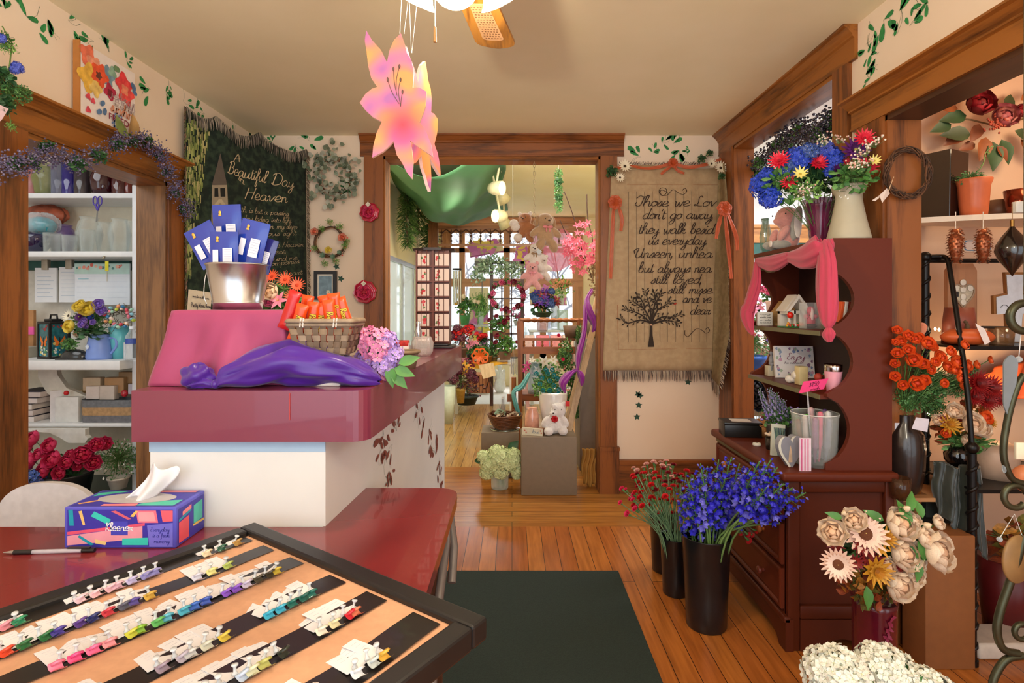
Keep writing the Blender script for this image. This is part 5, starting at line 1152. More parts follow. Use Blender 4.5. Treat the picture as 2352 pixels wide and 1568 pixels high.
MB(RED2).box((1.21,HY0+.0201,HT-.018),(HXB-.0122,2.7448,HT-.0005)).part('top_board',t)
for z in (1.21,.965):
    mb = MB(RED2).box((1.185,HY0+.02,z-.018),(HXB-.012,2.745,z)).use(OLV).box((1.182,HY0+.02,z-.0185),(1.186,2.745,z-.0005));mb.part('shelf',t)
vp = [(HY0+.02,HT-.018)];
for i in range(41):
    u = i/40;vp.append((HY0+.02+u*(2.745-HY0-.02),HT-.075-.028*cos(u*4*PI)*-1-(.0 if .1 < u < .9 else .02)))
vp.append((2.745,HT-.018));MB(OLV).prism(vp,.014,MTr((1.214,0,0)) @ Matrix.Rotation(PI/2,4,'Z') @ FRONT).part('valance',t)
# pink scarf on hutch
SC = M('#c8405c',.8,var=.05,sheen=.3,scale=10)
def scarf(mb,pts,rads,folds=7,amp=.22,flat=.45,n=28):
    C_ = spline(pts,8);R_ = spline([(a,0,0) for a in rads],8);N = len(C_);rs = []
    for i,c in enumerate(C_):
        d = (C_[min(i+1,N-1)]-C_[max(i-1,0)]).normalized();s_ = d.cross(Vector((1,.25,0)));s_ = s_.normalized() if s_.length > .05 else Vector((0,1,0));u_ = s_.cross(d).normalized();r = R_[i].x
        rs.append([c+s_*r*cos(2*PI*k/n)*(1+amp*sin(folds*2*PI*k/n+i*.15))+u_*r*flat*sin(2*PI*k/n)*(1+amp*sin(folds*2*PI*k/n+1+i*.1)) for k in range(n)])
    mb.rings(rs,True)
def hp(px,py,x=1.195):Y = x*F/(px-CX);return Vector((x,Y,Z(py,Y)))
t = thing('pink_scarf','rose pink knit scarf swagged over the hutch top with knotted ends','scarf',hp(1820,600))
mb = MB(SC);scarf(mb,[hp(1737,600,1.2),hp(1775,605,1.185),hp(1812,590,1.18)],[.016,.033,.02]);scarf(mb,[hp(1812,590,1.18),hp(1850,590,1.175),hp(1885,570,1.18),hp(1898,560,1.2)],[.02,.045,.05,.03]);mb.part('swag',t)
mb = MB(SC);scarf(mb,[hp(1890,562,1.19),hp(1898,600,1.17),hp(1900,680,1.165),hp(1902,735,1.165),hp(1903,752,1.165)],[.030,.037,.042,.030,.012]);scarf(mb,[hp(1903,752,1.165),hp(1904,768,1.165),hp(1906,785,1.165)],[.010,.026,.010]);mb.part('hanging_end',t)
mb = MB(SC);scarf(mb,[hp(1738,600,1.2),hp(1736,650,1.18),hp(1722,700,1.16),hp(1716,720,1.15),hp(1722,750,1.15),hp(1730,768,1.15)],[.016,.032,.034,.042,.026,.008]);mb.part('hanging_end',t)
# things on top of the hutch
t = thing('tall_vase','cream matte vase with white speckles at the near end of the hutch top','vase',(1.335,2.175,HT));s_ = 1
mb = MB(M('#b9b198',.5,var=.03)).lathe([(0,0),(.079,0),(.078,.01),(.064,.07),(.052,.13),(.047,.165),(.048,.18),(.058,.20),(.062,.215),(.060,.218),(.054,.2),(.044,.17),(.05,.12),(.07,.02),(0,.012)],n=40);mb.lpart('vase_body',t)
mb = MB(M('#fbf8f0',.5));r_ = RR(2)
for k in range(260):
    z = .01+.06*r_.random()**2 if k < 90 else r_.uniform(.01,.21);a = r_.uniform(0,2*PI);rr_ = .079-.105*z*2*.9 if z < .15 else .05+.0*(z);rr_ = [.078,.064,.052,.047,.060][min(4,int(z/.05))]*(1-(z/.05 % 1))+[.064,.052,.047,.058,.062][min(4,int(z/.05))]*(z/.05 % 1)
    T = AIM((rr_*cos(a)*1.012,rr_*sin(a)*1.012,z),(cos(a),sin(a),.1),r_.uniform(.002,.0045),r_.uniform(0,6));mb.add([(cos(i*2*PI/5),sin(i*2*PI/5)*.7,0) for i in range(5)],[(0,1,2,3,4)],False,T)
mb.lpart('white_speckles',t)
t = thing('flower_arrangement','bright blue, red and purple silk bouquet in a flared purple glass vase on the hutch','flower arrangement',(1.335,2.38,HT));T0 = t.location
mb = MB(M('#7a1c4c',.08,alpha=.72,var=.2,coat=.6,scale=18)).lathe([(0,.002),(.036,.002),(.038,.02),(.046,.08),(.062,.17),(.072,.2),(.069,.2),(.058,.165),(.042,.08),(.033,.02),(0,.012)],n=30,lobes=10,la=.03);mb.lpart('glass_vase',t)
BQ = [(1790,370,'zinnia_red',26),(1762,420,'hyd_blue',30),(1778,450,'hyd_blue',26),(1770,400,'hyd_blue',20),(1845,360,'hyd_blue',32),(1868,345,'hyd_dblue',24),(1820,385,'hyd_dblue',26),(1905,345,'hyd_peri',30),(1925,362,'hyd_blue',30),(1878,375,'zinnia_red',24),(1812,418,'zinnia_red',20),(1838,400,'daisy_yellow',20),(1915,385,'hyd_blue',20),(1965,345,'zinnia_purple',32),(1925,395,'zinnia_purple',20),(1985,318,'zinnia_red',24),(1993,385,'zinnia_red',24),(1945,375,'zinnia_red',14),(2008,370,'daisy_yellow',16),(1972,400,'hyd_dblue',12)]
arrangement(t,P(1890,405,2.32),BQ,'fol_dark',(.17,.12,.1),foot=(1.335,2.38,HT+.03),dep=.09,seed=1,xlim=1.375)
leaves(t,'fol_light',P(1855,440,2.24),(.09,.06,.07));leaves(t,'fol_mid',P(1960,405,2.10),(.10,.07,.07));leaves(t,'fol_mid',P(1800,420,2.3),(.1,.08,.1))
def babys(mb):
    r_ = RR(1);mb.use(leafy('#6a8a50'))
    for k in range(26):
        d = Vector((r_.gauss(0,.4),r_.gauss(0,.3),r_.uniform(.3,1)));mb.use(leafy('#6a8a50')).tube([(0,0,0),d],.012,3);mb.use(M(('#f4f0e0','#f0b8a8','#f4e4d4')[k % 3],.5)).ball(tuple(d),.09,6,4)
bb = shared('berry_spray',babys)
for px,py in ((1845,450),(1858,455),(1895,335),(1955,395),(1975,385),(2010,340),(1925,330),(1990,360)):inst('berry_spray',bb,t,TR(P(px,py,2.22 if px < 1940 else 2.05)-T0,(.4,0,px),.042))
# plush bunny
def blob(parts,name,parent,mat,vox=.006,extra=None):
    mb = MB(mat)
    for c,r,*T in parts:mb.ball((0,0,0),r,14,10,TR(c,T[0] if T else (0,0,0)))
    o = mb.part(name,parent,world=False);mod(o,'REMESH',mode='VOXEL',voxel_size=vox,use_smooth_shade=True);mod(o,'SMOOTH',factor=.6,iterations=4);return o
def eyes(t,pts,r=.004,c='#1c1210'):
    mb = MB(M(c,.1,coat=1));[mb.ball(p,r,8,6) for p in pts];mb.lpart('eyes',t)
t = thing('plush_bunny','pink and grey long-eared plush bunny sitting on the hutch beside the vase','plush toy',(1.29,2.56,HT),0)
PB = M('#d8968a',.95,var=.08,sheen=.8,bump=.4,scale=120);GB = M('#a8a498',.95,var=.08,sheen=.8,bump=.4,scale=120)
blob([((0,0,.06),(.05,.045,.06)),((-.005,0,.15),(.055,.05,.055)),((-.05,-.01,.135),(.025,.025,.02))],'body',t,PB)
blob([((-.05,-.03,.025),(.05,.022,.022)),((-.06,.03,.025),(.05,.022,.022))],'legs',t,GB)
blob([((-.045,-.045,.075),(.02,.018,.042),(.3,.5,0)),((-.05,.035,.07),(.02,.018,.042),(-.3,.5,0))],'arms',t,PB)
blob([((.012,-.048,.12),(.026,.012,.085),(.1,.15,0))],'ear',t,GB);blob([((.03,.04,.12),(.022,.012,.08),(-.1,.15,0))],'ear',t,PB)
mb = MB(M('#e8dcd0',.95));mb.ball((-.1,-.035,.027),(.006,.016,.016)).ball((.012,-.0615,.11),(.018,.002,.06));mb.lpart('pale_patches',t)
eyes(t,[(-.035,-.044,.165),(-.06,.03,.165)]);
# things in the hutch
def hbox(px0,py0,px1,py1,Y,dep,mat,name,label,cat,grp=None,bev=.002,zb=None):
    z0 = zb if zb is not None else Z(py1,Y);return MB(mat).rbox((X(px0,Y),Y,z0),(X(px1,Y),Y+dep,Z(py0,Y)),bev).thing(name,label,cat,grp)
t = hbox(1740,716,1775,746,2.66,.012,M('#e8e4d8',.7),'price_card','small handwritten white price card at the left of the hutch upper shelf','sign',zb=1.2105)
mb = MB(M('#3a3434',.8));sf = lambda x,z:Vector((x,2.6585,z))
for i,w_ in enumerate(('toy','parts are','on sale','$5.00')):script(mb,w_.replace('P','p'),X(1745,2.66),Z(723+i*6.5,2.66),X(1770,2.66),.0035,sf,.0012,.1)
mb.part('handwriting',t)
MB(wood('#8a5c30','#c09458','X')).box((1.215,2.685,1.21),(1.36,2.735,1.222)).box((1.215,2.685,1.222),(1.23,2.735,1.27)).rings([[(1.25,2.70-0,1.222),(1.40,2.70,1.222),(1.40,2.735,1.222),(1.25,2.735,1.222)],[(1.33,2.70,1.33),(1.40,2.70,1.33),(1.40,2.735,1.33),(1.33,2.735,1.33)]],True,smooth=False).thing('wooden_display_stand','slatted light wooden box stand behind the white toy house','display stand')
t = thing('toy_house','white toy brick house with open gables on the upper hutch shelf','toy house',(1.27,2.48,1.2105));WB = M('#e4dcd0',.35,var=.05)
mb = MB(WB)
for x in (-.045,-.02,.005,.03):mb.box((x,-.05,.01),(x+.008,-.044,.075))
mb.box((-.045,-.05,.06),(.045,.05,.075)).box((-.045,.03,0),(.045,.05,.075)).box((.03,-.05,0),(.045,.05,.07));mb.lpart('walls',t)
mb = MB(WB).prism([(-.055,0),(0,.075),(.055,0),(.042,0),(0,.057),(-.042,0)],.012,TR((0,-.044,.072),(PI/2,0,0))).prism([(-.055,0),(0,.075),(.055,0),(.042,0),(0,.057),(-.042,0)],.08,TR((0,.05,.072),(PI/2,0,0)));mb.lpart('roof',t)
mb = MB(M('#2c7a3c',.4)).box((-.07,-.085,0),(.05,-.0,.006));r_ = RR(9)
for k in range(34):mb.use(M(('#d82820','#2c8a40','#e8a828','#e06020','#f0f0e8')[k % 5],.3)).ball((r_.uniform(-.07,.05),r_.uniform(-.085,-.055),.009+r_.random()*.012),.006,6,4)
mb.use(M('#d82010',.3)).ball((-.04,-.055,.055),.014,10,7);mb.lpart('toy_garden',t)
t = thing('gift_box','small pink bouquet toy sealed in a clear gift box on the upper hutch shelf','gift box',(X(1862,2.33),2.33,1.2105))
MB(glass('#ffffff',alpha=.18)).box((-.032,-.03,0),(.032,.03,.11)).lpart('clear_box',t)
mb = MB(M('#c8485c',.5)).ball((0,0,.03),(.02,.015,.025)).ball((0,0,.075),(.016,.014,.02)).ball((-.018,0,.05),.011).ball((.018,0,.05),.011).use(M('#3c2c30',.5)).ball((0,-.002,.012),(.024,.018,.012)).use(M('#f0d4cc',.5)).ball((0,-.010,.06),(.007,.008,.03));mb.lpart('pink_figure',t)
for i,(px,c) in enumerate(((1925,'#e05a28'),(1932,'#f0e8dc'),(1938,'#a03828'),(1943,'#e8d8d0'))):
    o = MB(M(c,.5)).rbox((-.006,-.03,0),(.006,.03,.082),.001).thing('small_book',('orange spined','white spined','dark red','pale pink')[i]+' little book leaning in the upper side cutout of the hutch','book');o.location = (1.30+i*.015,2.2,1.242);o.rotation_euler = (0,.14,0)
MB(M('#7c7468',.7,var=.2)).rbox((1.27,2.15,1.2105),(1.37,2.26,1.24),.003).thing('book_stack_base','flat grey stack under the small leaning books in the hutch','stack')
t = thing('carved_figurine','small carved figurine seated on a cream block on the lower hutch shelf','figurine',(X(1762,2.66)+.03,2.68,.9655))
MB(M('#c8bca0',.6)).rbox((-.024,-.02,0),(.024,.02,.05),.002).lpart('block',t)
blob([((0,0,.075),(.013,.012,.026)),((0,0,.112),(.010,.010,.013)),((-.004,-.012,.06),(.014,.018,.008)),((-.008,-.02,.045),(.006,.006,.02))],'figure',t,M('#8c8c90',.7,var=.2),.003)
MB(M('#6a4434',.8)).ball((.002,.002,.117),(.011,.011,.011)).lpart('hair',t)
t = thing('canvas_print','square flowered canvas reading Enjoy on the lower hutch shelf','canvas',(X(1830,2.58),2.6,.9655));W2 = .088
TC = TR((0,0,0),(-.18,0,-.12));MB(M('#e8e2e0',.6,var=.03)).box((-W2,-.012,0),(W2,.006,.15),TC).lpart('canvas',t)
mb = MB();r_ = RR(6)
for k in range(46):
    s_ = r_.random();u,v = (r_.choice((-1,1))*r_.uniform(.65,.95),r_.uniform(-.9,.9)) if k % 2 else (r_.uniform(-.9,.9),r_.choice((-1,1))*r_.uniform(.65,.92))
    mb.use(M(('#7888b0','#c89ab0','#98a8c0','#8c6a8c','#a8b8a0')[k % 5],.7));rr_ = r_.uniform(.004,.011);a0 = r_.uniform(0,6);mb.add([(u*W2+rr_*cos(a0+i)*(.5+.5*(i % 2)),-.0125-k*.00002,.075+v*.07+rr_*sin(a0+i)) for i in range(6)],[tuple(range(6))],False,TC)
mb.lpart('printed_flowers',t)
mb = MB(M('#8c3c58',.7));script(mb,'Enjoy',-.035,.085,.045,.016,lambda x,z:TC @ Vector((x,-.0145,z)),.0022,.3);mb.use(M('#8c8088',.7));script(mb,'the moment',-.05,.065,.03,.006,lambda x,z:TC @ Vector((x,-.0145,z)),.0012,.2);mb.lpart('printed_lettering',t)
def lump(px,py,Y,w_,h,c,name,label,cat,zb,seed=0,n=20):
    r_ = RR(seed);t = thing(name,label,cat,(X(px,Y),Y,zb));mb = MB(M(c,.6,var=.1));[mb.ball((r_.uniform(-1,1)*w_*.4,r_.uniform(-.3,.3)*w_,h*r_.uniform(.1,.85)),w_*r_.uniform(.12,.26),8,6) for _ in range(n)];mb.lpart('body',t);return t
lump(1830,870,2.42,.07,.05,'#e8e0d4','lace_figurine','white ruffled porcelain figurine in front of the flowered canvas','figurine',.9655,3,26)
MB(M('#d8c490',.5)).rbox((1.235,2.36,.9655),(1.275,2.40,1.045),.003).thing('candle_block','yellow and white block candle between the lace figurine and red ornament','candle')
t = lump(1885,862,2.25,.07,.06,'#a83828','cardinal_ornament','shiny red bird ornament with green sprigs on the lower hutch shelf','ornament',.9655,5,8)
inst('sprig',folm('fol_dark'),t,TR((.03,-.01,.06),(0,0,0),.03))
t = thing('steel_tumbler','pink and chrome tumbler at the near end of the lower hutch shelf','tumbler',(1.262,2.155,.9655));MB(M('#c8c4c4',.12,1)).lathe([(0,0),(.022,0),(.033,.10),(.033,.112),(.030,.112),(.02,.01),(0,.01)],n=28).lpart('cup',t);MB(M('#e8a0b0',.35)).lathe([(.0225,0),(.0245,.02),(.0325,.085)],n=28).lpart('pink_sleeve',t)
# dresser top
t = thing('keepsake_box','low black wooden keepsake box at the far corner of the dresser top','box',(1.105,2.66,DZ));t.rotation_euler = (0,0,-.12)
MB(M('#191716',.35)).rbox((-.085,-.055,0),(.085,.055,.062),.003).lpart('box_body',t);MB(M('#191716',.3)).rbox((-.088,-.058,.058),(.088,.058,.072),.003).lpart('lid',t);MB(M('#d8c8b8',.3)).box((-.045,-.03,.072),(.045,.03,.0735)).lpart('lid_panel',t)
t = thing('lavender_pot','faux lavender and grass in a grey metal pot on the dresser top','potted plant',(1.195,2.46,DZ));MB(M('#8c9090',.35,.8)).lathe([(0,0),(.045,0),(.052,.095),(.055,.1),(.05,.1),(.045,.08),(0,.08)],n=24).lpart('pot',t)
inst('foliage',folm('fol_mid'),t,TR((0,0,.13),(0,0,0),(.08,.07,.07)));inst('grass',folm('fol_grass'),t,TR((0,0,.09),(0,0,0),(.07,.06,.11)));r_ = RR(8)
for k in range(16):inst('lavender',fl('lavender'),t,TR((r_.uniform(-.03,.03),r_.uniform(-.02,.02),.1),(r_.uniform(-.4,.5),r_.uniform(-.5,.35),0),(.07,.07,r_.uniform(.11,.17))))
for k in range(14):inst('blue_floret',fl('rose_lilac'),t,TR((r_.uniform(-.08,.07),r_.uniform(-.07,0),.1+r_.uniform(0,.08)),(.8,0,k),.008))
inst('foliage',folm('fol_light'),t,TR((.05,-.02,.12),(0,0,2),(.05,.04,.04)))
t = thing('white_trinket_box','tiny round white trinket box near the front edge of the dresser','trinket box',(1.098,2.46,DZ));MB(M('#dcd8cc',.4)).lathe([(0,0),(.017,0),(.019,.005),(.017,.012),(.008,.014),(0,.013)],n=20).lpart('box_body',t);MB(M('#4a4440',.5)).ball((0,0,.014),(.004,.004,.002)).lpart('button',t)
t = thing('beaded_votive','dark beaded votive cup with red and white topper on the dresser','votive',(1.135,2.40,DZ));MB(M('#4a4038',.25,.7,bump=1,scale=300,var=.4)).lathe([(0,0),(.022,0),(.026,.05),(.022,.05),(0,.03)],n=20).lpart('cup',t)
for k in range(5):inst('rose',fl('cheer_red' if k == 0 else 'rose_cream'),t,TR((.018*cos(k*1.4),.012*sin(k*1.4),.06),(.5,0,k),.014))
wc = P(1716,960,2.72);t = thing('wicker_basket','open orange wicker basket at the back of the dresser top','basket',(1.21,2.66,DZ));mb = MB(M('#c88a50',.7,bump=1,scale=150,var=.3)).lathe([(0,0),(.05,0),(.075,.06),(.072,.06),(.045,.008),(0,.008)],n=24);mb.lpart('woven_body',t);mb = MB(M('#a86a34',.7));mb.tube([(.075*cos(k*PI/12),.075*sin(k*PI/12),.06+.003*sin(k*4)) for k in range(24)],.004,5,closed=True);mb.lpart('rim',t)
def heart(n=28,w_=1):
    o = []
    for k in range(n):
        a = k/n*2*PI;o.append((w_*.06*sin(a)**3,w_*(.052*cos(a)-.02*cos(2*a)-.008*cos(3*a)-.003*cos(4*a))+w_*.058))
    return o
t = thing('wooden_heart','thick white wooden heart with a painted angel standing on the dresser corner','ornament',(1.078,2.14,DZ+.001));hh = [(x*.85,y*1.15) for x,y in heart(32)]
hh = [(x,max(0,y)) for x,y in hh];TH = TR((0,0,0),(0,0,.25)) @ FRONT
MB(M('#8c8c94',.5)).prism([(x*.999,y) for x,y in hh],.034,MTr((0,.02,0)) @ TH).lpart('heart_block',t)
MB(M('#dcd8c8',.6,var=.06,scale=12)).prism([(x*.99,y*.99+.0006) for x,y in hh],.0015,MTr((-.003,-.0138,0)) @ TH).lpart('painted_face',t)
mb = MB(M('#d8b898',.7,var=.2));mb.prism([(-.006,.02),(.012,.02),(.010,.06),(.004,.085),(-.002,.06)],.001,MTr((-.003,-.0155,0)) @ TH);mb.lpart('painted_angel',t)
t = thing('floral_card','small leaning panel with blue green stems behind the wooden heart','card',(1.11,2.29,DZ+.0005));t.rotation_euler = (-.15,.12,.1);MB(M('#d8d8c8',.6)).box((-.03,0,0),(.03,.008,.13)).lpart('panel',t);mb = MB();[mb.use(leafy(('#5a7a78','#7a9a88','#4a6468')[k % 3])).tube([(.0+k*.002,-.003,.0),(-.012+k*.006,-.005,.06),(-.02+k*.009,-.004,.115)],.003,4) for k in range(6)];mb.lpart('painted_stems',t)
jc = Vector((X(1876,2.16),2.175,DZ));t = thing('glass_cylinder','large clear glass jar full of novelty pens on the dresser','jar',jc);MB(glass('#eef6ee',alpha=.08)).lathe([(0,.001),(.072,.001),(.078,.01),(.084,.19),(.088,.203),(.084,.205),(.08,.19),(.074,.014),(0,.012)],n=40).lpart('glass',t)
MB(M('#f0f0ec',.15)).tube([(.086*cos(k*PI/20),.086*sin(k*PI/20),.204) for k in range(40)],.0016,5,closed=True).lpart('rim',t)
r_ = RR(12)
PN = [('green','#4aa83c'),('lime green','#5cb048'),('pink','#d8687c'),('rosy','#c85870'),('pale','#d0c0b8'),('white','#e0dcd4'),('navy','#3c3460'),('mauve','#9c7088'),('violet','#6a4888'),('brown','#8c6450'),('grey','#8c8c98'),('blush','#e0b0b0')]
for k,(nm,c) in enumerate(PN):
    a = k*2.4;rr_ = .05*math.sqrt((k+.5)/12)+.01;b0 = jc+Vector((rr_*cos(a)*.8,rr_*sin(a)*.8,.017));d = Vector((rr_*cos(a)*.25,rr_*sin(a)*.25,.145+.02*(k % 3)))
    t = thing('novelty_pen',f'{nm} wrapped novelty pen standing in the glass jar','pen',b0);mb = MB(M(c,.4,var=.2));mb.cyl((0,0,0),d*.35,.004,.008).cyl(d*.35,d,.0115,.010).ball(tuple(d),(.011,.011,.013));mb.lpart('barrel',t);MB(glass('#ffffff',alpha=.1)).cyl(d*.1,d*1.04,.0135,.0145).lpart('wrapper',t)
t = thing('striped_card','pink and white striped packet leaning in front of the glass jar','packet',(X(1845,2.09)+.004,2.085,DZ));mb = MB(M('#e8d0dc',.5)).box((-.022,-.003,0),(.022,.001,.125));mb.use(M('#d04880',.5));[mb.box((x,-.0035,.002),(x+.004,-.003,.122)) for x in (-.016,-.004,.008)];mb.lpart('sleeve',t)
hs_ = P(1868,890,2.13);t = thing('price_sign','hot pink handwritten price sign on a clear stake above the pen jar','sign',(jc.x-.01,2.15,DZ+.02));sg_ = [P(1835,903,2.13),P(1892,893,2.13),P(1903,869,2.13),P(1846,876,2.13)]
MB(M('#f03c80',.6)).add(sg_,[(0,1,2,3)],False).add([p+Vector((0,.0015,0)) for p in sg_],[(3,2,1,0)],False).part('card',t);MB(glass('#f0f0f8',alpha=.5)).cyl(P(1862,1000,2.15),P(1854,895,2.133),.003).part('stake',t)
mb = MB(M('#6a1040',.7));script(mb,'$1.50',X(1857,2.13),Z(889,2.13),X(1880,2.13),.008,lambda x,z:Vector((x,2.1285,z)),.0016,.3,Z(884,2.13));script(mb,'each',X(1860,2.13),Z(897,2.13),X(1882,2.13),.005,lambda x,z:Vector((x,2.1285,z)),.0014,.3,Z(893,2.13));mb.part('handwriting',t)
# hutch bottom bay: folded cards
MB(M('#9ca0a8',.6)).rbox((1.28,2.42,DZ),(1.40,2.52,DZ+.12),.002).thing('card_stack','pale grey stack of boxed cards in the lowest bay of the hutch','cards')
# ---------------------------------------------------------------- buckets of cut flowers
def bucket(loc,s,label):
    t = thing('flower_bucket',label,'bucket',loc);BP = M('#17171a',.3,var=.15,scale=30,coat=.15)
    mb = MB(BP).lathe([(0,.0),(.076*s,0),(.080*s,.006),(.083*s,.10),(.093*s,.31),(.0945*s,.312),(.098*s,.366),(.1005*s,.37),(.0985*s,.372),(.095*s,.36),(.090*s,.31),(.078*s,.02),(0,.015)],n=44)
    mb.v = [Vector((v.x,v.y,v.z*(s if s < 1 else 1))) for v in mb.v];mb.lpart('pail',t);return t
b1 = (X(1622,2.25),2.25,0);b2 = (X(1556,2.47),2.50,0);b3 = (X(1530,2.68),2.72,0)
bucket(b1,1,'tallest black plastic flower bucket, nearest of the three on the floor');bucket(b2,.70,'short black flower bucket just behind the tallest one');bucket(b3,.72,'short black flower bucket farthest from the viewer')
r_ = RR(21)
SPK = [(1578,1100),(1565,1130),(1600,1115),(1625,1070),(1650,1055),(1680,1050),(1700,1065),(1725,1075),(1745,1060),(1770,1055),(1785,1072),(1690,1110),(1720,1115),(1640,1120),(1610,1065),(1800,1110),(1850,1130),(1820,1120),(1760,1120),(1660,1150),(1590,1090),(1738,1130),(1705,1090),(1667,1085)]
for i,(px,py) in enumerate(SPK):
    Yt = 2.25+r_.uniform(-.12,.14) if px < 1745 else r_.uniform(1.93,1.99);tip = P(px,py,Yt);a = r_.uniform(0,6.28);ft = Vector(b1)+Vector((.04*cos(a),.04*sin(a),.02));d = tip-ft;L_ = d.length
    t = thing('delphinium_stem','cut delphinium stem with deep blue florets in the tallest black bucket','flower stem',ft,group='blue delphinium stems in the tallest bucket')
    top = Vector((0,0,0))+d;mid = d*.5+Vector((0,0,.05));hgt = .24 if py < 1100 else .20
    rimp = Vector((d.x*.30,d.y*.30,.37));rimp.x = max(-.07,min(.07,rimp.x));rimp.y = max(-.07,min(.07,rimp.y));u = d.normalized();C_ = spline([(0,0,0),rimp,d-u*hgt*.8],5);MB(leafy('#6a8a4c')).tube(C_,.0042,5).lpart('stem',t)
    dd = (d-rimp).normalized();dd.x += 0;inst('flower_spike',fl('delphinium'),t,AIM(d-dd*hgt,dd,(.21,.21,hgt),i))
def carnset(n,base,keys,xr,yr,group,label,Yr,seed,zr):
    r_ = RR(seed)
    for i in range(n):
        px,py = r_.uniform(*xr),r_.uniform(*yr);Yt = r_.uniform(*Yr);q = P(px,py,Yt);a = r_.uniform(0,6.28);ft = Vector(base)+Vector((.03*cos(a),.03*sin(a),.018))
        key = keys(px,py,r_);t = thing('carnation_stem',label(key),'flower stem',ft,group=group(key));d = q-ft;rim = Vector((max(-.05,min(.05,d.x*.35)),max(-.05,min(.05,d.y*.35)),zr));u = (d-rim).normalized()
        mb = MB(leafy('#7a9a70')).tube(spline([(0,0,0),rim,d-u*.012],4),.002,4);m_ = rim.lerp(d,.55);mb.tube([m_,m_+Vector((r_.uniform(-.03,.03),0,.04))],[.0015,.0005],3);mb.lpart('stem',t)
        inst('bloom',fl(key),t,AIM(d,u,r_.uniform(.0125,.018),i))
nm = {'carn_red':'bright red','carn_dark':'dark crimson','carn_pink':'pale pink','carn_hot':'hot pink'}
carnset(58,b2,lambda x,y,r:'carn_red' if r.random() < .8 else 'carn_dark',(1455,1590),(1085,1185),lambda k:nm[k]+' carnation stems in the middle bucket',lambda k:f'cut {nm[k]} miniature carnation standing in the middle black bucket',(2.36,2.52),5,.25)
carnset(24,b3,lambda x,y,r:'carn_pink',(1450,1565),(1062,1098),lambda k:nm[k]+' carnation stems in the farthest bucket',lambda k:f'cut {nm[k]} miniature carnation standing in the farthest black bucket',(2.62,2.8),6,.255)
carnset(9,b2,lambda x,y,r:'carn_hot',(1424,1470),(1115,1195),lambda k:nm[k]+' carnation stems in the middle bucket',lambda k:f'cut {nm[k]} miniature carnation standing in the middle black bucket',(2.38,2.5),7,.25)
carnset(12,b3,lambda x,y,r:'carn_dark' if r.random() < .6 else 'carn_red',(1510,1660),(1070,1110),lambda k:nm[k]+' carnation stems in the farthest bucket',lambda k:f'cut {nm[k]} miniature carnation standing in the farthest black bucket',(2.62,2.8),8,.255)
carnset(5,(b1[0]+.02,b1[1]+.03,.02),lambda x,y,r:'carn_red',(1695,1738),(1215,1240),lambda k:nm[k]+' carnation stems drooping from the tallest bucket',lambda k:f'cut {nm[k]} carnation drooping over the right rim of the tallest bucket',(2.26,2.34),9,.40)

# ================================================================ NICHE ON THE RIGHT
NB = 2.5
SZ = 1.675
pts = [(RW+.115,2.5)]+[(RW+.115,2.36)]+[(RW+.115+(2.9-RW-.115)*i/14,2.36-.20*sin(PI/2*min(1,i/6))) for i in range(0,15)]+[(2.9,2.5)]
MB(M('#ecdcc4',.6,var=.03)).prism(pts[1:],.022,TR((0,0,SZ-.022))).thing('wall_shelf','curved white painted wall shelf in the right-hand niche','shelf')
MB(M('#8c7868',.5)).cyl((1.62,2.3,SZ-.03),(1.62,2.5,SZ-.03),.003).thing('shelf_pin','thin dark pin under the white niche shelf','pin')
BZ = M('#141010',.12,var=.1,coat=1)
c_ = X(2165,2.38);t = thing('square_vase','tall square glossy black vase on the niche shelf','vase',(c_,2.39,SZ));t.rotation_euler = (0,0,.45)
mb = MB(BZ);mb.rings([[(-a,-a,z),(a,-a,z),(a,a,z),(-a,a,z)] for a,z in ((.066,0),(.072,.29),(.066,.29),(.06,.01))],True,smooth=False);o = mb.lpart('vase_body',t);mod(o,'BEVEL',width=.006,segments=2)
t = thing('potted_succulent','terracotta orange wavy rimmed pot with a small green plant on the niche shelf','potted plant',(X(2241,2.28),2.29,SZ));MB(M('#c86840',.4,var=.05)).lathe([(0,0),(.045,0),(.050,.05),(.056,.13),(.064,.155),(.062,.158),(.055,.14),(0,.135)],n=32,lobes=6,la=.02).lpart('pot',t)
inst('foliage',folm('fol_fine'),t,TR((-.01,0,.155),(0,0,0),(.07,.05,.045)));mb = MB(leafy('#6a8a4c'));mb.tube(spline([(0,0,.17),(.03,-.01,.22),(.05,0,.27),(.08,0,.30)],6),.002,4);[leaf(mb,AIM((.02+k*.008,-.005,.2+k*.013),(.3*(-1)**k,-.5,.4)),.015,.008) for k in range(8)];mb.lpart('tendril',t)
jar((X(2305,2.35),2.38,SZ),[(0,0),(.05,0),(.058,.085),(.055,.085),(.045,.01),(0,.01)],24,'planter','matte brown tapered planter pot on the niche shelf','pot',M('#6e4c34',.5))
jar((X(2345,2.26),2.27,SZ),[(0,0),(.038,0),(.05,.11),(.047,.11),(.035,.01),(0,.01)],24,'copper_cup','shiny fluted copper cup at the right end of the niche shelf','cup',M('#7a3420',.15,.8),lobes=14,la=.02)
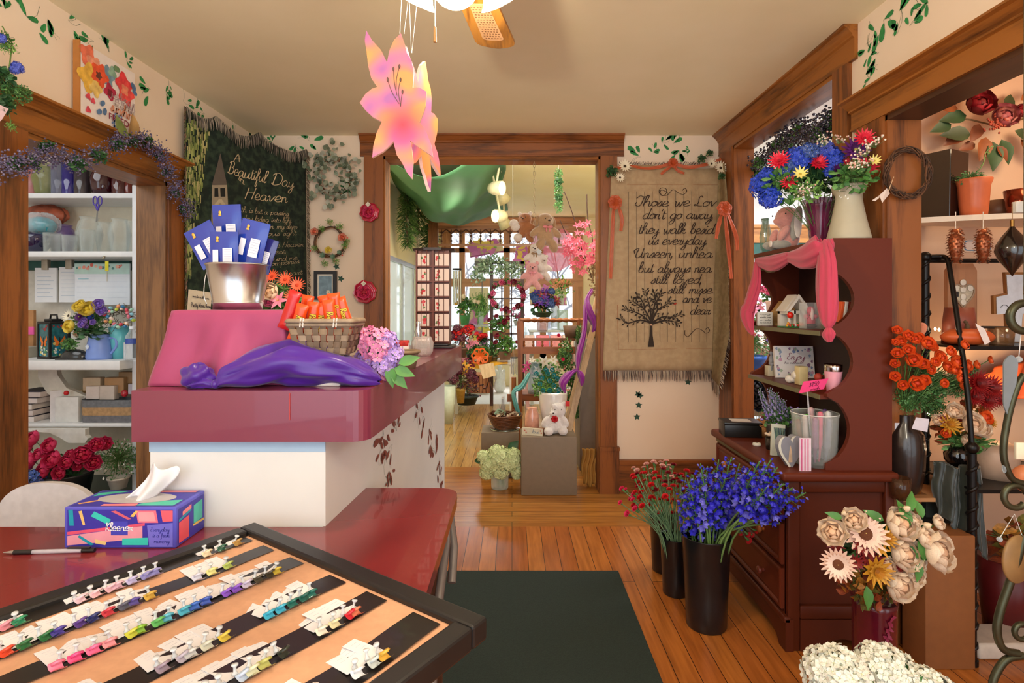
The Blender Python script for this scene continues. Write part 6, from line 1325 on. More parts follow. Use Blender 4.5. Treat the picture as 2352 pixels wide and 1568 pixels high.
# rose swag
t = thing('rose_swag','swag of dusty red silk roses with rust and green leaves high on the niche wall','flower swag',P(2270,300,2.46))
for px,py,k,r in ((2245,243,'rose_red',34),(2302,272,'rose_mauve',32),(2345,258,'rose_red',18)):bloom(t,k,P(px,py,2.40),(-.1,-1,.3),r*2.4/F,'rose')
mb = MB(M('#8c3018',.6,var=.3));r_ = RR(4);[mb.ball(tuple(P(2288+r_.gauss(0,14),285+r_.gauss(0,9),2.36)),.005,6,4) for _ in range(50)];mb.part('berry_sprig',t)
mb = MB();LC = [leafy('#8c4a20'),leafy('#35502e'),leafy('#7a3c1c'),leafy('#3c4a2c')]
for k,(px,py,a,L_) in enumerate(((2200,250,170,.1),(2185,285,200,.1),(2215,300,215,.12),(2230,308,180,.13),(2265,315,250,.12),(2300,320,280,.12),(2290,335,300,.08),(2330,300,-30,.1),(2345,320,-60,.1),(2220,265,190,.12),(2250,285,240,.1),(2310,250,60,.09),(2345,230,30,.08),(2280,325,265,.14),(2240,330,200,.08))):
    mb.use(LC[k % 4]);leaf(mb,TR(P(px,py,2.42+.01*(k % 3)),(PI/2-.2,0,0)) @ Matrix.Rotation(math.radians(a)-PI/2,4,'Z'),L_,L_*.55,.1)
mb.part('leaves',t);MB(leafy('#6a5030')).tube([P(2170,270,2.47),P(2230,275,2.46),P(2290,290,2.46),P(2360,270,2.46)],.004,5).part('branch',t)
# vine wreath on the jamb
c_ = P(2085,397,2.09);t = thing('vine_wreath','bare twisted grapevine wreath with a paper tag hung on the niche door jamb','wreath',c_);mb = MB();r_ = RR(8)
TW2 = [M('#5a3a24',.8,var=.2),M('#70492c',.8,var=.2),M('#3e2818',.8,var=.2)]
twigring(mb,c_,.082,.012,26,TW2,r_=r_,ovl=1.08);mb.part('vine_ring',t)
mb = MB(M('#e8d4c4',.6)).add([P(2003,460,2.05),P(2035,438,2.05),P(2042,436,2.05),P(2010,462,2.05)],[(0,1,2,3)],False).add([P(2026,466,2.04),P(2020,448,2.04),P(2037,432,2.04),P(2044,444,2.05)],[(0,1,2,3)],False);mb.use(M('#d8b890',.6)).cyl(P(2040,440,2.05),P(2053,406,2.07),.002,.001,5);mb.part('paper_tag',t)
# hanging ornaments
def cone(px,label):
    c_ = P(px,525,2.17);t = thing('pinecone_ornament',label,'ornament',c_);n_ = P(px,604,2.17).z
    mb = MB(M('#a8603c',.3,.6,var=.3,scale=40));H_ = c_.z-n_;r_ = RR(px)
    mb.lathe([(.001,-H_),(.014,-H_*.9),(.022,-H_*.6),(.024,-H_*.35),(.012,-H_*.03),(.001,0)],n=14)
    for i in range(90):
        z = i/90;a = i*2.4;rr_ = .028*sin(PI*(.12+.78*(z)))**.7*(1-.25*z);p = Vector((rr_*cos(a),rr_*sin(a),-H_*z));mb.use(M('#b8704c' if i % 3 else '#d8b090',.25,.7,var=.3,scale=40))
        T = AIM(p,(cos(a),sin(a),.4),1,PI);mb.add([(-.007,0,0),(0,-.004,.001),(.007,0,0),(.005,.006,.006),(0,.009,.008),(-.005,.006,.006)],[(0,1,2,3,4,5)],True,T)
    mb.lpart('cone',t);MB(M('#e8dcc8',.5)).tube([(0,0,0),(0,0,SZ-c_.z-.02),(0,.0,SZ-c_.z+.004)],.0016,5).lpart('hanging_wire',t)
cone(2195,'coppery glass pinecone ornament hanging on the left below the niche shelf');cone(2258,'coppery glass pinecone ornament hanging on the right below the niche shelf')
c_ = P(2325,520,1.9);t = thing('teardrop_ornament','large glossy black teardrop ornament hanging at the right side of the niche','ornament',c_);MB(M('#1c1410',.2,var=.1,coat=1)).lathe([(.006,0),(.012,-.01),(.03,-.035),(.046,-.065),(.049,-.085),(.038,-.115),(.014,-.15),(.001,-.172)],n=32).lpart('drop',t);MB(M('#8c6430',.3,.9)).cyl((0,0,-.005),(0,0,.022),.006).tube([(0,0,.02),(0,0,.08)],.001,4).lpart('cap',t)
MB(M('#e0dcd0',.4)).rbox((X(2335,1.9),1.9,Z(488,1.9)),(X(2375,1.9),1.92,Z(462,1.9)),.002).thing('shelf_clip','small white label clip at the right edge of the niche shelf','clip')
# black iron rack
IR = M('#1a1614',.35,.5,var=.2);t = thing('iron_rack','black twisted iron display rack standing in the niche','rack',(1.9,2.1,0))
def twist(mb,p,q,r):
    p,q = Vector(p),Vector(q);mb.cyl(p,q,r,n=10);L_ = (q-p).length;n_ = int(L_*26);n_ = max(n_,8)
    mb.tube([p.lerp(q,i/n_/4)+Vector((r*cos(i/4*2*PI*.55),r*sin(i/4*2*PI*.55),0)) for i in range(n_*4+1)],r*.45,5)
xn = 1.677;MB(IR).cyl((xn,2.0,0),(xn,2.0,.79),.012);mb = MB(IR);twist(mb,(xn,2.0,0.01),(xn,2.0,.77),.0145);mb.ball((xn,2.0,.79),.022).cyl((xn,2.0,0),(xn,2.0,.02),.02,.02);mb.part('post',t)
mb = MB(IR);xf = 1.68;twist(mb,(xf,2.23,0.01),(xf,2.23,1.49),.0145);mb.ball((xf,2.23,1.505),.022);mb.part('post',t)
mb = MB(IR).tube(spline([(xn,2.0,.79),P(2222,900,2.02),P(2200,740,2.10),P(2180,610,2.18),P(2173,592,2.2),P(2160,589,2.22),(xf,2.23,1.505)],5),.009,8);mb.part('side_brace',t)
mb = MB(IR).cyl((xf,2.23,1.49),(2.6,2.23,1.49),.009);mb.part('top_rail',t)
mb = MB(IR).cyl((2.55,2.0,0),(2.55,2.0,.79),.014).cyl((2.55,2.23,0),(2.55,2.23,1.49),.014);mb.part('post',t)
for z,y0 in ((1.155,2.06),(.64,1.99)):
    mb = MB(IR).box((xn,y0,z-.014),(2.56,y0+.014,z)).box((xn,y0+.014,z-.008),(2.56,2.36,z)).box((xn,2.35,z-.014),(2.56,2.36,z));mb.part('shelf',t)
r1z = 1.155
# shelf items
t = thing('heart_plaque','tan wooden plaque with a cut-out heart and lace cross on the rack','plaque',(X(2215,2.30),2.31,r1z))
mb = MB(wood('#8c5a3c','#b88058','Z'));out = [(-.062,0),(.062,0),(.062,.30),(.045,.33),(-.045,.33),(-.062,.30)];hh = heart(40,.72);hh = [(x*1.05,y*1.2+.15) for x,y in hh]
mb.prism(out,.02,MTr((0,.02,0)) @ FRONT);mb.lpart('board',t)
MB(M('#c8b89c',.8,var=.2,scale=80)).prism([(x,y) for x,y in hh],.002,MTr((0,-.0005,0)) @ FRONT).lpart('heart_inset',t)
mb = MB(M('#a88c70',.7));mb.tube([(x*1.03,-.004,(y-.22)*1.03+.22) for x,y in hh],.004,5,closed=True).use(M('#e8dcc8',.8));[mb.ball((x*.03,-.005,.22+z*.03),(.014,.003,.014),8,5) for x,z in ((0,0),(1,.2),(-1,.2),(0,1),(0,-1),(0,-1.8))];mb.use(BLK).cb((-.03,-.006,.2),(.016,.004,.02),TR((0,0,0),(0,.0,0)));mb.lpart('lace_cross',t)
jar((X(2203,2.2),2.2,r1z),[(0,0),(.058,0),(.054,.09),(.048,.145),(.046,.145),(.05,.08),(.052,.01),(0,.01)],28,'ceramic_pot','rust brown flared pot standing behind the pumpkin','pot',M('#8c4430',.5))
t = thing('pumpkin','bright orange ceramic pumpkin with a curled stem on the rack shelf','pumpkin',(X(2228,2.1)+.005,2.12,r1z))
mb = MB(M('#c85a28',.45,var=.1));mb.grid(lambda a,b:((.0+.092*sin(PI*a)**.75)*cos(2*PI*b)*(1+.05*abs(sin(5*2*PI*b/2))),(.06*sin(PI*a)**.75)*sin(2*PI*b)*(1+.05*abs(sin(5*PI*b))),.032-.032*cos(PI*a)*(1-.25*sin(PI*a)**8)),16,60);mb.lpart('body',t)
MB(M('#5c4428',.7,var=.2)).tube(spline([(0,0,.056),(.002,0,.075),(-.006,0,.09),(-.012,0,.088)],5),[.009]*6+[.006]*6+[.004]*4,8).lpart('stem',t)
jar((X(2300,2.12),2.12,r1z),[(0,0),(.036,0),(.042,.07),(.04,.07),(.034,.01),(0,.01)],24,'glass_candle','brown glass candle cup beside the pumpkin','candle',glass('#8c6440',alpha=.7))
MB(M('#2c2018',.7,var=.3)).tube([P(2255,751,2.1),P(2315,752,2.12)],.005,6).thing('cinnamon_stick','dark stick lying across the brown candle cup','stick')
MB(M('#f0e0d8',.6)).add([P(2240,742,2.05),P(2262,755,2.05),P(2275,785,2.05),P(2262,792,2.05)],[(0,1,2,3)],False).thing('price_tag','pale paper tag hanging off the orange pumpkin','tag')
t = thing('cross_plaque','dark edged wooden cross with a white script face on the rack','plaque',(X(2335,2.25),2.26,r1z));cr_ = [(-.025,0),(.025,0),(.035,.12),(.075,.115),(.085,.2),(.035,.2),(.04,.285),(-.035,.285),(-.03,.2),(-.08,.19),(-.078,.115),(-.03,.12)]
MB(wood('#6a3c1c','#94602c','Z')).prism([(x*1.06,y*1.02) for x,y in cr_],.014,MTr((0,.015,0)) @ FRONT).lpart('cross_board',t);MB(M('#ccd0d8',.6,var=.1)).prism([(x*.94,y*.97+.004) for x,y in cr_],.002,MTr((0,-.0,0)) @ FRONT).lpart('white_face',t)
mb = MB(M('#3c3c40',.7));ribbon(mb,[Vector((-.06+k*.012,.145+.012*sin(k*1.1),0)) for k in range(9)],.003,lambda x,z:Vector((x,-.0035,z)));mb.lpart('script',t)
MB(M('#ecd4bc',.6)).prism(rpoly([(0,0),(.13,0),(.13,.055),(0,.055)],.018,4),.008,MTr((X(2228,2.45),2.495,Z(576,2.45))) @ FRONT).use(M('#5c88a8',.6)).prism(rpoly([(.004,.004),(.126,.004),(.126,.051),(.004,.051)],.016,4),.001,MTr((X(2228,2.45),2.4865,Z(576,2.45))) @ FRONT).use(M('#ecd8c8',.6)).prism(rpoly([(.008,.008),(.122,.008),(.122,.047),(.008,.047)],.014,4),.001,MTr((X(2228,2.45),2.4855,Z(576,2.45))) @ FRONT).thing('oval_sign','small blue bordered oval sign on the niche wall behind the ornaments','sign')
for i,(px,py) in enumerate(((2148,755),(2157,757),(2313,758),(2133,950),(2180,1036),(2062,900),(2192,1020))):
    p = P(px,py,2.2);MB(M('#ffe8c0',.3,emit=14)).ball(tuple(p),(.0045,.0045,.007),6,5).thing('fairy_light',('tiny warm fairy light glowing behind the twisted iron post','tiny warm fairy light just right of the iron post','tiny warm fairy light beside the brown candle cup','tiny warm fairy light under the orange bouquet','tiny warm fairy light by the round black vase','tiny warm fairy light behind the tall bouquet stems','tiny warm fairy light above the round black vase')[i],'light')
t = thing('tulle_bow','sheer peach ribbon bow at the foot of the twisted iron post','bow',P(2110,770,2.15));mb = MB(M('#f0946c',.5,alpha=.85));rib3(mb,[P(2110,775,2.14),P(2100,755,2.13),P(2120,750,2.13),P(2112,775,2.14),P(2125,800,2.13)],.03);mb.part('loops',t)
cl = MB(M('#d85a24',.6,var=.1,scale=6));cl.grid(lambda a,b:(X(2215,2.4)+a*.5,2.42+.025*sin(a*22+b*4)-.05*b*(1-a),.98+.16*a-(.22+.05*sin(a*5))*b*(.3+.7*a)),40,16);o = cl.thing('orange_cloth','burnt orange satin swag hanging under the rack shelf','cloth');mod(o,'SOLIDIFY',thickness=.002)
t = thing('dahlia_bunch','bunch of dark red dahlias hanging in front of the orange cloth','flowers',P(2260,900,2.15))
for px,py,r in ((2245,880,34),(2275,890,32),(2235,910,26),(2265,918,28),(2290,915,22)):bloom(t,'dahlia_red',P(px,py,2.12),(0,-1,.2),r*2.12/F,'dahlia')
leaves(t,'fol_autumn',P(2240,930,2.15),.06)
# rust bouquet in round pot
t = thing('flower_arrangement','cream and amber silk flowers in a small round black pot beside the iron post','flower arrangement',(X(2203,2.12),2.13,Z(1072,2.12)));MB(BZ).lathe([(0,0),(.025,0),(.042,.025),(.044,.05),(.03,.075),(.02,.08),(0,.07)],n=28).lpart('pot',t)
arrangement(t,P(2205,985,2.13),[(2180,975,'dahlia_gold',26),(2200,960,'zinnia_wine',16),(2165,965,'zinnia_wine',14),(2228,975,'rose_cream',30),(2250,985,'rose_cream',24),(2260,960,'rose_orange',18),(2190,945,'rose_cream',22),(2155,965,'rose_cream',16),(2215,1010,'rose_cream',14),(2275,970,'dahlia_gold',16),(2170,995,'rose_orange',12)],'fol_autumn',(.13,.06,.07),foot=(X(2203,2.12),2.13,Z(1050,2.12)),dep=.05)
leaves(t,'fol_mid',P(2220,1015,2.12),(.12,.05,.05))
# pedestals, velvet, tall vases
PDZ = .585
MB(M('#8c5428',.7,var=.06)).rbox((1.485,1.97,0),(1.665,2.09,.48),.004).thing('tan_pedestal','plain tan cardboard pedestal behind the burgundy vase','pedestal')
t = thing('corner_riser','low riser with a tan triangular board top beside the dresser','riser',(1.60,2.17,0));tri_ = [(1.47,2.06),(1.66,2.06),(1.80,2.16),(1.80,2.36),(1.59,2.36),(1.59,2.10),(1.47,2.10)]
MB(M('#b88454',.5,var=.05)).prism(tri_,.014,TR((0,0,PDZ-.014))).part('board_top',t);MB(M('#222a24',.8)).box((1.60,2.16,0),(1.78,2.34,PDZ-.014)).box((1.60,2.12,.49),(1.64,2.16,PDZ-.014)).part('riser_body',t)
vb_ = M('#262c24',.35,var=.35,scale=12,sheen=.6)
mb = MB(vb_);mb.grid(lambda a,b:(X(2140,2.08)+a*.17+.004*sin(b*9+a*6),2.045+.10*(a-.5)**2+.012*sin(a*17+b*2)+.009*sin(a*39+b*5)-.02*b,Z(1060,2.1)-b*.34*(.55+.45*a)+.012*sin(a*12)),40,30);o = mb.thing('velvet_cloth','crumpled dark green velvet cloth draped beside the iron post','cloth');mod(o,'SOLIDIFY',thickness=.003)
t = thing('flower_arrangement','tall faceted black vase with bright orange ranunculus beside the hutch','flower arrangement',(X(2092,2.10)+.0,2.13,PDZ));
mb = MB(M('#2a1f1b',.28,var=.2,coat=.4,scale=50));prf = [(.04,0),(.052,.02),(.062,.09),(.066,.17),(.060,.225),(.030,.27),(.030,.30)]
mb.rings([[(r*cos(k*PI/4+.3)*(1+.05*(k % 2)),r*sin(k*PI/4+.3),z) for k in range(8)] for r,z in prf],True);mb.lpart('vase_body',t)
OB = [(2060,760,12),(2085,772,14),(2068,785,14),(2100,780,15),(2128,790,18),(2060,812,14),(2085,805,15),(2096,828,20),(2116,836,16),(2140,798,13),(2155,820,16),(2145,832,13),(2162,822,12),(2180,808,14),(2172,842,15),(2192,832,18),(2210,845,16),(2220,840,14),(2205,855,12),(2190,850,13),(2178,848,12),(2102,880,20),(2120,873,15),(2055,864,13),(2072,884,13),(2165,880,12),(2208,884,11),(2202,868,13),(2272,827,10),(2212,793,13),(2110,775,12),(2057,787,10),(2136,850,12),(2240,838,11),(2055,835,12)]
arrangement(t,P(2125,850,2.12),[(a,b,'rose_orange',r) for a,b,r in OB],None,None,foot=(X(2092,2.1),2.13,PDZ+.29),dep=.08,seed=4)
for px,py,r in ((2070,905,.05),(2100,920,.06),(2140,915,.06),(2170,880,.05),(2125,870,.07),(2090,850,.05),(2200,890,.045),(2075,930,.045),(2150,940,.04),(2230,850,.03)):leaves(t,'fol_fine',P(px,py,2.13),r,'foliage',px)
tgm = MB(M('#e0d8e0',.5)).add([P(2104,958,2.05),P(2134,962,2.05),P(2130,992,2.04),P(2094,984,2.04)],[(3,2,1,0)],False).use(M('#a85038',.6)).add([P(2110,962,2.049),P(2130,965,2.049),P(2129,968,2.049),P(2109,965,2.049)],[(3,2,1,0)],False);tgm.thing('price_tag','white paper tag hanging on the neck of the faceted black vase','tag')
MB(M('#d8d4dc',.5)).rbox((X(2047,2.14),2.12,PDZ),(X(2065,2.14),2.16,PDZ+.27),.002).use(BLK).rbox((X(2050,2.14),2.165,PDZ),(X(2072,2.14),2.2,PDZ+.2),.002).thing('picture_box','narrow white and black boxed item between the hutch and the faceted vase','box')
jar((X(2080,2.03),2.06,PDZ),[(0,0),(.032,0),(.036,.078),(.033,.078),(.03,.01),(0,.01)],24,'glass_votive','short smoky brown glass votive cup in front of the faceted vase','votive',glass('#5c3a24',alpha=.75))
# burgundy floor vase and its bouquet
vx,vy = X(2008,1.80),1.80;t = thing('flower_arrangement','tall burgundy vase of cream roses and pale sunflowers on the floor before the dresser','flower arrangement',(vx,vy,0));VH = Z(1372,1.8)
mb = MB(M('#5c1222',.22,var=.08,coat=.6)).lathe([(0,0),(.06,0),(.063,.01),(.064,VH-.02),(.067,VH),(.06,VH),(.057,VH-.03),(0,VH-.04)],n=36);mb.lpart('vase_body',t)
mb = MB(M('#8c2c4c',.25,coat=.6));r_ = RR(14)
for k in range(30):
    z = .05+k/30*(VH-.07);a = -PI/2+.22*sin(z*22)+.1;p = Vector((.0652*cos(a),.0652*sin(a),z));T = AIM(p,(cos(a),sin(a),0),1,r_.uniform(0,6));petal(mb,T @ TR((0,0,.001)),.018,.011,.1,.8,3);petal(mb,T @ TR((0,0,.001),(0,0,2.2)),.014,.009,.1,.8,3)
mb.lpart('raised_scroll',t)
CB_ = [(1985,1225,'sunflower',47),(1925,1295,'sunflower',36),(1912,1222,'rose_cream',30),(1960,1195,'rose_cream',26),(2063,1205,'rose_cream',36),(2070,1270,'rose_cream',36),(2140,1265,'rose_cream',42),(2120,1235,'rose_cream',24),(2060,1340,'rose_cream',34),(2095,1320,'rose_cream',24),(2035,1235,'dahlia_gold',26),(2012,1310,'dahlia_gold',36),(2025,1262,'lily_gold',18),(1920,1252,'zinnia_wine',20),(1990,1280,'zinnia_wine',24),(1965,1290,'zinnia_wine',20),(2065,1300,'zinnia_wine',14),(2015,1285,'zinnia_wine',18),(1938,1180,'bud_cream',11),(2075,1170,'bud_cream',13),(2118,1207,'bud_cream',14),(2150,1200,'rose_cream',16),(1945,1225,'bud_cream',9),(2100,1195,'rose_cream',13)]
arrangement(t,P(2025,1265,1.76),[(a,b,k,r*(1.18 if k[:4] == 'rose' else 1.05)) for a,b,k,r in CB_]+[(2035,1300,'rose_cream',26),(1975,1255,'zinnia_wine',20),(2100,1290,'rose_cream',26)],'fol_dark',(.17,.09,.12),foot=(vx,vy,VH-.02),dep=.10,seed=3)
for px,py,r,k in ((1960,1335,.07,'fol_autumn'),(2000,1360,.07,'fol_autumn'),(2050,1355,.05,'fol_autumn'),(1935,1200,.035,'fol_mid'),(2090,1190,.035,'fol_mid'),(2110,1260,.05,'fol_dark')):leaves(t,k,P(px,py,1.72),r,'foliage',px)
mb = MB(leafy('#4a8038'));[leaf(mb,TR(P(px,py,1.66),(PI/2-.3,0,0)) @ Matrix.Rotation(math.radians(a)-PI/2,4,'Z'),L_,L_*.45,.2) for px,py,a,L_ in ((1935,1190,160,.05),(1948,1205,30,.05),(2030,1195,150,.06),(2085,1175,60,.07),(2090,1210,100,.08),(2120,1190,100,.06),(2140,1280,160,.08),(2110,1290,260,.06),(1990,1345,270,.07),(2110,1235,280,.07))];mb.part('broad_leaves',t)
# white hydrangeas in the foreground
for i,(px,py,r,Y,lab) in enumerate(((1925,1558,80,1.38,'left'),(2035,1545,72,1.42,'middle'),(2130,1590,64,1.36,'right'))):
    c_ = P(px,py,Y);t = thing('hydrangea_plant',f'white mophead hydrangea in a dark pot, {lab} of the three in the foreground','potted plant',(c_.x,c_.y,0));MB(M('#2a2420',.5)).lathe([(0,0),(.05,0),(.07,.14),(.062,.14),(0,.12)],n=20).lpart('pot',t)
    MB(leafy('#5a7a40')).cyl((0,0,.12),(0,0,c_.z),.005).lpart('stem',t);inst('hydrangea_head',fl('hyd_white'),t,TR((0,0,c_.z),(.2,0,i),r*Y/F));mb = MB(leafy('#3c7a34'));leaf(mb,TR((.0,-.06,c_.z-.02),(PI/2-.4,0,0)) @ Matrix.Rotation(.6*(i-1)-.3,4,'Z'),.09,.07,.2);leaf(mb,TR((.04,-.05,c_.z-.05),(.3,0,-1)),.09,.06,.3);mb.lpart('leaves',t)
# hanging scroll chime at the right edge
MT = M('#4c4c3a',.4,.8,var=.3,scale=20);t = thing('scroll_chime','weathered metal scroll wind chime hanging at the right edge of the photograph','wind chime',P(2345,735,1.25))
def ringp(px,py,r,Y,n=28,a0=0,a1=2*PI):return [P(px+r*cos(a0+(a1-a0)*k/n),py-r*sin(a0+(a1-a0)*k/n),Y) for k in range(n+1)]
mb = MB(MT).tube(ringp(2352,728,32,1.25)[:-1],.009,10,closed=True).tube([P(2352,690,1.25),P(2352,-60,1.25)],.001,4);mb.part('top_ring',t)
mb = MB(MT).tube(spline([P(2350,1110,1.25),P(2322,1095,1.25),P(2305,1040,1.25),P(2315,960,1.25),P(2335,890,1.25),P(2352,860,1.25)],8),.007,8);mb.tube(ringp(2332,1140,26,1.25,a0=.3,a1=5.6),.007,8);mb.tube(spline([P(2352,1230,1.25),P(2322,1330,1.25),P(2298,1400,1.25),P(2290,1450,1.25),P(2305,1490,1.25),P(2340,1500,1.25)],8),.0085,8);mb.tube(spline([P(2352,1505,1.25),P(2310,1515,1.25),P(2282,1560,1.25),P(2280,1600,1.25)],6),.008,8);mb.tube(ringp(2348,1450,18,1.25),.006,8);mb.part('scrolls',t)
MB(M('#8c6a40',.5,var=.15)).lathe([(0,0),(.042,0),(.044,.004),(.042,.008),(0,.008)],(0,0,0),32,AIM(P(2332,1282,1.25),(.25,-1,0),(1,1.25,1))).part('wooden_disc',t)
mb = MB(glass('#d0e0e8',alpha=.5)).ball(tuple(P(2307,1074,1.25)),(.005,.005,.012)).ball(tuple(P(2340,825,1.25)),.007).ball(tuple(P(2296,1238,1.25)),.006).ball(tuple(P(2350,1238,1.25)),.006);mb.use(M('#d8d8d8',.3)).tube([P(2345,770,1.25),P(2340,820,1.25)],.001,4).tube([P(2296,1236,1.25),P(2330,1180,1.25),P(2350,1236,1.25)],.0008,4);mb.part('crystal_drops',t)
MB(M('#98a8b4',.3,.7)).prism(rpoly([(-.022,.1),(-.004,.118),(.012,.1),(.004,.02),(-.01,-.03),(-.022,.0)],.01,3),.003,MTr(P(2325,930,1.25)) @ FRONT).part('feather_blade',t)
MB(M('#e8dcc0',.6)).rbox(tuple(P(2335,1055,1.245)),tuple(P(2375,1015,1.25)+Vector((0,.002,0))),.001).part('price_tag',t)
MB(M('#c87850',.4)).ball(tuple(P(2362,1100,1.35)),.035).thing('copper_ball','copper coloured ball behind the scroll chime at the right edge','ornament')
t = thing('autumn_plant','yellow and rust autumn leaves in a dark red pot under the iron rack','plant',(1.98,2.2,0));MB(M('#5c1414',.4)).lathe([(0,0),(.07,0),(.10,.30),(.09,.30),(0,.26)],n=20).lpart('pot',t);inst('foliage',folm('fol_autumn'),t,TR((0,-.05,.37),(0,0,0),.13));[inst('bloom',fl('rose_orange'),t,TR((-.06+.05*k,-.13,.36+.03*k),(1,0,0),.03)) for k in range(3)]
MB(M('#c8b8a8',.6,var=.1)).rbox((1.72,2.02,0.001),(2.3,2.16,.06),.01).thing('white_carton','flat pale carton lying on the floor beneath the iron rack','box')
MB(M('#b89880',.5)).lathe([(0,0),(.07,0),(.08,.1),(.06,.13),(0,.13)],(X(2310,2.1),2.15,.64),24).thing('ceramic_bowl','beige lidded bowl on the lower shelf of the iron rack','bowl')

# ================================================================ WORKROOM THROUGH THE LEFT OPENING
WX0,WX1 = -3.55,X(305,3.0)
def wshelf(py,Y0,Y1,th,label,py2=None,c='#e4e6e6'):
    z = Z(py,Y0);return z,MB(M(c,.5,var=.03)).rbox((WX0,Y0,z-th),(WX1+.0,Y1,z),.003).thing('shelf_board',label,'shelf')
MB(M('#e2e4e6',.5,var=.03)).rbox((X(303,3.0),3.0,.0),(X(321,3.0)+.02,3.29,Z(425,3.0)),.003).thing('shelf_upright','white painted upright at the right end of the workroom shelves','shelf upright')
zA,_ = wshelf(443,3.02,3.295,.028,'topmost white shelf board in the workroom');zB,_ = wshelf(577,3.0,3.295,.03,'white shelf board holding clear jars in the workroom');zC,_ = wshelf(828,2.9,3.295,.05,'thick white shelf board holding the jugs and lantern');zD,_ = wshelf(972,3.0,3.295,.02,'worn white shelf board holding cartons below the jugs');
zE = Z(1128,3.0)
MB(M('#1e3a34',.4)).rbox((WX0,2.75,zE-.03),(WX1+.05,3.295,zE),.003).thing('work_counter','dark green worktop under the magenta roses in the workroom','worktop')
MB(M('#d8d0c4',.6)).rbox((WX0,2.85,0),(WX1,3.28,zE-.031),.003).thing('work_cabinet','pale cabinet beneath the dark green worktop','cabinet')
def vz(px,py,w,h,prof,mat,nm,lab,Y=3.1,lobes=0,la=0,zb=None,n=24,cat='vase',fl_=None):
    s_ = w*Y/F/2;hh = h*Y/F;return jar((X(px,Y),Y,zb if zb is not None else Z(py,Y)),[(r*s_,z*hh) for r,z in prof],n,nm,lab,cat,mat,lobes,la)
GP = [(0,0),(.6,0),(.75,.1),(1,.55),(.8,.85),(.62,.93),(.72,1),(.68,1),(.55,.92),(.9,.55),(.65,.06),(0,.05)]
CYL = [(0,0),(.9,0),(.92,.03),(1,1),(.94,1),(.85,.05),(0,.05)]
TUM = [(0,0),(.75,0),(.8,.05),(1,1),(.94,1),(.7,.06),(0,.05)]
vz(72,0,38,80,TUM,M('#b87878',.3),'pink_vase','dusty pink glass vase at the left end of the top workroom shelf',zb=zA)
vz(103,0,50,72,GP,glass('#98a060',alpha=.7),'green_vase','olive green vase wrapped in clear plastic on the top shelf',zb=zA)
vz(140,0,40,90,CYL,glass('#8c90a8',alpha=.65),'smoky_vase','smoky vase in crinkled plastic on the top shelf',zb=zA)
vz(160,0,34,100,CYL,M('#241c78',.1,coat=1),'cobalt_vase','tall cobalt blue vase on the top workroom shelf',zb=zA)
vz(190,0,36,90,CYL,M('#3c3438',.15,coat=.6),'charcoal_vase','square-shouldered charcoal vase on the top shelf',zb=zA)
vz(236,0,50,80,[(0,0),(.7,0),(.9,.2),(1,.45),(.7,.75),(.8,1),(.75,1),(.6,.75),(.9,.4),(0,.05)],M('#3a0814',.08,coat=1),'ruby_vase','deep ruby waisted glass vase on the top shelf',zb=zA)
vz(276,0,36,75,CYL,M('#4a1418',.1,coat=1),'ribbed_vase','ribbed dark red glass vase beside the ruby vase',zb=zA,lobes=14,la=.03)
vz(296,0,18,66,CYL,M('#6a1810',.1,coat=1),'amber_vase','narrow amber red glass vase at the right of the top shelf',zb=zA)
bb_ = M('#1a1640',.08,coat=1)
vz(80,0,66,44,[(0,0),(.6,0),(.95,.5),(1,.85),(.85,1),(.8,.95),(.5,.05),(0,.05)],bb_,'navy_bowl','glossy navy glass bowl on the jar shelf',Y=3.08,zb=zB,cat='bowl')
t = thing('wrapped_bowl','turquoise glass bowl wrapped in clear plastic resting on the navy bowl','bowl',(X(85,3.1),3.12,zB+.105));MB(M('#1890a0',.15,var=.3,coat=.8,scale=30)).ball((0,0,.05),(.09,.06,.055),20,12).lpart('bowl',t);mb = MB(glass('#ffffff',alpha=.25));mb.grid(lambda a,b:((.10+.01*sin(a*40))*sin(PI*b*.9+.1)*cos(2*PI*a),(.07+.008*sin(a*33))*sin(PI*b*.9+.1)*sin(2*PI*a),.055-.068*cos(PI*b)+.006*sin(a*50+b*20)),40,16);mb.lpart('plastic_wrap',t)
t = thing('plastic_bag','crumpled plastic bag with orange and red contents behind the turquoise bowl','bag',(X(92,3.2),3.22,zB+.20));mb = MB(M('#c86848',.4,var=.4,alpha=.8,scale=18));mb.grid(lambda a,b:((.12+.014*sin(a*36))*sin(PI*b)*cos(2*PI*a)+.02,.05*sin(PI*b)*sin(2*PI*a),.03-.06*cos(PI*b)+.008*sin(a*45+b*18)),36,14);mb.lpart('bag',t)
vz(143,0,54,68,GP,glass('#7858a8',alpha=.6),'lilac_vase','lilac glass vase with a flared neck on the jar shelf',Y=3.2,zb=zB)
def glz(px,w,h,prof,lab,Y,nm='glass_jar',lobes=0):vz(px,0,w,h,prof,glass('#e8f2ec',alpha=.09),nm,lab,Y=Y,zb=zB,cat='jar',lobes=lobes,la=.02)
glz(120,34,44,CYL,'small square-cut clear glass cube at the front of the jar shelf',3.06);glz(160,30,40,CYL,'short clear glass tumbler right of the lilac vase',3.08)
glz(205,52,84,GP,'tall clear glass jar left of the hanging scissors',3.16);glz(200,30,52,TUM,'small clear glass standing in front of the tall jar',3.06);glz(240,36,72,GP,'clear waisted glass jar behind the hanging scissors',3.14);glz(275,46,78,GP,'large clear lobed glass vase right of the scissors',3.1,lobes=8);glz(303,22,74,CYL,'narrow clear glass cylinder at the right end of the jar shelf',3.12)
t = thing('scissors','purple handled scissors hanging from the top workroom shelf','scissors',P(224,450,2.995));PU = M('#4838a0',.35)
mb = MB(PU);c0 = P(224,480,2.995)
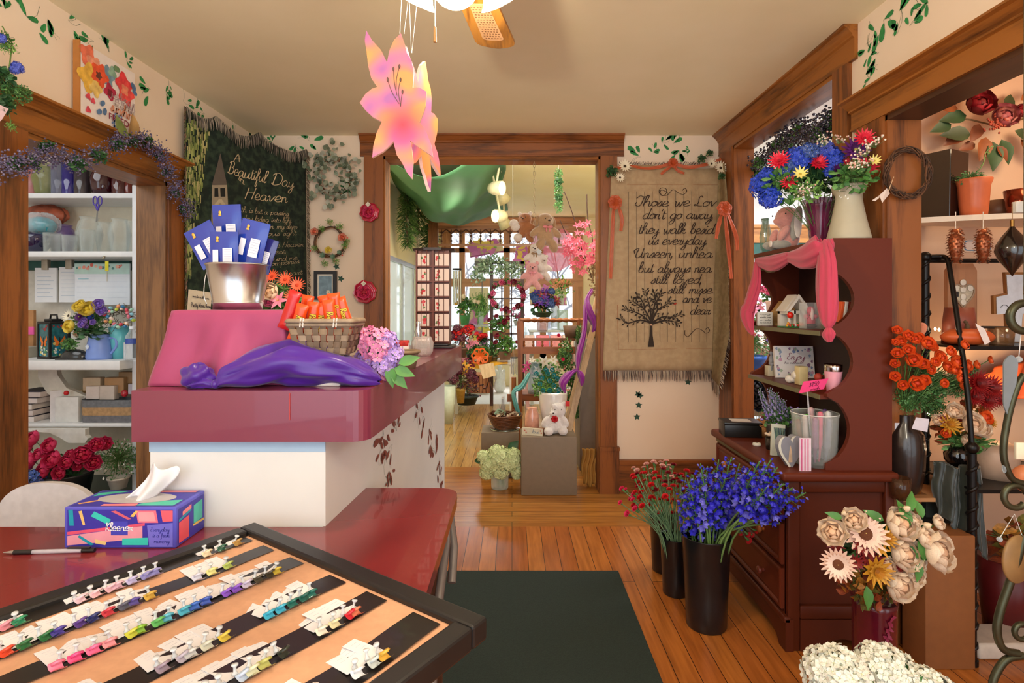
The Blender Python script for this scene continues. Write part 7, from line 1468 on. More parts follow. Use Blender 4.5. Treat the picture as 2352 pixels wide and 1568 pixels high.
for s_ in (-1,1):mb.tube([c0+Vector((s_*.013+.011*cos(k*PI/7),0,.045+.024*sin(k*PI/7))) for k in range(14)],.0035,6,closed=True).tube([c0+Vector((s_*.010,0,.022)),c0+Vector((0,0,-.008))],.005,6)
mb.part('handles',t);mb = MB(M('#909498',.25,1));mb.add([c0+Vector(p) for p in ((-.004,0,0),(.006,0,0),(-.002,0,-.072),(-.010,0,-.07))],[(0,1,2,3)],False).add([c0+Vector(p) for p in ((-.006,.002,0),(.004,.002,0),(-.004,.002,-.07),(-.008,.002,-.065))],[(3,2,1,0)],False);mb.part('blades',t)
MB(M('#24544c',.6)).box((X(50,3.28),3.27,Z(620,3.28)),(X(300,3.28),3.29,Z(592,3.28))).thing('green_rail','dark green rail on the wall under the jar shelf','rail')
MB(M('#dcd8cc',.6)).box((X(50,3.285),3.283,Z(830,3.285)),(X(300,3.285),3.294,Z(622,3.285))).thing('pale_board','pale backing board behind the clipped papers','board')
for px0,px1,y0,lab in ((80,130,615,'left'),(135,185,613,'right')):
    t = thing('clipboard_papers',f'white order papers hanging in a clip, {lab} of the pair beside the calendar','papers',P((px0+px1)/2,695,3.2));MB(M('#e6eaee',.7,var=.02)).box((X(px0,3.2),3.2,Z(694,3.2)),(X(px1,3.2),3.21,Z(y0,3.2))).part('sheets',t)
    mb = MB(M('#8ca8c8',.8));[mb.box((X(px0+5,3.2),3.199,Z(y0+12+k*9,3.2)),(X(px1-6-(k*7 % 13),3.2),3.1995,Z(y0+12+k*9,3.2)+.0015)) for k in range(7)];mb.part('written_lines',t);MB(M('#b0a898',.4,.6)).rbox((X(px0+18,3.2),3.19,Z(y0+5,3.2)),(X(px0+32,3.2),3.215,Z(y0-22,3.2)),.002).part('clip',t)
t = thing('wall_calendar','white wall calendar page with a floral header clipped under the jar shelf','calendar',P(238,700,3.15));cx0,cx1,cz0,cz1 = X(172,3.15),X(298,3.15),Z(700,3.15),Z(605,3.15)
MB(M('#dfe6ee',.6,var=.02)).box((cx0,3.15,cz0),(cx1,3.156,cz1)).part('page',t);mb = MB(M('#bcdcd4',.6)).box((cx0,3.148,cz1-.06),(cx1,3.1495,cz1));r_ = RR(3)
for k in range(16):mb.use(M(('#d86858','#e89888','#5a8c88','#e8b8a0')[k % 4],.6));x_,z_,s_ = r_.uniform(cx0+.01,cx1-.01),cz1-r_.uniform(.008,.03),r_.uniform(.005,.012);mb.add([(x_+s_*cos(i),3.1475-k*.0001,z_+s_*sin(i)) for i in range(6)],[tuple(range(6))],False)
mb.part('floral_header',t);mb = MB(M('#b8c4d8',.6));[mb.box((cx0+.012,3.1488,cz1-.075-k*.03),(cx1-.012,3.1492,cz1-.0742-k*.03)) for k in range(5)];mb.use(M('#68b8c8',.6)).box((cx0+.02,3.148,cz1-.09),(cx0+.08,3.1485,cz1-.087));mb.part('grid_lines',t)
t = thing('key','small key on a yellow tag hanging in front of the calendar','key',P(245,600,3.0));mb = MB(M('#c8c020',.4)).rbox(tuple(P(241,622,2.995)),tuple(P(249,600,2.995)+Vector((0,.003,0))),.001);mb.part('yellow_tag',t);MB(M('#b0a890',.3,1)).cyl(P(246,646,2.996),P(246,622,2.996),.0015).cyl(P(237,595,2.996),P(240,588,2.996),.006).part('key_shaft',t)
MB(M('#b88454',.8,var=.1)).rbox((X(40,3.2),3.19,Z(812,3.2)),(X(80,3.2),3.21,Z(712,3.2)),.002).thing('cork_board','small cork board behind the pink sticky note','cork board')
MB(M('#f060a8',.7)).box((X(54,3.18),3.183,Z(768,3.18)),(X(76,3.18),3.189,Z(750,3.18))).thing('sticky_note','bright pink sticky note on the cork board','note')
MB(M('#b8b09c',.6)).rbox((X(40,3.1),3.05,zC),(X(80,3.1),3.15,zC+.06),.003).thing('card_box','low beige card box at the left end of the jug shelf','box')
# lantern
t = thing('glass_lantern','black lantern with stained glass butterfly panels on the jug shelf','lantern',(X(113,3.0),3.03,zC));t.rotation_euler = (0,0,-.35);LW_,LH = .052,.19
mb = MB(BLK).rbox((-LW_,-LW_,0),(LW_,LW_,.012),.002).rbox((-LW_,-LW_,LH),(LW_,LW_,LH+.014),.002).rbox((-.03,-.03,LH+.014),(.03,.03,LH+.028),.002);[mb.box((a*LW_-.006,b*LW_-.006,.012),(a*LW_+.006,b*LW_+.006,LH)) for a in (-.9,.9) for b in (-.9,.9)];mb.tube([(-.03,0,LH+.028),(-.025,0,LH+.05),(.025,0,LH+.05),(.03,0,LH+.028)],.005,6);mb.lpart('frame',t)
r_ = RR(7)
for side in range(2):
    T = TR((0,0,0),(0,0,side*PI/2));mb = MB(M('#2c6c74',.2,var=.5,scale=40,coat=.5)).box((-.038,-LW_+.004,.014),(.038,-LW_+.008,LH),T)
    fx = -LW_+.0035
    for k in range(34):mb.use(M(('#e8e8d8','#3c8c5c','#1c8cb0','#d8c878','#a83030')[k % 5],.3));x_,z_,s_ = r_.uniform(-.032,.032),.02+.075*r_.random() if k % 5 != 4 else LH-.01-r_.random()*.02,r_.uniform(.004,.009);mb.add([(x_+s_*cos(i),fx-.0001*k/34,z_+s_*sin(i)) for i in range(6)],[tuple(range(6))],False,T)
    for sx in (-1,1):mb.use(M('#e87828',.3)).add([(sx*.002,fx-.0008,.09),(sx*.026,fx-.0008,.128),(sx*.030,fx-.0008,.108),(sx*.018,fx-.0008,.085),(sx*.022,fx-.0008,.068),(sx*.008,fx-.0008,.07)],[tuple(range(6))],False,T)
    mb.use(BLK).cb((0,fx-.001,.095),(.004,.001,.045),T);mb.lpart('stained_panel',t)
t = thing('tape_dispenser','dark domed dispenser in front of the lantern','dispenser',(X(165,2.95),2.97,zC));MB(M('#2a2c2e',.2,coat=.5)).ball((0,0,.012),(.075,.04,.045),18,10).box((-.075,-.04,0),(.075,.04,.012)).lpart('body',t)
def pitcher(mb,h,r):mb.lathe([(0,0),(r,0),(r*1.02,h*.1),(r*.92,h*.6),(r*.78,h*.97),(r*.82,h),(r*.74,h),(r*.85,h*.5),(r*.9,.01),(0,.01)],n=28)
t = thing('flower_pitcher','periwinkle blue pitcher of yellow roses and lilac blooms on the jug shelf','flower arrangement',(X(226,2.98),2.99,zC));mb = MB(M('#7c98dc',.35,var=.03));pitcher(mb,.135,.062);mb.tube(spline([(.052,0,.115),(.085,0,.11),(.09,0,.07),(.06,0,.03)],6),.007,8);mb.lpart('pitcher_body',t)
mb = MB(M('#d8e4f4',.5));
for k in range(9):a = k*2*PI/9;petal(mb,AIM((-.02,-.0605,.07),(-.3,-1,.05)) @ TR((0,0,.001),(0,0,a)),.016,.007,.05,.8,2)
mb.lpart('painted_daisy',t)
YB = [(205,712,'rose_yellow',20),(188,700,'rose_yellow',12),(182,706,'rose_yellow',14),(164,750,'rose_yellow',17),(158,725,'daisy_white',16),(180,765,'rose_cream',10),(228,700,'rose_lilac',14),(235,715,'rose_lilac',13),(183,728,'zinnia_purple',12),(195,738,'rose_lilac',11),(190,745,'rose_lilac',10),(215,740,'rose_lilac',8),(200,750,'rose_lilac',7),(210,728,'rose_blue',8)]
arrangement(t,P(200,730,2.98),YB,'fol_mid',(.11,.05,.07),foot=(X(226,2.98),2.99,zC+.12),dep=.05,seed=8);leaves(t,'fol_dark',P(210,765,2.95),(.12,.05,.05));leaves(t,'fol_mid',P(160,790,2.95),(.06,.03,.04))
t = thing('teal_vase','aqua blue tapered vase holding a wreath of pastel candy eggs','vase',(X(272,3.02),3.03,zC));MB(M('#68c0c8',.35,var=.03)).lathe([(0,0),(.035,0),(.052,.175),(.048,.175),(.032,.01),(0,.01)],n=28).lpart('vase_body',t)
t = thing('egg_wreath','twiggy nest wreath dotted with pastel candy eggs above the aqua vase','wreath',P(273,725,2.98));mb = MB(M('#6a6050',.8,var=.3));r_ = RR(2)
for k in range(40):a = r_.uniform(0,6);c_ = P(273+26*cos(a),728+17*sin(a),2.98);mb.tube([c_+Vector([r_.gauss(0,.02) for _ in range(3)]) for _ in range(4)],.0015,3)
mb.part('nest',t);EG = ['#e88090','#90c8d8','#b8c848','#e8a070','#f0d8c8','#3880b0','#d84858','#a8d8c0']
for k in range(26):a = k*2*PI/26*1.0;px,py = 275+(28+8*(k % 3-1))*cos(a),727+(18+6*(k % 2))*sin(a);inst('candy_egg',shared('egg'+EG[k % 8],lambda mb,c=EG[k % 8]:mb.use(M(c,.35)).ball((0,0,0),(.009,.009,.012),8,6)),t,TR(P(px,py,2.95)-t.location,(k,k*.7,0)))
t = thing('water_bottle','clear plastic water bottle with a blue label on the jug shelf','bottle',(X(301,2.93),2.94,zC));MB(glass('#e8f0f4',alpha=.3)).lathe([(0,0),(.03,0),(.032,.01),(.028,.05),(.032,.1),(.030,.13),(.014,.155),(.013,.17),(0,.17)],n=20,lobes=5,la=.02).lpart('bottle_body',t);MB(M('#3c54a8',.4)).lathe([(.0325,.088),(.0325,.115)],n=20).lpart('label_band',t);MB(M('#e8ecf0',.4)).lathe([(.0145,.165),(.0145,.18),(0,.181)],n=12).lpart('cap',t)
MB(M('#d8d8d8',.5)).rbox((X(283,3.0),3.0,zC),(X(318,3.0),3.06,zC+.09),.003).thing('white_carton','small white carton behind the water bottle','box')
MB(M('#d8d4c8',.6)).prism([(0,0),(.10,0),(.11,-.05),(.16,-.12),(.28,-.17),(.16,-.21),(.05,-.15),(0,-.06)],.03,MTr((X(62,3.0),3.1,zC-.05)) @ FRONT).thing('shelf_bracket','white scrolled bracket under the thick jug shelf','bracket')
MB(M('#dcdcd4',.6)).prism([(0,0),(.33,0),(.33,-.035),(.345,-.05),(.33,-.075),(.24,-.075),(.20,-.05),(.14,-.02),(0,-.01)],.03,MTr((X(62,2.97),2.98,zD-.02)) @ FRONT).thing('shelf_bracket','white ornate bracket under the worn carton shelf','bracket')
# cartons on zD
for i,(py,w_) in enumerate(((960,85),(945,82),(930,80),(915,92),(897,100))):hh_ = .028;o = MB(M(('#d8d0cc','#cfc4c0','#dcd4cc')[i % 3],.6)).rbox((X(40,3.05),3.03,zD+.001+i*.034),(X(w_,3.05),3.2,zD+.001+i*.034+.028),.002).use(M('#2c2838',.6)).box((X(40,3.05),3.035,zD+.029+i*.034),(X(w_-3,3.05),3.19,zD+.0345+i*.034)).thing('gift_carton',('bottom','second from bottom','middle','second from top','topmost')[i]+' flat white carton of the stack on the carton shelf','box')
t = MB(M('#d8c8b8',.6)).rbox((0,0,0),(.05,.14,.17),.002).use(M('#e0dcdc',.6)).box((-.002,-.002,0),(.051,.0,.17)).thing('white_carton','tall pale carton leaning at an angle on the carton shelf','box');t.location = (X(112,3.05),3.12,zD);t.rotation_euler = (0,0,.5)
t = hbox(126,912,180,962,3.03,.16,M('#dcdcd8',.6),'open_carton','open white carton full of kraft cards on the carton shelf','box',zb=zD)
r_ = RR(5)
for i,c in enumerate(('#c89a5c','#e0d4bc','#d8b878','#d8ccb0','#c8a468')):o = MB(M(c,.7)).rbox((-.03,-.002,0),(.03,.002,.115),.001).thing('kraft_card',('tan','cream','golden','ivory','light brown')[i]+' card sticking up from the open white carton','card');o.location = (X(138+i*8,3.08),3.06+i*.018,zD+.03+.005*i);o.rotation_euler = (-.2,.3-.12*i,.1)
MB(M('#c81c20',.5)).ball((X(154,3.04),3.035,Z(902,3.04)),.013).thing('wax_seal','small red rosette tucked in the open carton','ornament')
t = thing('woven_tray','grey and tan woven tray basket filled with small gift boxes on the carton shelf','basket',(X(240,3.0),3.07,zD));hx,hy = .145,.055
for z0,z1,c in ((0,.04,'#6c6c70'),(.04,.085,'#b08c60'),(.085,.125,'#707478')):
    mb = MB(M(c,.6,var=.2,scale=60));
    def rg(a,z0=z0,z1=z1):return [rpoly([(-hx*(1+a*.03),-hy),(hx*(1+a*.03),-hy),(hx*(1+a*.03),hy),(-hx*(1+a*.03),hy)],.03,5)]
    rs = [[(x,y,z0+(z1-z0)*k/3+.0012*sin(i)) for i,(x,y) in enumerate(rg(z0*8+k*.2)[0])] for k in range(4)];mb.rings(rs,z0 == 0);mb.lpart('woven_band',t)
for i,(px,py,w_,h_,c) in enumerate(((212,905,30,24,'#d8ccc4'),(245,905,34,26,'#d0c4b8'),(210,885,40,24,'#c8b090'),(262,888,44,30,'#b88c5c'),(290,870,36,20,'#9a7850'))):
    o = hbox(px-w_/2,py-h_/2-6,px+w_/2,py+h_/2,3.04+.03*(i//2),.04,M(c,.5),'gift_box',('small clear topped box front left in the woven tray','small clear topped box front centre in the woven tray','kraft box at the back left of the woven tray','kraft box with a window at the back right of the tray','flat kraft box stacked highest behind the tray')[i],'box')
MB(M('#c8303c',.2,var=.3,coat=.6)).ball(tuple(P(286,903,3.05)),(.02,.015,.02)).thing('red_ornament','shiny red foil ball at the right of the woven tray','ornament')
hbox(294,882,318,905,3.02,.05,M('#b8b4c0',.5),'boxed_picture','small silver boxed frame at the right end of the carton shelf','box',zb=None)
# flowers on the worktop
t = thing('flower_arrangement','magenta garden roses in a low black tub on the green worktop','flower arrangement',(X(150,2.86),2.88,Z(1140,2.86)));MB(M('#1c1e20',.4,var=.15)).lathe([(0,0),(.09,0),(.11,.11),(.115,.12),(.105,.12),(0,.09)],n=28).lpart('tub',t)
RB = [(80,1010,22),(68,1030,18),(75,1060,22),(62,1085,16),(118,1025,20),(92,1045,16),(125,1055,24),(155,1062,18),(140,1085,18),(105,1080,20),(190,1045,22),(215,1062,20),(222,1022,18),(240,1020,18),(205,1035,16),(180,1070,12),(165,1045,14)]
arrangement(t,P(150,1065,2.88),[(a,b,'rose_mag',r) for a,b,r in RB],'fol_dark',(.16,.08,.07),foot=(X(150,2.86),2.88,Z(1125,2.86)),dep=.09,seed=2)
pot_plant(272,1120,2.95,44,26,'white flecked boxwood bush in a pale pot on the green worktop','#d8cfc0','fol_white',.12,fup=.75);pot_plant(322,1100,3.0,20,20,'slim white flecked bush partly hidden behind the wooden jamb','#c8c8c0','fol_white',.06,fup=.9)
t = thing('hydrangea_plant','blue hydrangea with large dark leaves at the left of the worktop','plant',P(70,1160,2.8));bloom(t,'hyd_dblue',P(78,1105,2.78),(0,-1,.4),.065,'hydrangea_head');leaves(t,'fol_dark',P(85,1145,2.78),(.1,.06,.06));MB(M('#203028',.5)).lathe([(0,-.06),(.06,-.06),(.07,.03),(0,.03)],n=16).lpart('pot',t)
# white chair back
t = thing('white_chair','white rounded chair back just behind the maroon desk','chair',(X(120,1.75),1.75,0));sp = [(.17*math.copysign(abs(cos(a))**.8,cos(a)),.16*sin(a)**.8 if sin(a) > 0 else 0) for a in [k*PI/20 for k in range(21)]]
MB(M('#e4e0e4',.5)).prism([(-.17,-.14)]+[(-x,y) for x,y in sp]+[(.17,-.14)],.02,MTr((0,0,Z(1205,1.75)-.02)) @ FRONT).lpart('backrest',t);MB(M('#e4e0e4',.5)).rbox((-.2,0,.40),(.2,.38,.44),.01).lpart('seat',t);[MB(M('#9a9ca0',.3,.8)).cyl((a,b,0),(a*.9,b,.40),.012).lpart('leg',t) for a in (-.17,.17) for b in (.03,.34)]

# ================================================================ THROUGH THE BACK DOORWAY
TAU = M('#857460',.6,var=.04)
MB(TAU).rbox((X(1197,3.777),3.777,0),(X(1325,3.777),4.05,.405),.006).thing('display_cube','taupe painted display cube in the doorway, the right and larger one','pedestal')
MB(TAU).rbox((-.235,4.17,0),(.055,4.44,.344),.006).thing('display_cube','taupe painted display cube behind the white hydrangea, the left one','pedestal')
t = thing('flower_arrangement','round white-green hydrangea bouquet in a clear glass vase on the doorway floor','flower arrangement',(X(1148,3.94),3.94,0))
MB(glass('#f0f8f0',alpha=.3)).lathe([(0,.001),(.06,.001),(.062,.01),(.064,.13),(.061,.13),(.058,.02),(0,.02)],n=32).lpart('glass_vase',t)
mb = MB(leafy('#88b860'));r_ = RR(3);[mb.cyl((r_.uniform(-.035,.035),r_.uniform(-.03,.03),.025),(r_.uniform(-.05,.05),r_.uniform(-.04,.04),.16),.004,n=5) for _ in range(14)];mb.lpart('stems',t)
for px,py,r in ((1150,1052,30),(1125,1065,24),(1172,1060,26),(1118,1085,18),(1150,1080,22),(1140,1040,20),(1188,1078,18),(1180,1045,18),(1110,1048,16),(1186,1090,12)):bloom(t,'hyd_green',P(px,py,3.9),(0,-.7,.7),r*3.9/F,'hydrangea_head',px)
mb = MB(leafy('#2c5a34'));leaf(mb,TR(P(1168,1035,3.95),(PI/2-.2,0,0)) @ Matrix.Rotation(-.8,4,'Z'),.1,.07,.1);leaf(mb,TR(P(1108,1055,3.9),(PI/2,0,0)) @ Matrix.Rotation(1.8,4,'Z'),.06,.05,.1);mb.part('leaves',t)
# basket on mirror plate
zL = .344;MB(M('#b8c4c0',.05,.9)).lathe([(0,0),(.115,0),(.118,.003),(.115,.006),(0,.006)],(X(1160,4.3),4.3,zL),40).thing('mirror_plate','round mirror plate under the brown wicker basket','plate')
t = thing('wicker_basket','brown wicker bowl basket with potpourri on the left display cube','basket',(X(1160,4.3),4.3,zL+.006));WK = M('#6c3c1c',.5,var=.35,scale=70,bump=.8)
mb = MB(WK)
for k in range(9):z = .006+k*.0125;r = .078+.055*(k/8)**.7;mb.tube([((r+.003*sin(i*PI+k*PI))*cos(i*2*PI/32),(r+.003*sin(i*PI+k*PI))*sin(i*2*PI/32),z+.004*sin(i*PI/4)) for i in range(32)],.0075,5,closed=True)
mb.lathe([(0,.004),(.07,.004)],n=20);mb.lpart('woven_bowl',t)
mb = MB();r_ = RR(8)
for k in range(60):mb.use(M(('#8c5a3c','#d8c4a8','#6a4030','#b8a088')[k % 4],.7));leaf(mb,TR((r_.uniform(-.1,.1),r_.uniform(-.06,.06),.095+r_.uniform(0,.03)),(r_.uniform(-1,1),r_.uniform(-1,1),r_.uniform(0,6))),.04,.02,.3,3)
mb.lpart('potpourri',t);mb = MB(M('#a8d8b8',.6,alpha=.8));rib3(mb,[(t.location+Vector(p)) for p in ((-.07,0,.1),(-.05,0,.13),(-.02,0,.12),(0,.0,.11))],.04);mb.part('tulle_trim',t)
t = thing('glass_bottle','small clear bottle with a silver neck standing behind the wicker basket','bottle',(X(1155,4.42),4.42,zL));MB(glass('#8c8488',alpha=.7)).lathe([(0,0),(.028,0),(.03,.1),(.012,.17),(.011,.23),(0,.23)],n=20).lpart('bottle_body',t);MB(M('#c8c8cc',.3,.6)).lathe([(.012,.21),(.012,.235),(0,.236)],n=14).lpart('cap',t)
# bear, jar, sign on right cube
zR = .405
t = thing('plush_bear','fluffy white plush bear with a red bow sitting on the right display cube','plush toy',(X(1272,3.87),3.87,zR));WH = M('#ece6e2',.95,var=.06,sheen=1,bump=1,scale=150)
blob([((0,0,.07),(.065,.055,.07)),((.03,0,.165),(.055,.05,.055)),((-.005,-.03,.2),(.018,.014,.018)),((.072,0,.21),(.02,.014,.02)),((-.01,-.04,.15),(.025,.025,.02)),((-.04,-.06,.03),(.035,.035,.03)),((.06,-.05,.03),(.035,.035,.03)),((-.06,-.03,.09),(.025,.025,.045),(0,.5,0)),((.075,-.02,.09),(.025,.025,.045),(0,-.5,0))],'body',t,WH,.006)
eyes(t,[(.005,-.046,.178),(.05,-.05,.178)],.004);MB(M('#3c2c28',.4)).ball((-.008,-.064,.156),(.006,.004,.005)).lpart('nose',t);mb = MB(M('#c81820',.5));bow(mb,t.location+Vector((0,-.064,.118)),.02);mb.part('red_bow',t);MB(M('#d02020',.5)).cb((.095,-.02,.215),(.03,.002,.035)).lpart('heart_tag',t)
t = thing('white_jar','large glossy white ceramic vase behind the plush bear','vase',(X(1270,4.02)-.0,4.0,zR));MB(M('#f0ece8',.12,var=.02,coat=.8)).lathe([(0,0),(.06,0),(.08,.06),(.098,.16),(.104,.26),(.1,.28),(.094,.27),(.09,.15),(0,.01)],n=36).lpart('vase_body',t)
t = thing('flower_spray','bunch of turquoise buds in bright green foliage above the white ceramic vase','flowers',(X(1262,4.05),4.05,zR+.24));leaves(t,'fol_fine',P(1262,885,4.05),(.15,.10,.13));leaves(t,'fol_light',P(1250,895,4.0),(.10,.07,.09))
for px,py in ((1232,858),(1245,868),(1258,858),(1272,862),(1240,882),(1262,875),(1280,870),(1290,885),(1247,897),(1262,897),(1272,885),(1268,850),(1284,895),(1254,850),(1282,905)):bloom(t,'rose_teal',P(px,py,3.95),(0,-1,.3),.019,'turquoise_bud')
jar((X(1222,3.95),3.95,zR),[(0,0),(.04,0),(.055,.04),(.05,.12),(.036,.16),(.038,.17),(.03,.16),(0,.02)],28,'peach_vase','pearly peach glass vase left of the plush bear','vase',M('#e8a890',.12,var=.15,coat=1))
t = thing('wooden_sign','small cream block sign with flowers and handwriting on the right cube','sign',(X(1224,3.82),3.83,zR));t.rotation_euler = (0,0,-.35);MB(M('#e4dcc4',.6)).box((-.075,-.012,0),(.075,.0,.05)).use(M('#7a4424',.5)).box((-.075,0,0),(.077,.022,.05)).lpart('block',t)
mb = MB(M('#788c98',.7));script(mb,'love',0,.015,.05,.012,lambda x,z:Vector((x,-.0125,z)),.0025,.2);mb.use(M('#d88878',.7));[mb.ball((x,-.012,z),(.006,.001,.006),6,4) for x,z in ((-.055,.03),(-.045,.018),(.06,.035),(.065,.02))];mb.lpart('painted_lettering',t)
# washstand with towel rail
WS = wood('#5a2c0e','#985420','Z');WSX = wood('#5a2c0e','#985420','X');Yw = 4.7
t = thing('washstand','honey brown turned wooden washstand with a towel rail in the doorway beyond','washstand',(X(1265,Yw),Yw,0))
mb = MB(WSX);xs = [X(1195,Yw)+i*(X(1338,Yw)-X(1195,Yw))/40 for i in range(41)];mb.tube([(x,Yw,Z(735,Yw)) for x in xs],[.017+.005*sin(i*1.55)*(1 if 3 < i < 37 else 0) for i in range(41)],10);mb.part('towel_rail',t)
for px in (1195,1332):
    mb = MB(WS);pr = [(-.02,0),(.02,0),(.018,.35),(.02,.9),(.03,1.12),(.022,1.19),(-.015,1.20),(-.03,1.15),(-.022,.9),(-.018,.35)]
    mb.prism(pr,.03,MTr((X(px,Yw),Yw+.015,0)) @ FRONT);mb.part('end_post',t)
mb = MB(WSX).box((X(1200,Yw),Yw-.01,Z(782,Yw)),(X(1330,Yw),Yw+.01,Z(776,Yw))).box((X(1200,Yw),Yw-.012,Z(812,Yw)),(X(1330,Yw),Yw+.012,Z(796,Yw))).box((X(1200,Yw),Yw-.01,Z(920,Yw)),(X(1330,Yw),Yw+.012,Z(905,Yw))).box((X(1200,Yw),Yw+.01,Z(905,Yw)-.02),(X(1330,Yw),Yw+.3,Z(905,Yw)));mb.part('rails',t)
for k in range(6):px = 1204+k*21;mb = MB(WS).lathe([(.006,0),(.012,.012),(.006,.024),(.010,.04),(.006,.055)],(X(px,Yw),Yw,Z(796,Yw)),10);mb.part('spindle',t)
mb = MB(WS).cyl((X(1180,4.5),4.5,.1),(X(1180,4.5),4.5,Z(866,4.5)),.02).box((X(1165,4.5),4.49,Z(922,4.5)),(X(1182,4.5),4.51,Z(905,4.5)));mb.part('front_post',t)
zS = Z(905,Yw)
t = thing('blue_bottle','pale blue ribbed glass bottle on the washstand shelf','bottle',(X(1230,4.75),4.75,zS));MB(glass('#a8c8e0',alpha=.65)).lathe([(0,0),(.065,0),(.07,.04),(.064,.06),(.068,.12),(.06,.18),(.035,.24),(.038,.27),(0,.27)],n=24).lpart('bottle_body',t)
t = thing('teal_scarf','sheer teal scarf twisted down the front post of the washstand','scarf',(X(1190,4.3),4.35,.4));mb = MB(M('#68b4b4',.5,alpha=.85,var=.1));scarf(mb,[P(1215,858,4.45),P(1200,885,4.4),P(1180,900,4.38),P(1185,930,4.36),P(1195,960,4.36)],[.03,.045,.03,.035,.03],6,.25,.4);mb.part('cloth',t)
for key,px,py,r,lab in (('lily_white',1240,835,.035,'w'),):
    pass
t = thing('flower_arrangement','white and lilac lilies spilling across the washstand shelf','flower arrangement',(X(1250,4.85),4.85,zS));MB(M('#d8d0c8',.4)).lathe([(0,0),(.05,0),(.06,.12),(0,.11)],n=20).lpart('pot',t)
arrangement(t,P(1245,845,4.85),[(1212,840,'orchid',12),(1222,828,'lily_white',10),(1205,850,'orchid',9),(1250,832,'lily_white',16),(1270,828,'lily_white',14),(1262,845,'lily_white',12),(1285,830,'lily_pink',12),(1295,845,'lily_pink',10),(1235,850,'lily_white',12),(1280,850,'lily_white',10),(1218,855,'lily_pink',8)],'fol_mid',(.18,.1,.1),foot=(X(1250,4.85),4.85,zS+.1),dep=.08,seed=1)
# ivy spilling down
t = thing('ivy_plant','trailing green ivy spilling down between the washstand and the ladder','plant',P(1315,770,4.55));MB(M('#6a4c38',.6)).lathe([(0,-.02),(.06,-.02),(.08,.08),(0,.07)],n=18).lpart('pot',t)
for px,py,s_,sx in ((1300,800,.13,1),(1310,850,.13,.9),(1312,900,.12,.8),(1330,760,.1,1),(1290,815,.1,1.2),(1325,930,.1,.6),(1335,820,.11,.7)):leaves(t,'fol_ivy',P(px,py+6,4.45),(s_*sx,s_*.7,s_),'ivy_strand',px)
for px,py in ((1293,825),(1283,770)):bloom(t,'carn_hot',P(px,py,4.3),(0,-1,.2),.016,'pink_bloom')
# leaning ladder rail
t = thing('ladder','narrow raw wood ladder leaning against the doorway side','ladder',(X(1300,3.95),3.95,zR));a_,b_ = P(1302,1004,3.95),P(1392,632,4.28)
def rail(mb,a,b,w_=.03,d=.014):
    u = (b-a).normalized();s_ = Vector((u.z,0,-u.x)).normalized();f_ = u.cross(s_);vs = [a+s_*w_*i+f_*d*j for i,j in ((-.5,-1),(.5,-1),(.5,1),(-.5,1))]+[b+s_*w_*i+f_*d*j for i,j in ((-.5,-1),(.5,-1),(.5,1),(-.5,1))]
    mb.add(vs,[(3,2,1,0),(4,5,6,7),(0,1,5,4),(1,2,6,5),(2,3,7,6),(3,0,4,7)],False)
mb = MB(wood('#9a7a58','#c8a882','Z'));rail(mb,a_,b_,.042);mb.part('side_rail',t);mb = MB(wood('#9a7a58','#c8a882','Z'));rail(mb,a_+Vector((.02,.3,-.0)),b_+Vector((.02,.3,0)),.04);mb.part('side_rail',t)
for f_ in (.35,.74):p = a_.lerp(b_,f_);MB(wood('#9a7a58','#c8a882','X')).cyl(p,p+Vector((.02,.3,0)),.012).part('rung',t)
t = thing('purple_scarf','sheer violet scarf wound down the leaning ladder and tied in a bow','scarf',P(1340,760,3.9));VS = M('#98189c',.6,var=.12,alpha=.93,sheen=.5)
mb = MB(VS);scarf(mb,[P(1358,668,4.1),P(1348,690,4.05),P(1352,715,4.0),P(1366,745,3.98),P(1360,762,3.98)],[.03,.035,.045,.04,.01],6,.25,.4);scarf(mb,[P(1345,700,4.05),P(1342,760,3.98),P(1330,810,3.94),P(1326,850,3.92)],[.03,.03,.034,.016],6,.25,.4);mb.part('wound_cloth',t)
mb = MB(VS);scarf(mb,[P(1326,850,3.9),P(1308,858,3.88),P(1292,880,3.87),P(1298,902,3.87)],[.012,.04,.045,.008],6,.25,.4);scarf(mb,[P(1326,852,3.9),P(1335,865,3.88),P(1336,885,3.88)],[.012,.04,.012],6,.25,.4);mb.part('bow_loops',t)
MB(M('#7c7068',.5,var=.05)).rbox((X(1332,4.35),4.35,.0),(.95,4.7,Z(778,4.35)),.004).thing('grey_cabinet','plain grey cabinet just inside the doorway on the right','cabinet')
mb = MB(M('#b8843c',.7,var=.12,scale=6));mb.grid(lambda a,b:(X(1336,3.98)+a*.10+.006*sin(b*9),3.97+.015*sin(a*20+b*6),Z(1032,3.98)*(1-b)+.01+.012*sin(a*9)*b),20,16);o = mb.thing('gold_cloth','gold crumpled cloth hanging to the floor beside the doorway casing','cloth');mod(o,'SOLIDIFY',thickness=.003)
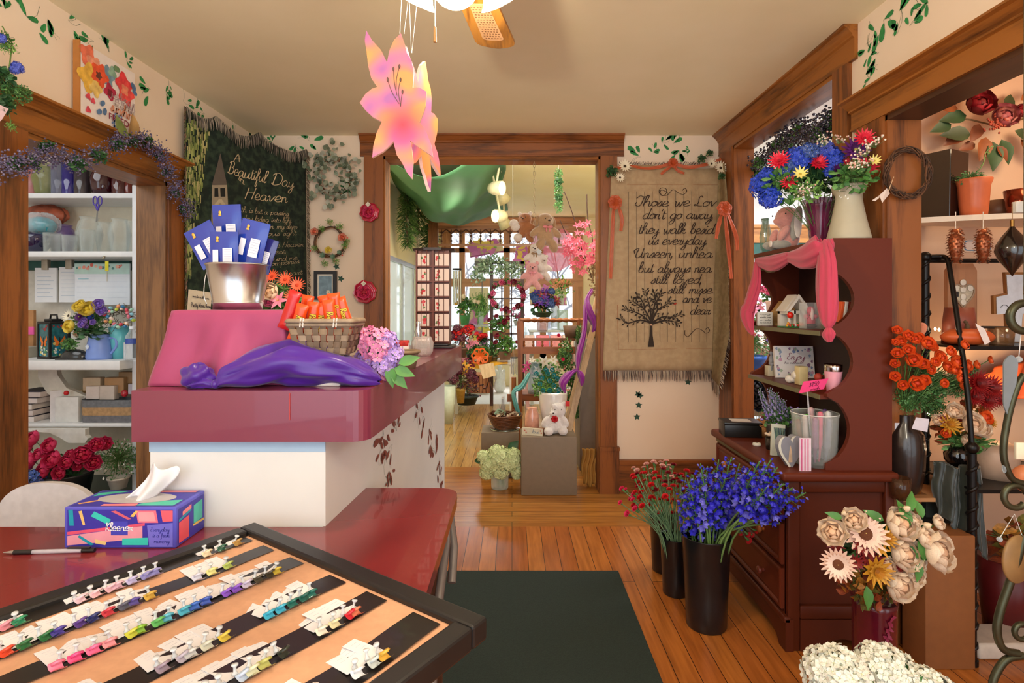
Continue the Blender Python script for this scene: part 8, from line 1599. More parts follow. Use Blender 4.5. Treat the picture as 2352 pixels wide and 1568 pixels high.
# pink gladiolus branch arrangement
t = thing('blossom_branches','tall coral pink blossom branches with bare twigs beside the doorway casing','flower arrangement',(X(1362,4.45),4.45,Z(778,4.35)));r_ = RR(17)
MB(M('#8c7c64',.6)).lathe([(0,0),(.05,0),(.06,.12),(.04,.16),(0,.16)],n=20).lpart('vase_body',t)
mb = MB(M('#4c3024',.7));
for a in ([(1360,640),(1335,560),(1315,490),(1296,440)],[(1362,640),(1362,560),(1350,500),(1348,446)],[(1368,640),(1376,560),(1374,480)],[(1345,600),(1305,545),(1286,505)]):mb.tube(spline([P(x,y,4.4) for x,y in a],5),.005,4)
mb.part('bare_twigs',t)
for k in range(70):
    u = r_.random();px = 1303+u*64+r_.gauss(0,5);py = 535+r_.uniform(0,100)*(.35+.65*sin(u*PI)) + (10 if u < .3 else 0);bloom(t,'gladiolus',P(px,py,4.35+r_.uniform(-.06,.06)),(r_.gauss(0,.5),-1,r_.gauss(0,.4)),r_.uniform(.026,.04),'coral_blossom',k)
for px,py in ((1335,515),(1350,512),(1343,520),(1325,518),(1308,545),(1300,560)):bloom(t,'gladiolus',P(px,py,4.33),(0,-1,.3),.034,'coral_blossom',px)
mb = MB();[mb.use(M(('#a88a68','#8c7050')[k % 2],.8)).ball(tuple(P(1365+r_.gauss(0,7),620+r_.uniform(-20,60),4.3)),.007,5,4) for k in range(130)];mb.part('dried_filler',t)
# hanging plush chain
t = thing('hanging_chain','thin metal chain hung from the doorway head carrying the plush toys','chain',P(1227,358,3.90));mb = MB(M('#b8a888',.3,.8));n_ = 15;z_top,z_bot = Z(356,3.9),Z(640,3.9);st_ = (z_top-z_bot)/30
for k in range(30):
    T = MTr((X(1227,3.9),3.9,z_top-st_*(k+.5))) @ Matrix.Rotation(PI/2*(k % 2),4,'Z');mb.tube([T @ Vector((.008*cos(i*PI/5),0,st_*.62*sin(i*PI/5))) for i in range(10)],.0014,4,closed=True)
mb.part('links',t)
def bear(px,py,Y,s,mat,lab,name='plush_bear',rz=0,rx=0,ears='round',nose='#3c2820',patch=None,bowc=None):
    t = thing(name,lab,'plush toy',P(px,py,Y),rz,sc=1);t.rotation_euler = (rx,0,rz);S_ = lambda c,r,*R:(tuple(x*s for x in c),tuple(x*s for x in r),*R)
    blob([S_((0,0,0),(.30,.25,.34)),S_((0,0,.48),(.30,.27,.26)),S_((0,-.22,.42),(.13,.13,.1)),S_((-.36,-.05,.1),(.13,.12,.26),(0,.9,0)),S_((.36,-.05,.1),(.13,.12,.26),(0,-.9,0)),S_((-.24,-.12,-.36),(.16,.17,.26),(.3,.5,0)),S_((.24,-.12,-.36),(.16,.17,.26),(.3,-.5,0))],'body',t,mat,.0075)
    e_ = [S_((-.24,0,.70),(.11,.06,.11)),S_((.24,0,.70),(.11,.06,.11))] if ears == 'round' else [S_((-.30,-.02,.44),(.09,.06,.22),(0,.2,0)),S_((.30,-.02,.44),(.09,.06,.22),(0,-.2,0))]
    pm = patch or mat
    for q_ in e_:blob([q_],'ear',t,pm,.006)
    eyes(t,[(-.1*s,-.255*s,.52*s),(.1*s,-.255*s,.52*s)],.022*s);MB(M(nose,.4)).ball((0,-.35*s,.45*s),(.045*s,.03*s,.03*s)).lpart('nose',t)
    if bowc:
        mb = MB(M(bowc,.5,alpha=.9));c_ = Vector((0,-.25*s,.24*s));[mb.ball(tuple(c_+Vector((k*.1*s,0,.01*s))),(.09*s,.03*s,.05*s),10,6) for k in (-1,1)];mb.ball(tuple(c_),.035*s);[mb.ball(tuple(c_+Vector((k*.06*s,0,-.09*s))),(.03*s,.015*s,.08*s),8,6) for k in (-1,1)];mb.lpart('neck_bow',t)
    return t
TAN = M('#b8946c',.95,var=.08,sheen=.7,bump=.8,scale=120);PNK = M('#e8a8a4',.95,var=.06,sheen=.7,bump=.8,scale=120);WHT = M('#e8ddd0',.95,var=.06,sheen=.7,bump=.8,scale=120);BRW = M('#a86c40',.95,var=.1,sheen=.6,bump=.8,scale=120)
bear(1252,540,3.86,.21,TAN,'large tan plush dog with a pink bow hanging highest on the chain','plush_dog',.35,0,'drop',bowc='#e89090',patch=M('#a8845c',.95,var=.08,sheen=.7,bump=.8,scale=120));bear(1206,528,3.93,.165,BRW,'brown plush bear with white paws hanging left on the chain',rz=-.3,patch=WHT)
mb = MB(WHT);[mb.ball(tuple(P(px,py,3.86)),(.034,.03,.03),10,7) for px,py in ((1186,512),(1196,545),(1190,520))];mb.part('white_paws',[o for o in S.objects if o.get('label','').startswith('brown plush bear')][0])
bear(1230,595,3.83,.15,WHT,'cream plush puppy with brown ears and tag hanging in the middle of the chain','plush_puppy',-.1,0,'drop',patch=BRW,bowc='#a8845c');bear(1245,620,3.9,.14,WHT,'white plush toy peeking out behind the pink bear',rz=.3);bear(1222,638,3.78,.145,PNK,'pale pink plush bear hanging lowest on the chain',rz=.05,bowc='#f0a0a8')
MB(M('#c8d0d0',.5)).cb((0,0,0),(.03,.001,.03),TR(P(1238,578,3.76),(0,.7,0))).thing('toy_tag','diamond shaped pale tag on the cream plush puppy','tag')
# hanging ivy ball and spotlights
t = thing('hanging_greenery','slender column of glossy green leaves hanging from the far room ceiling','hanging plant',P(1283,390,5.2));off = t.location.copy()
for k in range(5):inst('leaf_cluster',folm('fol_dark' if k % 2 else 'fol_fine'),t,TR(P(1283,402+k*18,5.2)-off,(0,0,k),(.052,.052,.075)))
MB(M('#d8d8d0',.5)).tube([P(1283,395,5.2),Vector((X(1283,5.2),5.2,2.75))],.0012,4).part('hanging_string',t)
def spot(px,py,Y,d,lab,s=1):
    p = P(px,py,Y);t = thing('spotlight',lab,'spotlight',(p.x,p.y,2.75));T = AIM(p,d,s);CR = M('#e8dfb8',.4)
    MB(CR).lathe([(0,-.16),(.05,-.15),(.07,-.10),(.075,0),(.07,0),(.06,-.08),(0,-.12)],(0,0,0),28,T).part('lamp_housing',t);MB(M('#fffdf4',.3,emit=9)).lathe([(0,-.01),(.066,-.01)],(0,0,0),24,T).part('lamp_lens',t);MB(CR).cyl(p-Vector(d).normalized()*.08*s,(p.x-.03,p.y,2.75),.012).part('stem',t)
SPD = 5.6;spot(1154,432,SPD,(.85,-.45,-.1),'cream track spotlight shining right, the higher one beside the green fabric',1.0);spot(1137,496,SPD+.3,(-.75,-.6,-.1),'cream track spotlight shining left, the lower one beside the green fabric',.95)
for i,(px,py,Y) in enumerate(((1156,458,SPD+.8),(1160,515,SPD+1.4))):
    t = thing('spotlight',('cream spotlight shade facing away behind the higher lit one','cream spotlight shade facing away behind the lower lit one')[i],'spotlight',(X(px,Y),Y,2.75));p = P(px,py,Y);MB(M('#e0d4a8',.4)).lathe([(0,-.1),(.06,-.09),(.09,.02),(.085,.02),(.05,-.06),(0,-.07)],(0,0,0),24,AIM(p,(.5,.6,-.7),1.0)).part('lamp_housing',t);MB(M('#e0d4a8',.4)).cyl(p,(p.x-.03,p.y,2.75),.012).part('stem',t)
lamp('SPOT','track_spot_right',P(1162,434,SPD-.05),30,(1,.9,.7),.05,(math.radians(70),0,math.radians(-110)),spot=1.8)
lamp('SPOT','track_spot_left',P(1128,498,SPD+.2),30,(1,.9,.7),.05,(math.radians(70),0,math.radians(130)),spot=1.8)
MB(M('#e8dfc0',.5)).box((X(1148,5.2),4.6,2.73),(X(1154,5.2)+.01,7.2,2.75)).thing('light_track','cream lighting track on the far room ceiling','light track')
# green fabric swagged from ceiling
GF = M('#467850',.65,var=.1,scale=3)
P00,P10 = P(884,372,5.0),P(1110,370,5.4)
def swag(a,b):
    # a across left->right, b near->far; corners pinned near ceiling, centre sags
    px = 870+(1120-870)*a;xn_ = X(884+a*240,4.6+.8*a);
    nx = -1.33+a*1.22;ny = 4.9+b*3.2;sag = .42*sin(PI*min(1,a*1.05))**1.2*(.25+.75*sin(PI*min(1,.15+b*.8)))
    z = 2.74-.02-sag-.10*(1-a)*0;z += .025*sin(a*20+b*9)*sin(PI*b)+.018*sin(a*9-b*22)
    return (nx+.05*sin(b*8),ny,min(z,2.735))
mb = MB(GF);mb.grid(swag,60,50);o = mb.thing('ceiling_fabric','pale green satin fabric swagged below the far room ceiling','fabric');mod(o,'SOLIDIFY',thickness=.003)
# evergreen bunches on the left wall
def needle(mb):
    r_ = RR(1);ms = [leafy('#587c3c'),leafy('#6c8c48'),leafy('#3c5c30')]
    for k in range(800):
        z = r_.uniform(-1,1);rr_ = .42*math.sqrt(max(.02,1-z*z));a = r_.uniform(0,6.28);p = Vector((rr_*cos(a)*r_.random(),rr_*sin(a)*r_.random(),z*.8));d = Vector((cos(a),sin(a),-.9+r_.random()))*.26;mb.use(ms[k % 3]);s_ = d.orthogonal().normalized()*.022;mb.add([p-s_,p+s_,p+d],[(0,1,2)],False)
nm_ = shared('pine_needles',needle)
for i,(px,py,Y,s_) in enumerate(((896,500,6.3,.40),(938,485,7.1,.36),(965,560,8.0,.36),(899,450,6.35,.28))):
    t = thing('evergreen_bunch',('long needled evergreen bunch on the far room wall, nearest the doorway','evergreen bunch on the far room wall, second from the doorway','evergreen bunch on the far room wall just above the card rack','light green feathery bunch above the nearest evergreen bunch')[i],'wall greenery',P(px,py,Y));t.location.x = -1.20;inst('needles',nm_,t,TR((0,0,0),(0,0,i),(s_*.6,s_*.9,s_)));MB(TW[0]).tube([(0,0,-s_*.7),(-.03,0,s_*.7)],.008,5).lpart('stem',t)
# floral cooler on the left
t = thing('floral_cooler','glass door floral cooler along the left wall of the far room','cooler',(-1.42,6.7,.15));AL = M('#b8bcbc',.3,.8)
mb = MB(AL);
for y in (5.35,6.1,6.85,7.6,8.15):mb.box((-1.40,y-.025,.15),(-1.36,y+.025,1.87))
mb.box((-1.40,5.3,1.82),(-1.355,8.2,1.87)).box((-1.40,5.3,.15),(-1.355,8.2,.25));mb.part('door_frame',t);MB(glass('#d8e8d8',alpha=.35)).box((-1.385,5.35,.25),(-1.38,8.15,1.82)).part('door_glass',t)
mb = MB(M('#cfe0c0',.6,emit=.35)).box((-2.0,5.3,.1),(-1.95,8.2,1.9));mb.part('lit_interior',t);mb = MB(M('#f4fbff',.4,emit=2.2));[mb.box((-1.90,y,.4),(-1.87,y+.14,1.55)) for y in (5.9,7.1)];mb.part('light_tube',t)
# card spinner on the counter end
t = thing('card_rack','dark wood spinner rack of white floral greeting cards at the far end of the counter','card rack',(X(998,2.72),2.72,ST));CR_ = wood('#3c180c','#6e3018','Z');H_ = .475
MB(M('#2c1c18',.4)).prism([(.11*cos(k*PI/4+PI/8),.085*sin(k*PI/4+PI/8)) for k in range(8)],.012,TR((0,0,H_))).lpart('rack_top',t);MB(M('#241818',.4)).rbox((-.10,-.08,0),(.10,.08,.012),.004).rbox((-.075,-.065,.012),(.075,.065,.022),.003).lpart('tray_base',t)
mb = MB(CR_).box((-.072,-.052,.02),(.078,.052,H_));mb.lpart('core',t)
mb = MB(CR_).box((-.004,-.066,.02),(.008,-.052,H_)).box((-.082,-.066,.02),(-.074,.055,H_));mb.lpart('divider',t)
mb = MB(CR_)
for k in range(6):z = .035+k*.073;mb.box((-.08,-.07,z-.006),(.08,-.05,z))
mb.lpart('card_ledges',t)
mb = MB(M('#5c2c1c',.4));[mb.cyl((x,-.070,.03),(x,-.070,H_),.0016,n=5) for x in (-.055,-.028,.03,.055)];mb.lpart('front_wires',t)
r_ = RR(3)
for k in range(6):
    for s_ in (0,1):
        x = (-.044,.044)[s_];z = .035+k*.073;cd_ = thing('greeting_card',f'white greeting card with red {("flowers", "blossom")[s_]} in the {("left", "right")[s_]} column of the counter spinner rack','greeting card',t.location+Vector((x,-.066,z)),group=f'white greeting cards in the {("left", "right")[s_]} rack column')
        MB(M('#e4cfc2',.6,var=.02)).box((-.032 if s_ else -.028,-.001,0),(.036 if s_ else .028,.002,.058)).lpart('card',cd_);mb = MB();
        for q in range(5):mb.use(M(('#c82838','#b84030','#5a7a48','#d85860')[q % 4],.6));a0,s2 = r_.uniform(0,6),r_.uniform(.004,.010);cx_,cz_ = (-.022 if s_ else 0)+r_.uniform(-.008,.010),r_.uniform(.012,.045);mb.add([(cx_+s2*cos(a0+i)*(.6+.4*(i % 2)),-.0015-q*.0001,cz_+s2*sin(a0+i)) for i in range(6)],[tuple(range(6))],False)
        mb.lpart('printed_flowers',cd_)
t = thing('votive_jar','clear bubbled glass jar on the counter beside the card rack','jar',(X(970,2.25),2.25,ST));mb = MB(glass('#f4ece8',alpha=.3)).lathe([(0,0),(.03,0),(.042,.02),(.044,.055),(.036,.075),(.034,.08),(.03,.07),(.03,.01),(0,.01)],n=28,lobes=8,la=.05);mb.lpart('glass',t);MB(M('#c8c8cc',.2,.8)).lathe([(.012,.07),(.016,.1),(.006,.125),(.01,.14),(0,.145)],(-.02,.02,0),16).lpart('stopper',t)
t = thing('sachet_bag','small white sachet with a red plaid band on the counter','sachet',(X(922,2.1),2.1,ST));MB(M('#e4d8d4',.7)).rbox((-.03,-.015,0),(.03,.015,.068),.006).lpart('bag',t);MB(M('#b82820',.6,var=.4,scale=120)).rbox((-.029,-.0165,.052),(.029,.0165,.074),.004).lpart('plaid_band',t);MB(M('#9a4030',.6)).box((-.02,-.0158,.01),(.022,-.015,.018)).lpart('red_label',t)
t = thing('splint_basket','small tan splint basket on the counter behind the hydrangea cluster','basket',(X(928,1.78),1.80,ST));mb = MB(SP[1]).lathe([(0,0),(.034,0),(.044,.055),(.041,.055),(.03,.005),(0,.005)],n=20);mb.lpart('woven_body',t);mb = MB(SP[0]).tube([(.045*cos(k*PI/10),.045*sin(k*PI/10),.056) for k in range(20)],.006,5,closed=True);mb.lpart('rim',t)
# flower cluster at counter corner
t = thing('flower_cluster','pink and lavender silk hydrangea cluster by the woven basket on the counter','flowers',P(872,860,1.5));
for px,py,k,r in ((865,795,'hyd_pink',42),(880,835,'hyd_lav',34),(845,820,'hyd_lav',28),(900,815,'hyd_lav',28),(850,775,'hyd_pink',26),(890,785,'hyd_lav',26),(885,860,'hyd_pink',15)):bloom(t,k,P(px,py,1.5),(.1,-1,.4),r*1.5/F,'hydrangea_head',px)
mb = MB(leafy('#4a8038'));[leaf(mb,TR(P(px,py,1.48),(PI/2-.3,0,0)) @ Matrix.Rotation(math.radians(a)-PI/2,4,'Z'),.06,.03,.2) for px,py,a in ((905,845,-20),(900,855,-45),(915,835,20),(895,840,-80))];mb.part('leaves',t)
t = thing('small_red_bow','red checked bow behind the pink hydrangea cluster','bow',P(850,770,1.6));mb = MB(M('#d82020',.5,var=.2,scale=80));c_ = P(848,765,1.6);mb.ball(tuple(c_+Vector((-.018,0,0))),(.02,.008,.011)).ball(tuple(c_+Vector((.018,0,-.006))),(.02,.008,.011)).box((c_.x-.02,c_.y+.01,ST),tuple(c_+Vector((.03,.03,-.01))));mb.part('loops',t)
# gerberas and rose behind the bucket
t = thing('flower_arrangement','orange gerberas and a blush rose in green leaves behind the metal bucket','flower arrangement',(X(640,1.82),1.80,ST));MB(M('#3a5a40',.4)).lathe([(0,0),(.035,0),(.04,.1),(.03,.1),(0,.09)],n=16).lpart('pot',t)
arrangement(t,P(640,690,1.80),[(622,672,'rose_cream',24),(612,655,'lily_pink',16),(655,642,'gerbera_orange',20),(682,655,'gerbera_orange',20),(625,635,'gerbera_orange',18),(668,680,'gerbera_orange',16),(640,690,'lily_pink',24),(620,695,'rose_pink',14),(480,640,'carn_red',6)][:8],'fol_mid',(.09,.06,.08),foot=(X(640,1.82),1.8,ST+.09),dep=.05,seed=5)
# fretwork spandrel
FK = wood('#3c2014','#6a3c22','X');Yf = 7.6;t = thing('fretwork_spandrel','dark ball and spindle wooden fretwork spanning the far room in front of the window','spandrel',(0,Yf,Z(564,Yf)))
fx0,fx1 = X(1010,Yf),X(1306,Yf);mb = MB(wood('#7a4a2c','#a87048','X')).box((fx0-.15,Yf-.02,Z(526,Yf)),(fx1,Yf+.02,Z(522,Yf)+.02)).box((fx0-.15,Yf-.02,Z(565,Yf)),(fx1,Yf+.02,Z(560,Yf)));mb.part('rails',t)
mb = MB(FK);n_ = 13
for k in range(n_):
    px = 1014+k*22.5;x = X(px,Yf);mb.cyl((x,Yf,Z(560,Yf)),(x,Yf,Z(527,Yf)),.007,n=6)
    for py in (534,542,553):mb.ball((x,Yf,Z(py,Yf)),.017,8,6)
    if k < n_-1:
        x2 = X(px+22.5,Yf);xm = (x+x2)/2;mb.tube([(x,Yf,Z(536,Yf)),(xm,Yf,Z(527,Yf)),(x2,Yf,Z(536,Yf))],.012,5)
mb.part('spindles',t);MB(wood('#6a3c1c','#9a6030','Z')).box((X(985,Yf),Yf-.04,Z(1000,9)*0+1.9),(X(1006,Yf),Yf+.04,2.73)).part('side_post',t)
# banners in the window
def banner(pts,lab,seed,Y=8.95):
    r_ = RR(seed);t = thing('flower_banner',lab,'banner',P(*pts[0],Y));mb = MB(M('#e8e0b8',.7)).add([P(a,b,Y) for a,b in pts],[tuple(range(len(pts)))],False).use(M('#a85898',.7));
    A,B_ = P(*pts[-2],Y-.005),P(*pts[-1],Y-.005);mb.tube([A,B_],.014,4);mb.part('cloth',t);mb = MB()
    c_ = [P(a,b,Y-.012) for a,b in pts];
    for k in range(16):
        u,v = r_.uniform(.1,.9),r_.uniform(.12,.9);q = c_[0].lerp(c_[1],u).lerp(c_[3].lerp(c_[2],u),v);q.y -= .001*k;mb.use(M(('#d888c8','#ecd868','#98c868','#c878c0')[k % 4],.7));s_ = r_.uniform(.05,.12) if k % 4 != 2 else .04;a0 = r_.uniform(0,6);mb.add([(q.x+s_*cos(a0+i*PI/5)*(1 if i % 2 else .6),q.y,q.z+s_*sin(a0+i*PI/5)*(1 if i % 2 else .6)) for i in range(10)],[tuple(range(10))],False)
    mb.part('printed_flowers',t)
banner([(1075,560),(1153,548),(1156,577),(1080,590)],'small garden flag with pink and yellow flowers hanging high in the left window pane',1);banner([(1185,560),(1215,560),(1213,615),(1182,608)],'garden flag with flowers hanging left of the plush chain',2);banner([(1078,660),(1122,660),(1120,800),(1076,800)],'tall floral flag in the lower left window pane',3);banner([(1215,658),(1300,658),(1302,700),(1218,700)],'floral flag low in the right window pane',4)
t = thing('pink_parasol','pink paper parasol opened in the far window','parasol',P(1278,580,8.3));mb = MB(M('#f08cb0',.6,var=.1,alpha=.9));cp = P(1272,570,8.3);mb.grid(lambda a,b:cp+Vector((.36*a*cos(b*2*PI),.12*a*a,.34*a*sin(b*2*PI)*(1+.03*sin(b*2*PI*8)))),6,48);mb.part('canopy',t);MB(M('#8c6a4c',.6)).cyl(cp,cp+Vector((.1,.2,-.55)),.01).part('handle',t)
MB(M('#c8ccc8',.5)).box((X(1090,8.4),8.4,Z(628,8.4)),(X(1124,8.4),8.42,Z(593,8.4))).use(M('#6c6c68',.5)).box((X(1090,8.4),8.39,Z(610,8.4)),(X(1124,8.4),8.405,Z(600,8.4))).box((X(1090,8.4),8.39,Z(624,8.4)),(X(1124,8.4),8.405,Z(618,8.4))).box((X(1106,8.4),8.42,0),(X(1108,8.4),8.43,Z(600,8.4))).thing('striped_sign','grey and white striped wooden sign standing on a stake in the window','sign')
# lattice window frame with rose wreath
Yl = 7.2;t = thing('lattice_frame','dark brown empty window frame standing behind the rose wreath','window frame',(X(1160,Yl),Yl,0));DK = wood('#2c1812','#4c2c20','Z')
mb = MB(DK).box((X(1125,Yl),Yl-.02,Z(812,Yl)),(X(1133,Yl),Yl+.02,Z(600,Yl))).box((X(1196,Yl),Yl-.02,Z(812,Yl)),(X(1204,Yl),Yl+.02,Z(600,Yl))).box((X(1125,Yl),Yl-.02,Z(606,Yl)),(X(1204,Yl),Yl+.02,Z(600,Yl)));[mb.box((X(px,Yl),Yl-.01,Z(810,Yl)),(X(px+3,Yl),Yl+.01,Z(604,Yl))) for px in (1151,1173)];[mb.box((X(1130,Yl),Yl-.01,Z(py+3,Yl)),(X(1200,Yl),Yl+.01,Z(py,Yl))) for py in (645,684,724,765)];mb.part('frame',t);MB(DK).box((X(1125,Yl),Yl-.03,0),(X(1133,Yl),Yl+.03,Z(812,Yl))).box((X(1196,Yl),Yl-.03,0),(X(1204,Yl),Yl+.03,Z(812,Yl))).part('legs',t)
t = thing('eucalyptus_garland','pale eucalyptus garland draped over the dark lattice frame','garland',P(1165,610,7.1))
for px,py,r in ((1095,640,.12),(1105,625,.14),(1118,610,.15),(1140,602,.14),(1160,615,.15),(1175,625,.15),(1190,620,.12),(1148,625,.1)):leaves(t,'fol_sage',P(px,py,7.1),r,'leaf_cluster',px)
t = thing('rose_wreath','wreath of pink and burgundy roses hanging on the dark lattice frame','wreath',P(1165,680,7.1));mb = MB();twigring(mb,P(1165,680,7.1),.2,.02,8,TW);mb.part('vine_ring',t);r_ = RR(10)
for k in range(22):a = k*2*PI/22;bloom(t,('rose_pink','rose_wine','rose_pink','rose_wine','rose_pink')[k % 5],P(1165+37*cos(a)+r_.uniform(-3,3),680+33*sin(a)+r_.uniform(-3,3),7.05),(0,-1,.1),(.03 if k % 3 else .045),'rose')
for k in range(8):a = k*2*PI/8;leaves(t,'fol_mid',P(1165+37*cos(a),680+33*sin(a),7.08),.06,'leaf_cluster',k)
# tables and plants of the far display
def tbl(px0,px1,py,Y,dep,mat,name,lab,cat='table',leg=True):
    z = Z(py,Y);t = thing(name,lab,cat,((X(px0,Y)+X(px1,Y))/2,Y+dep/2,0));MB(mat).rbox((X(px0,Y),Y,z-.03),(X(px1,Y),Y+dep,z),.005).part('table_top',t)
    for a in (X(px0,Y)+.04,X(px1,Y)-.04):
        for b in (Y+.04,Y+dep-.04):MB(mat).box((a-.02,b-.02,0),(a+.02,b+.02,z-.03)).part('leg',t)
    return z
WT = M('#d0ccc4',.5,var=.04)
zt1 = tbl(1040,1182,832,6.6,.6,WT,'display_table','low display table with a yellow runner under the potted plants')
mb = MB(M('#e0a828',.6,var=.08));mb.grid(lambda a,b:(X(1076+a*90,6.55),6.57-.01*sin(a*12),zt1+.006-b*(.05+.03*sin(a*5))),20,4).grid(lambda a,b:(X(1076+a*90,6.55),6.57+b*.3,zt1+.006),4,2);mb.thing('yellow_runner','golden yellow cloth runner over the low display table','cloth')
zt2 = tbl(1035,1215,746,7.6,.5,glass('#d8f0e8',alpha=.5),'glass_shelf','glass topped stand along the far window left half','shelf');zt3 = tbl(1215,1330,758,7.2,.5,M('#c8d4d4',.3),'glass_shelf','glass topped stand along the far window right half','shelf');zt4 = tbl(1205,1330,802,6.9,.5,M('#c89ca0',.5),'gift_shelf','lower stand of pink gift boxes behind the washstand','shelf')
PPX = lambda z,Y:HY-(z-CH)*F/Y
pot_plant(1068,PPX(zt2,7.65),7.65,24,22,'green square pot of yellow lilies and spiky leaves by the card rack','#4a8c48','fol_mid',.16,nb=8,bkey=('lily_gold','bud_cream'),br=.05,fup=.8)
pot_plant(1105,PPX(zt2,7.7),7.7,14,30,'tall bells of ireland in a clear vase on the glass stand','#c8d8d0','fol_grass',.18,nb=0,fup=.1,fsc=(.2,.2,.26));t_ = S.objects[-1]
for k in range(12):inst('bell_spike',fl('bells'),[o for o in S.objects if o.get('label','').startswith('tall bells')][0],TR((0,0,.1),(RR(k).uniform(-.5,.5),RR(k+9).uniform(-.8,.8),0),(.12,.12,.38)))
pot_plant(1147,778,6.9,30,18,'brown wooden basket of greenery with berry picks below the rose wreath','#7a4a38','fol_mid',.15,square=True,nb=8,bkey='rose_wine',br=.035);pot_plant(1190,748,7.5,22,12,'small white planter with pink blooms right of the lattice frame','#d8d8d8','fol_mid',.08,nb=8,bkey='orchid',br=.04)
pot_plant(1247,728,7.3,42,12,'purple and blue silk bouquet on the washstand side shelf','#3c4a2c','fol_dark',.2,nb=24,bkey=('lily_purple','hyd_dblue','lily_wine','lily_purple'),br=.065,fup=.5)
pot_plant(1290,700,7.6,14,24,'peach blossom sprays in a slim vase in the right window','#d8dcd8','fol_light',.12,nb=30,bkey='blossom_peach',br=.05,fup=.8,fsc=.2)
pot_plant(1060,820,6.4,26,22,'deep red dried hydrangeas beside the card rack','#6a5048','fol_wine',.16,nb=16,bkey=('hyd_wine','cheer_red'),br=.05,fup=.7)
pot_plant(1082,826,6.7,22,14,'pink flowered plant in a dark pot on the display table','#3a3434','fol_mid',.12,nb=6,bkey='lily_pink',br=.05);pot_plant(1108,812,6.8,22,18,'small red blossomed plant in a woven pot on the display table','#8c8c48','fol_dark',.1,nb=7,bkey='cheer_red',br=.035,basket=True,fup=.7)
pot_plant(1115,834,6.6,34,18,'round twig basket with an orange bow on the display table','#8c5a34','fol_mid',.08,basket=True);t = thing('orange_bow','large orange ribbon bow on the twig basket','bow',P(1105,818,6.5));mb = MB(M('#e86820',.5));bow(mb,P(1103,818,6.5),.1);mb.part('loops',t)
pot_plant(1132,832,6.7,24,14,'fine blue green fern beside the orange bow','#7c6a50','fol_fine',.14);pot_plant(1160,826,6.6,28,20,'green plant in a brown planked box at the right of the display table','#6a4c38','fol_mid',.15,square=True,nb=3,bkey='rose_wine',br=.03)
pot_plant(1040,890,6.4,22,24,'yellow and white silk flowers in a cream bucket beyond the counter','#dcdccc','fol_light',.1,nb=12,bkey=('lily_gold','bud_cream','lily_white'),br=.06,fup=1.0) ;pot_plant(1058,925,6.3,22,34,'burgundy flowers in a yellow wicker basket on the far floor','#b89040','fol_wine',.2,nb=14,bkey='hyd_wine',br=.06,basket=True,fup=.5)
pot_plant(1072,928,6.9,54,20,'dark green oval tub of purple leafed plants on the far floor','#2c342c','fol_wine',.22,fup=.35,fsc=(.27,.2,.12));pot_plant(1064,890,6.5,20,14,'orange silk lily spray beside the counter end','#8c6a4c','fol_autumn',.1,nb=8,bkey='lily_gold',br=.08,fup=1.2);pot_plant(1068,860,6.6,20,12,'mauve lily spray beneath the yellow runner','#9a7060','fol_light',.1,nb=8,bkey=('lily_pink','lily_wine'),br=.06)
jar((X(1030,6.1),6.1,0),[(0,0),(.05,0),(.08,.42),(.075,.42),(.045,.01),(0,.01)],24,'floor_bucket','tall pale green floor bucket beside the counter end','bucket',M('#c8d4c4',.4))
t = thing('wooden_crate','slatted orange-brown wooden crate under the display table','crate',(X(1098,8.2),8.2,0));mb = MB(wood('#8c4420','#c07848','Z'));[mb.box((X(1072+k*7.5,8.2),8.2,0),(X(1078+k*7.5,8.2),8.22,.28)) for k in range(7)];mb.box((X(1072,8.2),8.22,0),(X(1125,8.2),8.5,.28));mb.part('crate_body',t)
t = thing('angel_statue','white praying angel statue on the far floor','statue',(X(1148,8.3),8.3,0));blob([((0,0,.10),(.09,.07,.12)),((0,0,.25),(.06,.05,.10)),((0,0,.38),(.04,.04,.05)),((-.06,.03,.26),(.03,.02,.1)),((.06,.03,.26),(.03,.02,.1)),((0,-.05,.27),(.02,.03,.04))],'figure',t,M('#e8e8e4',.6),.01)
t = thing('easel_sign','tapered plank sign on a small easel in the far room','sign',(X(1120,6.2),6.2,0));q = [P(1099,838,6.2),P(1133,833,6.15),P(1139,862,6.1),P(1110,870,6.15)];MB(wood('#b8946c','#d8bc98','Z')).add(q,[(3,2,1,0)],False).add([p+Vector((0,.02,0)) for p in q],[(0,1,2,3)],False).add([x for a in q for x in (a,a+Vector((0,.02,0)))],[(0,1,3,2),(2,3,5,4),(4,5,7,6),(6,7,1,0)],False).part('planked_face',t);MB(DK).cyl(P(1122,868,6.2),P(1132,895,6.2),.008).cyl(P(1124,868,6.2),P(1118,890,6.3),.008).part('easel_legs',t)
t = thing('wind_chime','silver tube wind chime hanging beside the washstand','wind chime',P(1180,820,4.4));mb = MB(M('#c8c8c4',.25,.9));[mb.cyl(P(1175+k*4,858+3*(k % 2),4.4),P(1175+k*4,822,4.4),.005) for k in range(4)];mb.part('tubes',t);MB(BLK).lathe([(0,0),(.03,0),(.03,.008),(0,.01)],P(1181,822,4.4),16).part('top_plate',t);MB(M('#d8d4c8',.4)).tube([P(1181,820,4.4),P(1178,785,4.4),Vector((X(1178,4.4),4.4,2.74))],.001,4).part('cord',t)
t = thing('wind_chime','hanging glass and metal chime right of the card rack','wind chime',P(1050,640,7.0));mb = MB(M('#a8a8a0',.2,.9));[mb.cyl(P(1043+k*5,700-4*(k % 2),7),P(1043+k*5,622,7),.012) for k in range(4)];mb.part('tubes',t);MB(BLK).lathe([(0,0),(.06,0),(.06,.02),(0,.02)],P(1050,620,7),18).part('top_plate',t);MB(BLK).tube([P(1050,620,7),Vector((X(1050,7),7,2.74))],.002,4).part('cord',t)
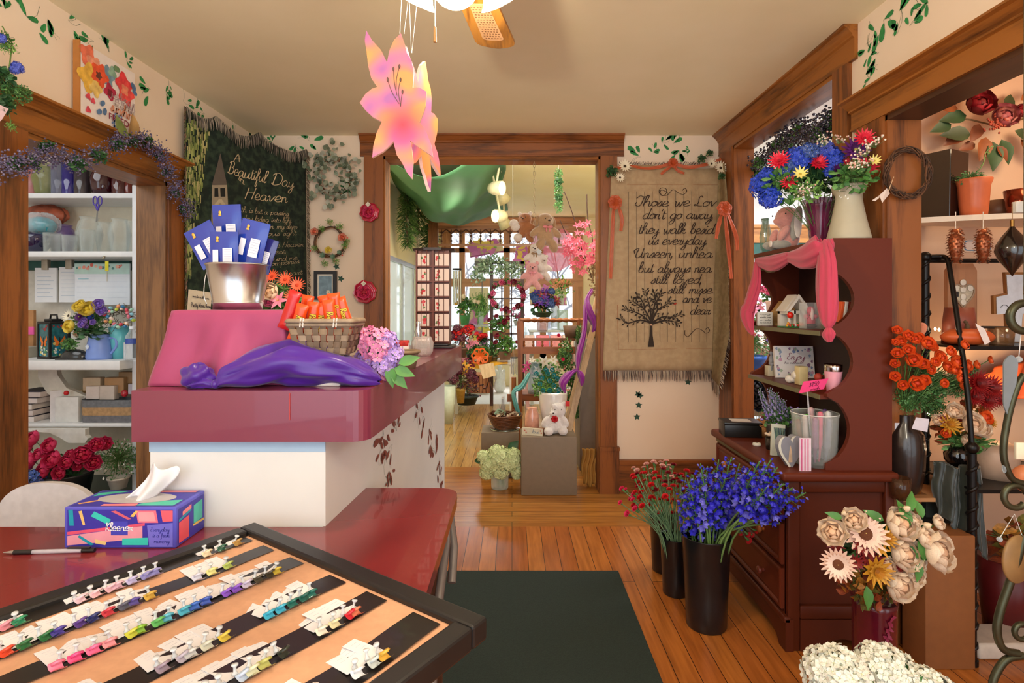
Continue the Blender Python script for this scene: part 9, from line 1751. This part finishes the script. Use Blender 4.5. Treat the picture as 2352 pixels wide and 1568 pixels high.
for i,(px0,px1,c) in enumerate(((1205,1228,'#e8c8c8'),(1232,1262,'#e87890'),(1264,1290,'#f0a0a8'),(1292,1318,'#e8d0c8'))):MB(M(c,.3,var=.15,coat=.5)).rbox((X(px0,7.0),7.0,zt4),(X(px1,7.0),7.15,zt4+.17),.01).thing('gift_box',('pale blush','hot pink','rose pink','cream')[i]+' shiny gift box on the stand behind the washstand','box')
vz2 = lambda px,w,h,c,lab,Y,zb:jar((X(px,Y),Y,zb),[(r*w*Y/F/2,z*h*Y/F) for r,z in CYL],20,'glass_vase',lab,'vase',glass(c,alpha=.45),10,.02)
vz2(1292,26,46,'#c8e8e0','pale green ribbed glass vase in the right window',7.25,zt3);vz2(1246,26,26,'#e8c8d8','pink cut glass bowl on the right glass stand',7.2,zt3);vz2(1275,20,70,'#e0ecec','tall clear hanging glass vase before the right window',7.6,zt3)
# pussy willow etc. outdoors trees beyond window
def branches(mb):
    r_ = RR(6);mb.use(M('#8c8c94',.8))
    def br(p,d,L_,r,n):
        q = p+d*L_;mb.tube([p,p.lerp(q,.5)+Vector([r_.gauss(0,.03*L_) for _ in range(3)]),q],[r,r*.85,r*.7],4)
        if n:[br(q,(d+Vector([r_.gauss(0,.45) for _ in range(3)])).normalized(),L_*r_.uniform(.6,.85),r*.65,n-1) for _ in range(3)]
    br(Vector((0,0,0)),Vector((0,0,1)),1.4,.07,5)
bm_ = shared('bare_tree',branches)
for i,(x,y) in enumerate(((-1.2,13.5),(1.0,15),(3.4,9.5))):t = thing('bare_tree',('bare winter tree outside the far window, left','bare winter tree outside the far window, right','bare winter tree outside the side room window')[i],'tree',(x,y,-.6));inst('branches',bm_,t,TR((0,0,0),(0,0,i)))
MB(M('#c8ccd0',.9)).box((-20,9.2,-.7),(20,40,-.6)).struct('ground')
# ================================================================ SIDE ROOM ON THE RIGHT
zs = tbl(1700,1800,868,4.3,.4,M('#d8d8dc',.5),'side_table','pale side table beyond the right doorway')
pot_plant(1728,PPX(zs,4.35),4.35,60,50,'purple and white pansy planting in a blue bin beyond the right doorway','#2858a8','fol_white',.17,nb=26,bkey=('petunia','lily_white','lily_wine'),br=.03,fup=.6,fsc=(.2,.14,.2))
t = thing('black_roses','near black silk roses in a wire bucket beside the dresser beyond the doorway','flowers',(X(1738,3.9),3.9,0));MB(M('#b8bcc4',.3,.8)).lathe([(0,0),(.10,0),(.12,.5),(.115,.5),(0,.01)],n=24).lpart('wire_bucket',t)
arrangement(t,P(1738,905,3.88),[(1735,890,'rose_black',22),(1755,900,'rose_black',18),(1738,925,'rose_black',22),(1722,910,'rose_black',16),(1760,925,'rose_black',14)],'fol_dark',.11,foot=(X(1738,3.9),3.9,.45),dep=.06)
pot_plant(1725,745,4.7,18,16,'pink and green silk flowers on a stand beyond the right doorway','#8c7058','fol_mid',.1,nb=8,bkey='lily_pink',br=.05);pot_plant(1768,720,4.6,18,30,'pink floral pillar seen between the scarf and hutch','#e8c8c0','fol_mid',.08,nb=10,bkey='rose_pink',br=.04)
MB(M('#7a5a40',.6)).box((X(1715,4.65),4.6,0),(X(1780,4.65),4.85,Z(745,4.7))).thing('plant_stand','brown stand carrying flower pots beyond the right doorway','stand')
jar((X(1800,2.52),2.70,HT),[(0,0),(.022,0),(.028,.08),(.016,.15),(.02,.17),(.012,.16),(0,.01)],18,'green_bottle','small green glass bottle behind the plush bunny','bottle',glass('#6a9880',alpha=.8))
def gq(px,py,Y):return P(px,py,Y)
garland('berry_garland','garland of dark berries and olive leaves hung inside the right doorway head',[P(1722,402,3.68),P(1745,380,3.55),P(1775,350,3.35),P(1805,325,3.15),P(1838,298,2.95),P(1870,315,2.75),P(1905,300,2.6),P(1918,275,2.52)],22,('dark_berry',berries('#2e2a38',90,.11,'#4a4658')),.06,leafc='fol_autumn',lr=.05)
for o in [o for o in S.objects if o.name.startswith('leaf_spray') and o.parent and 'dark berries' in o.parent.get('label','')]:o.data = folm('fol_mid')
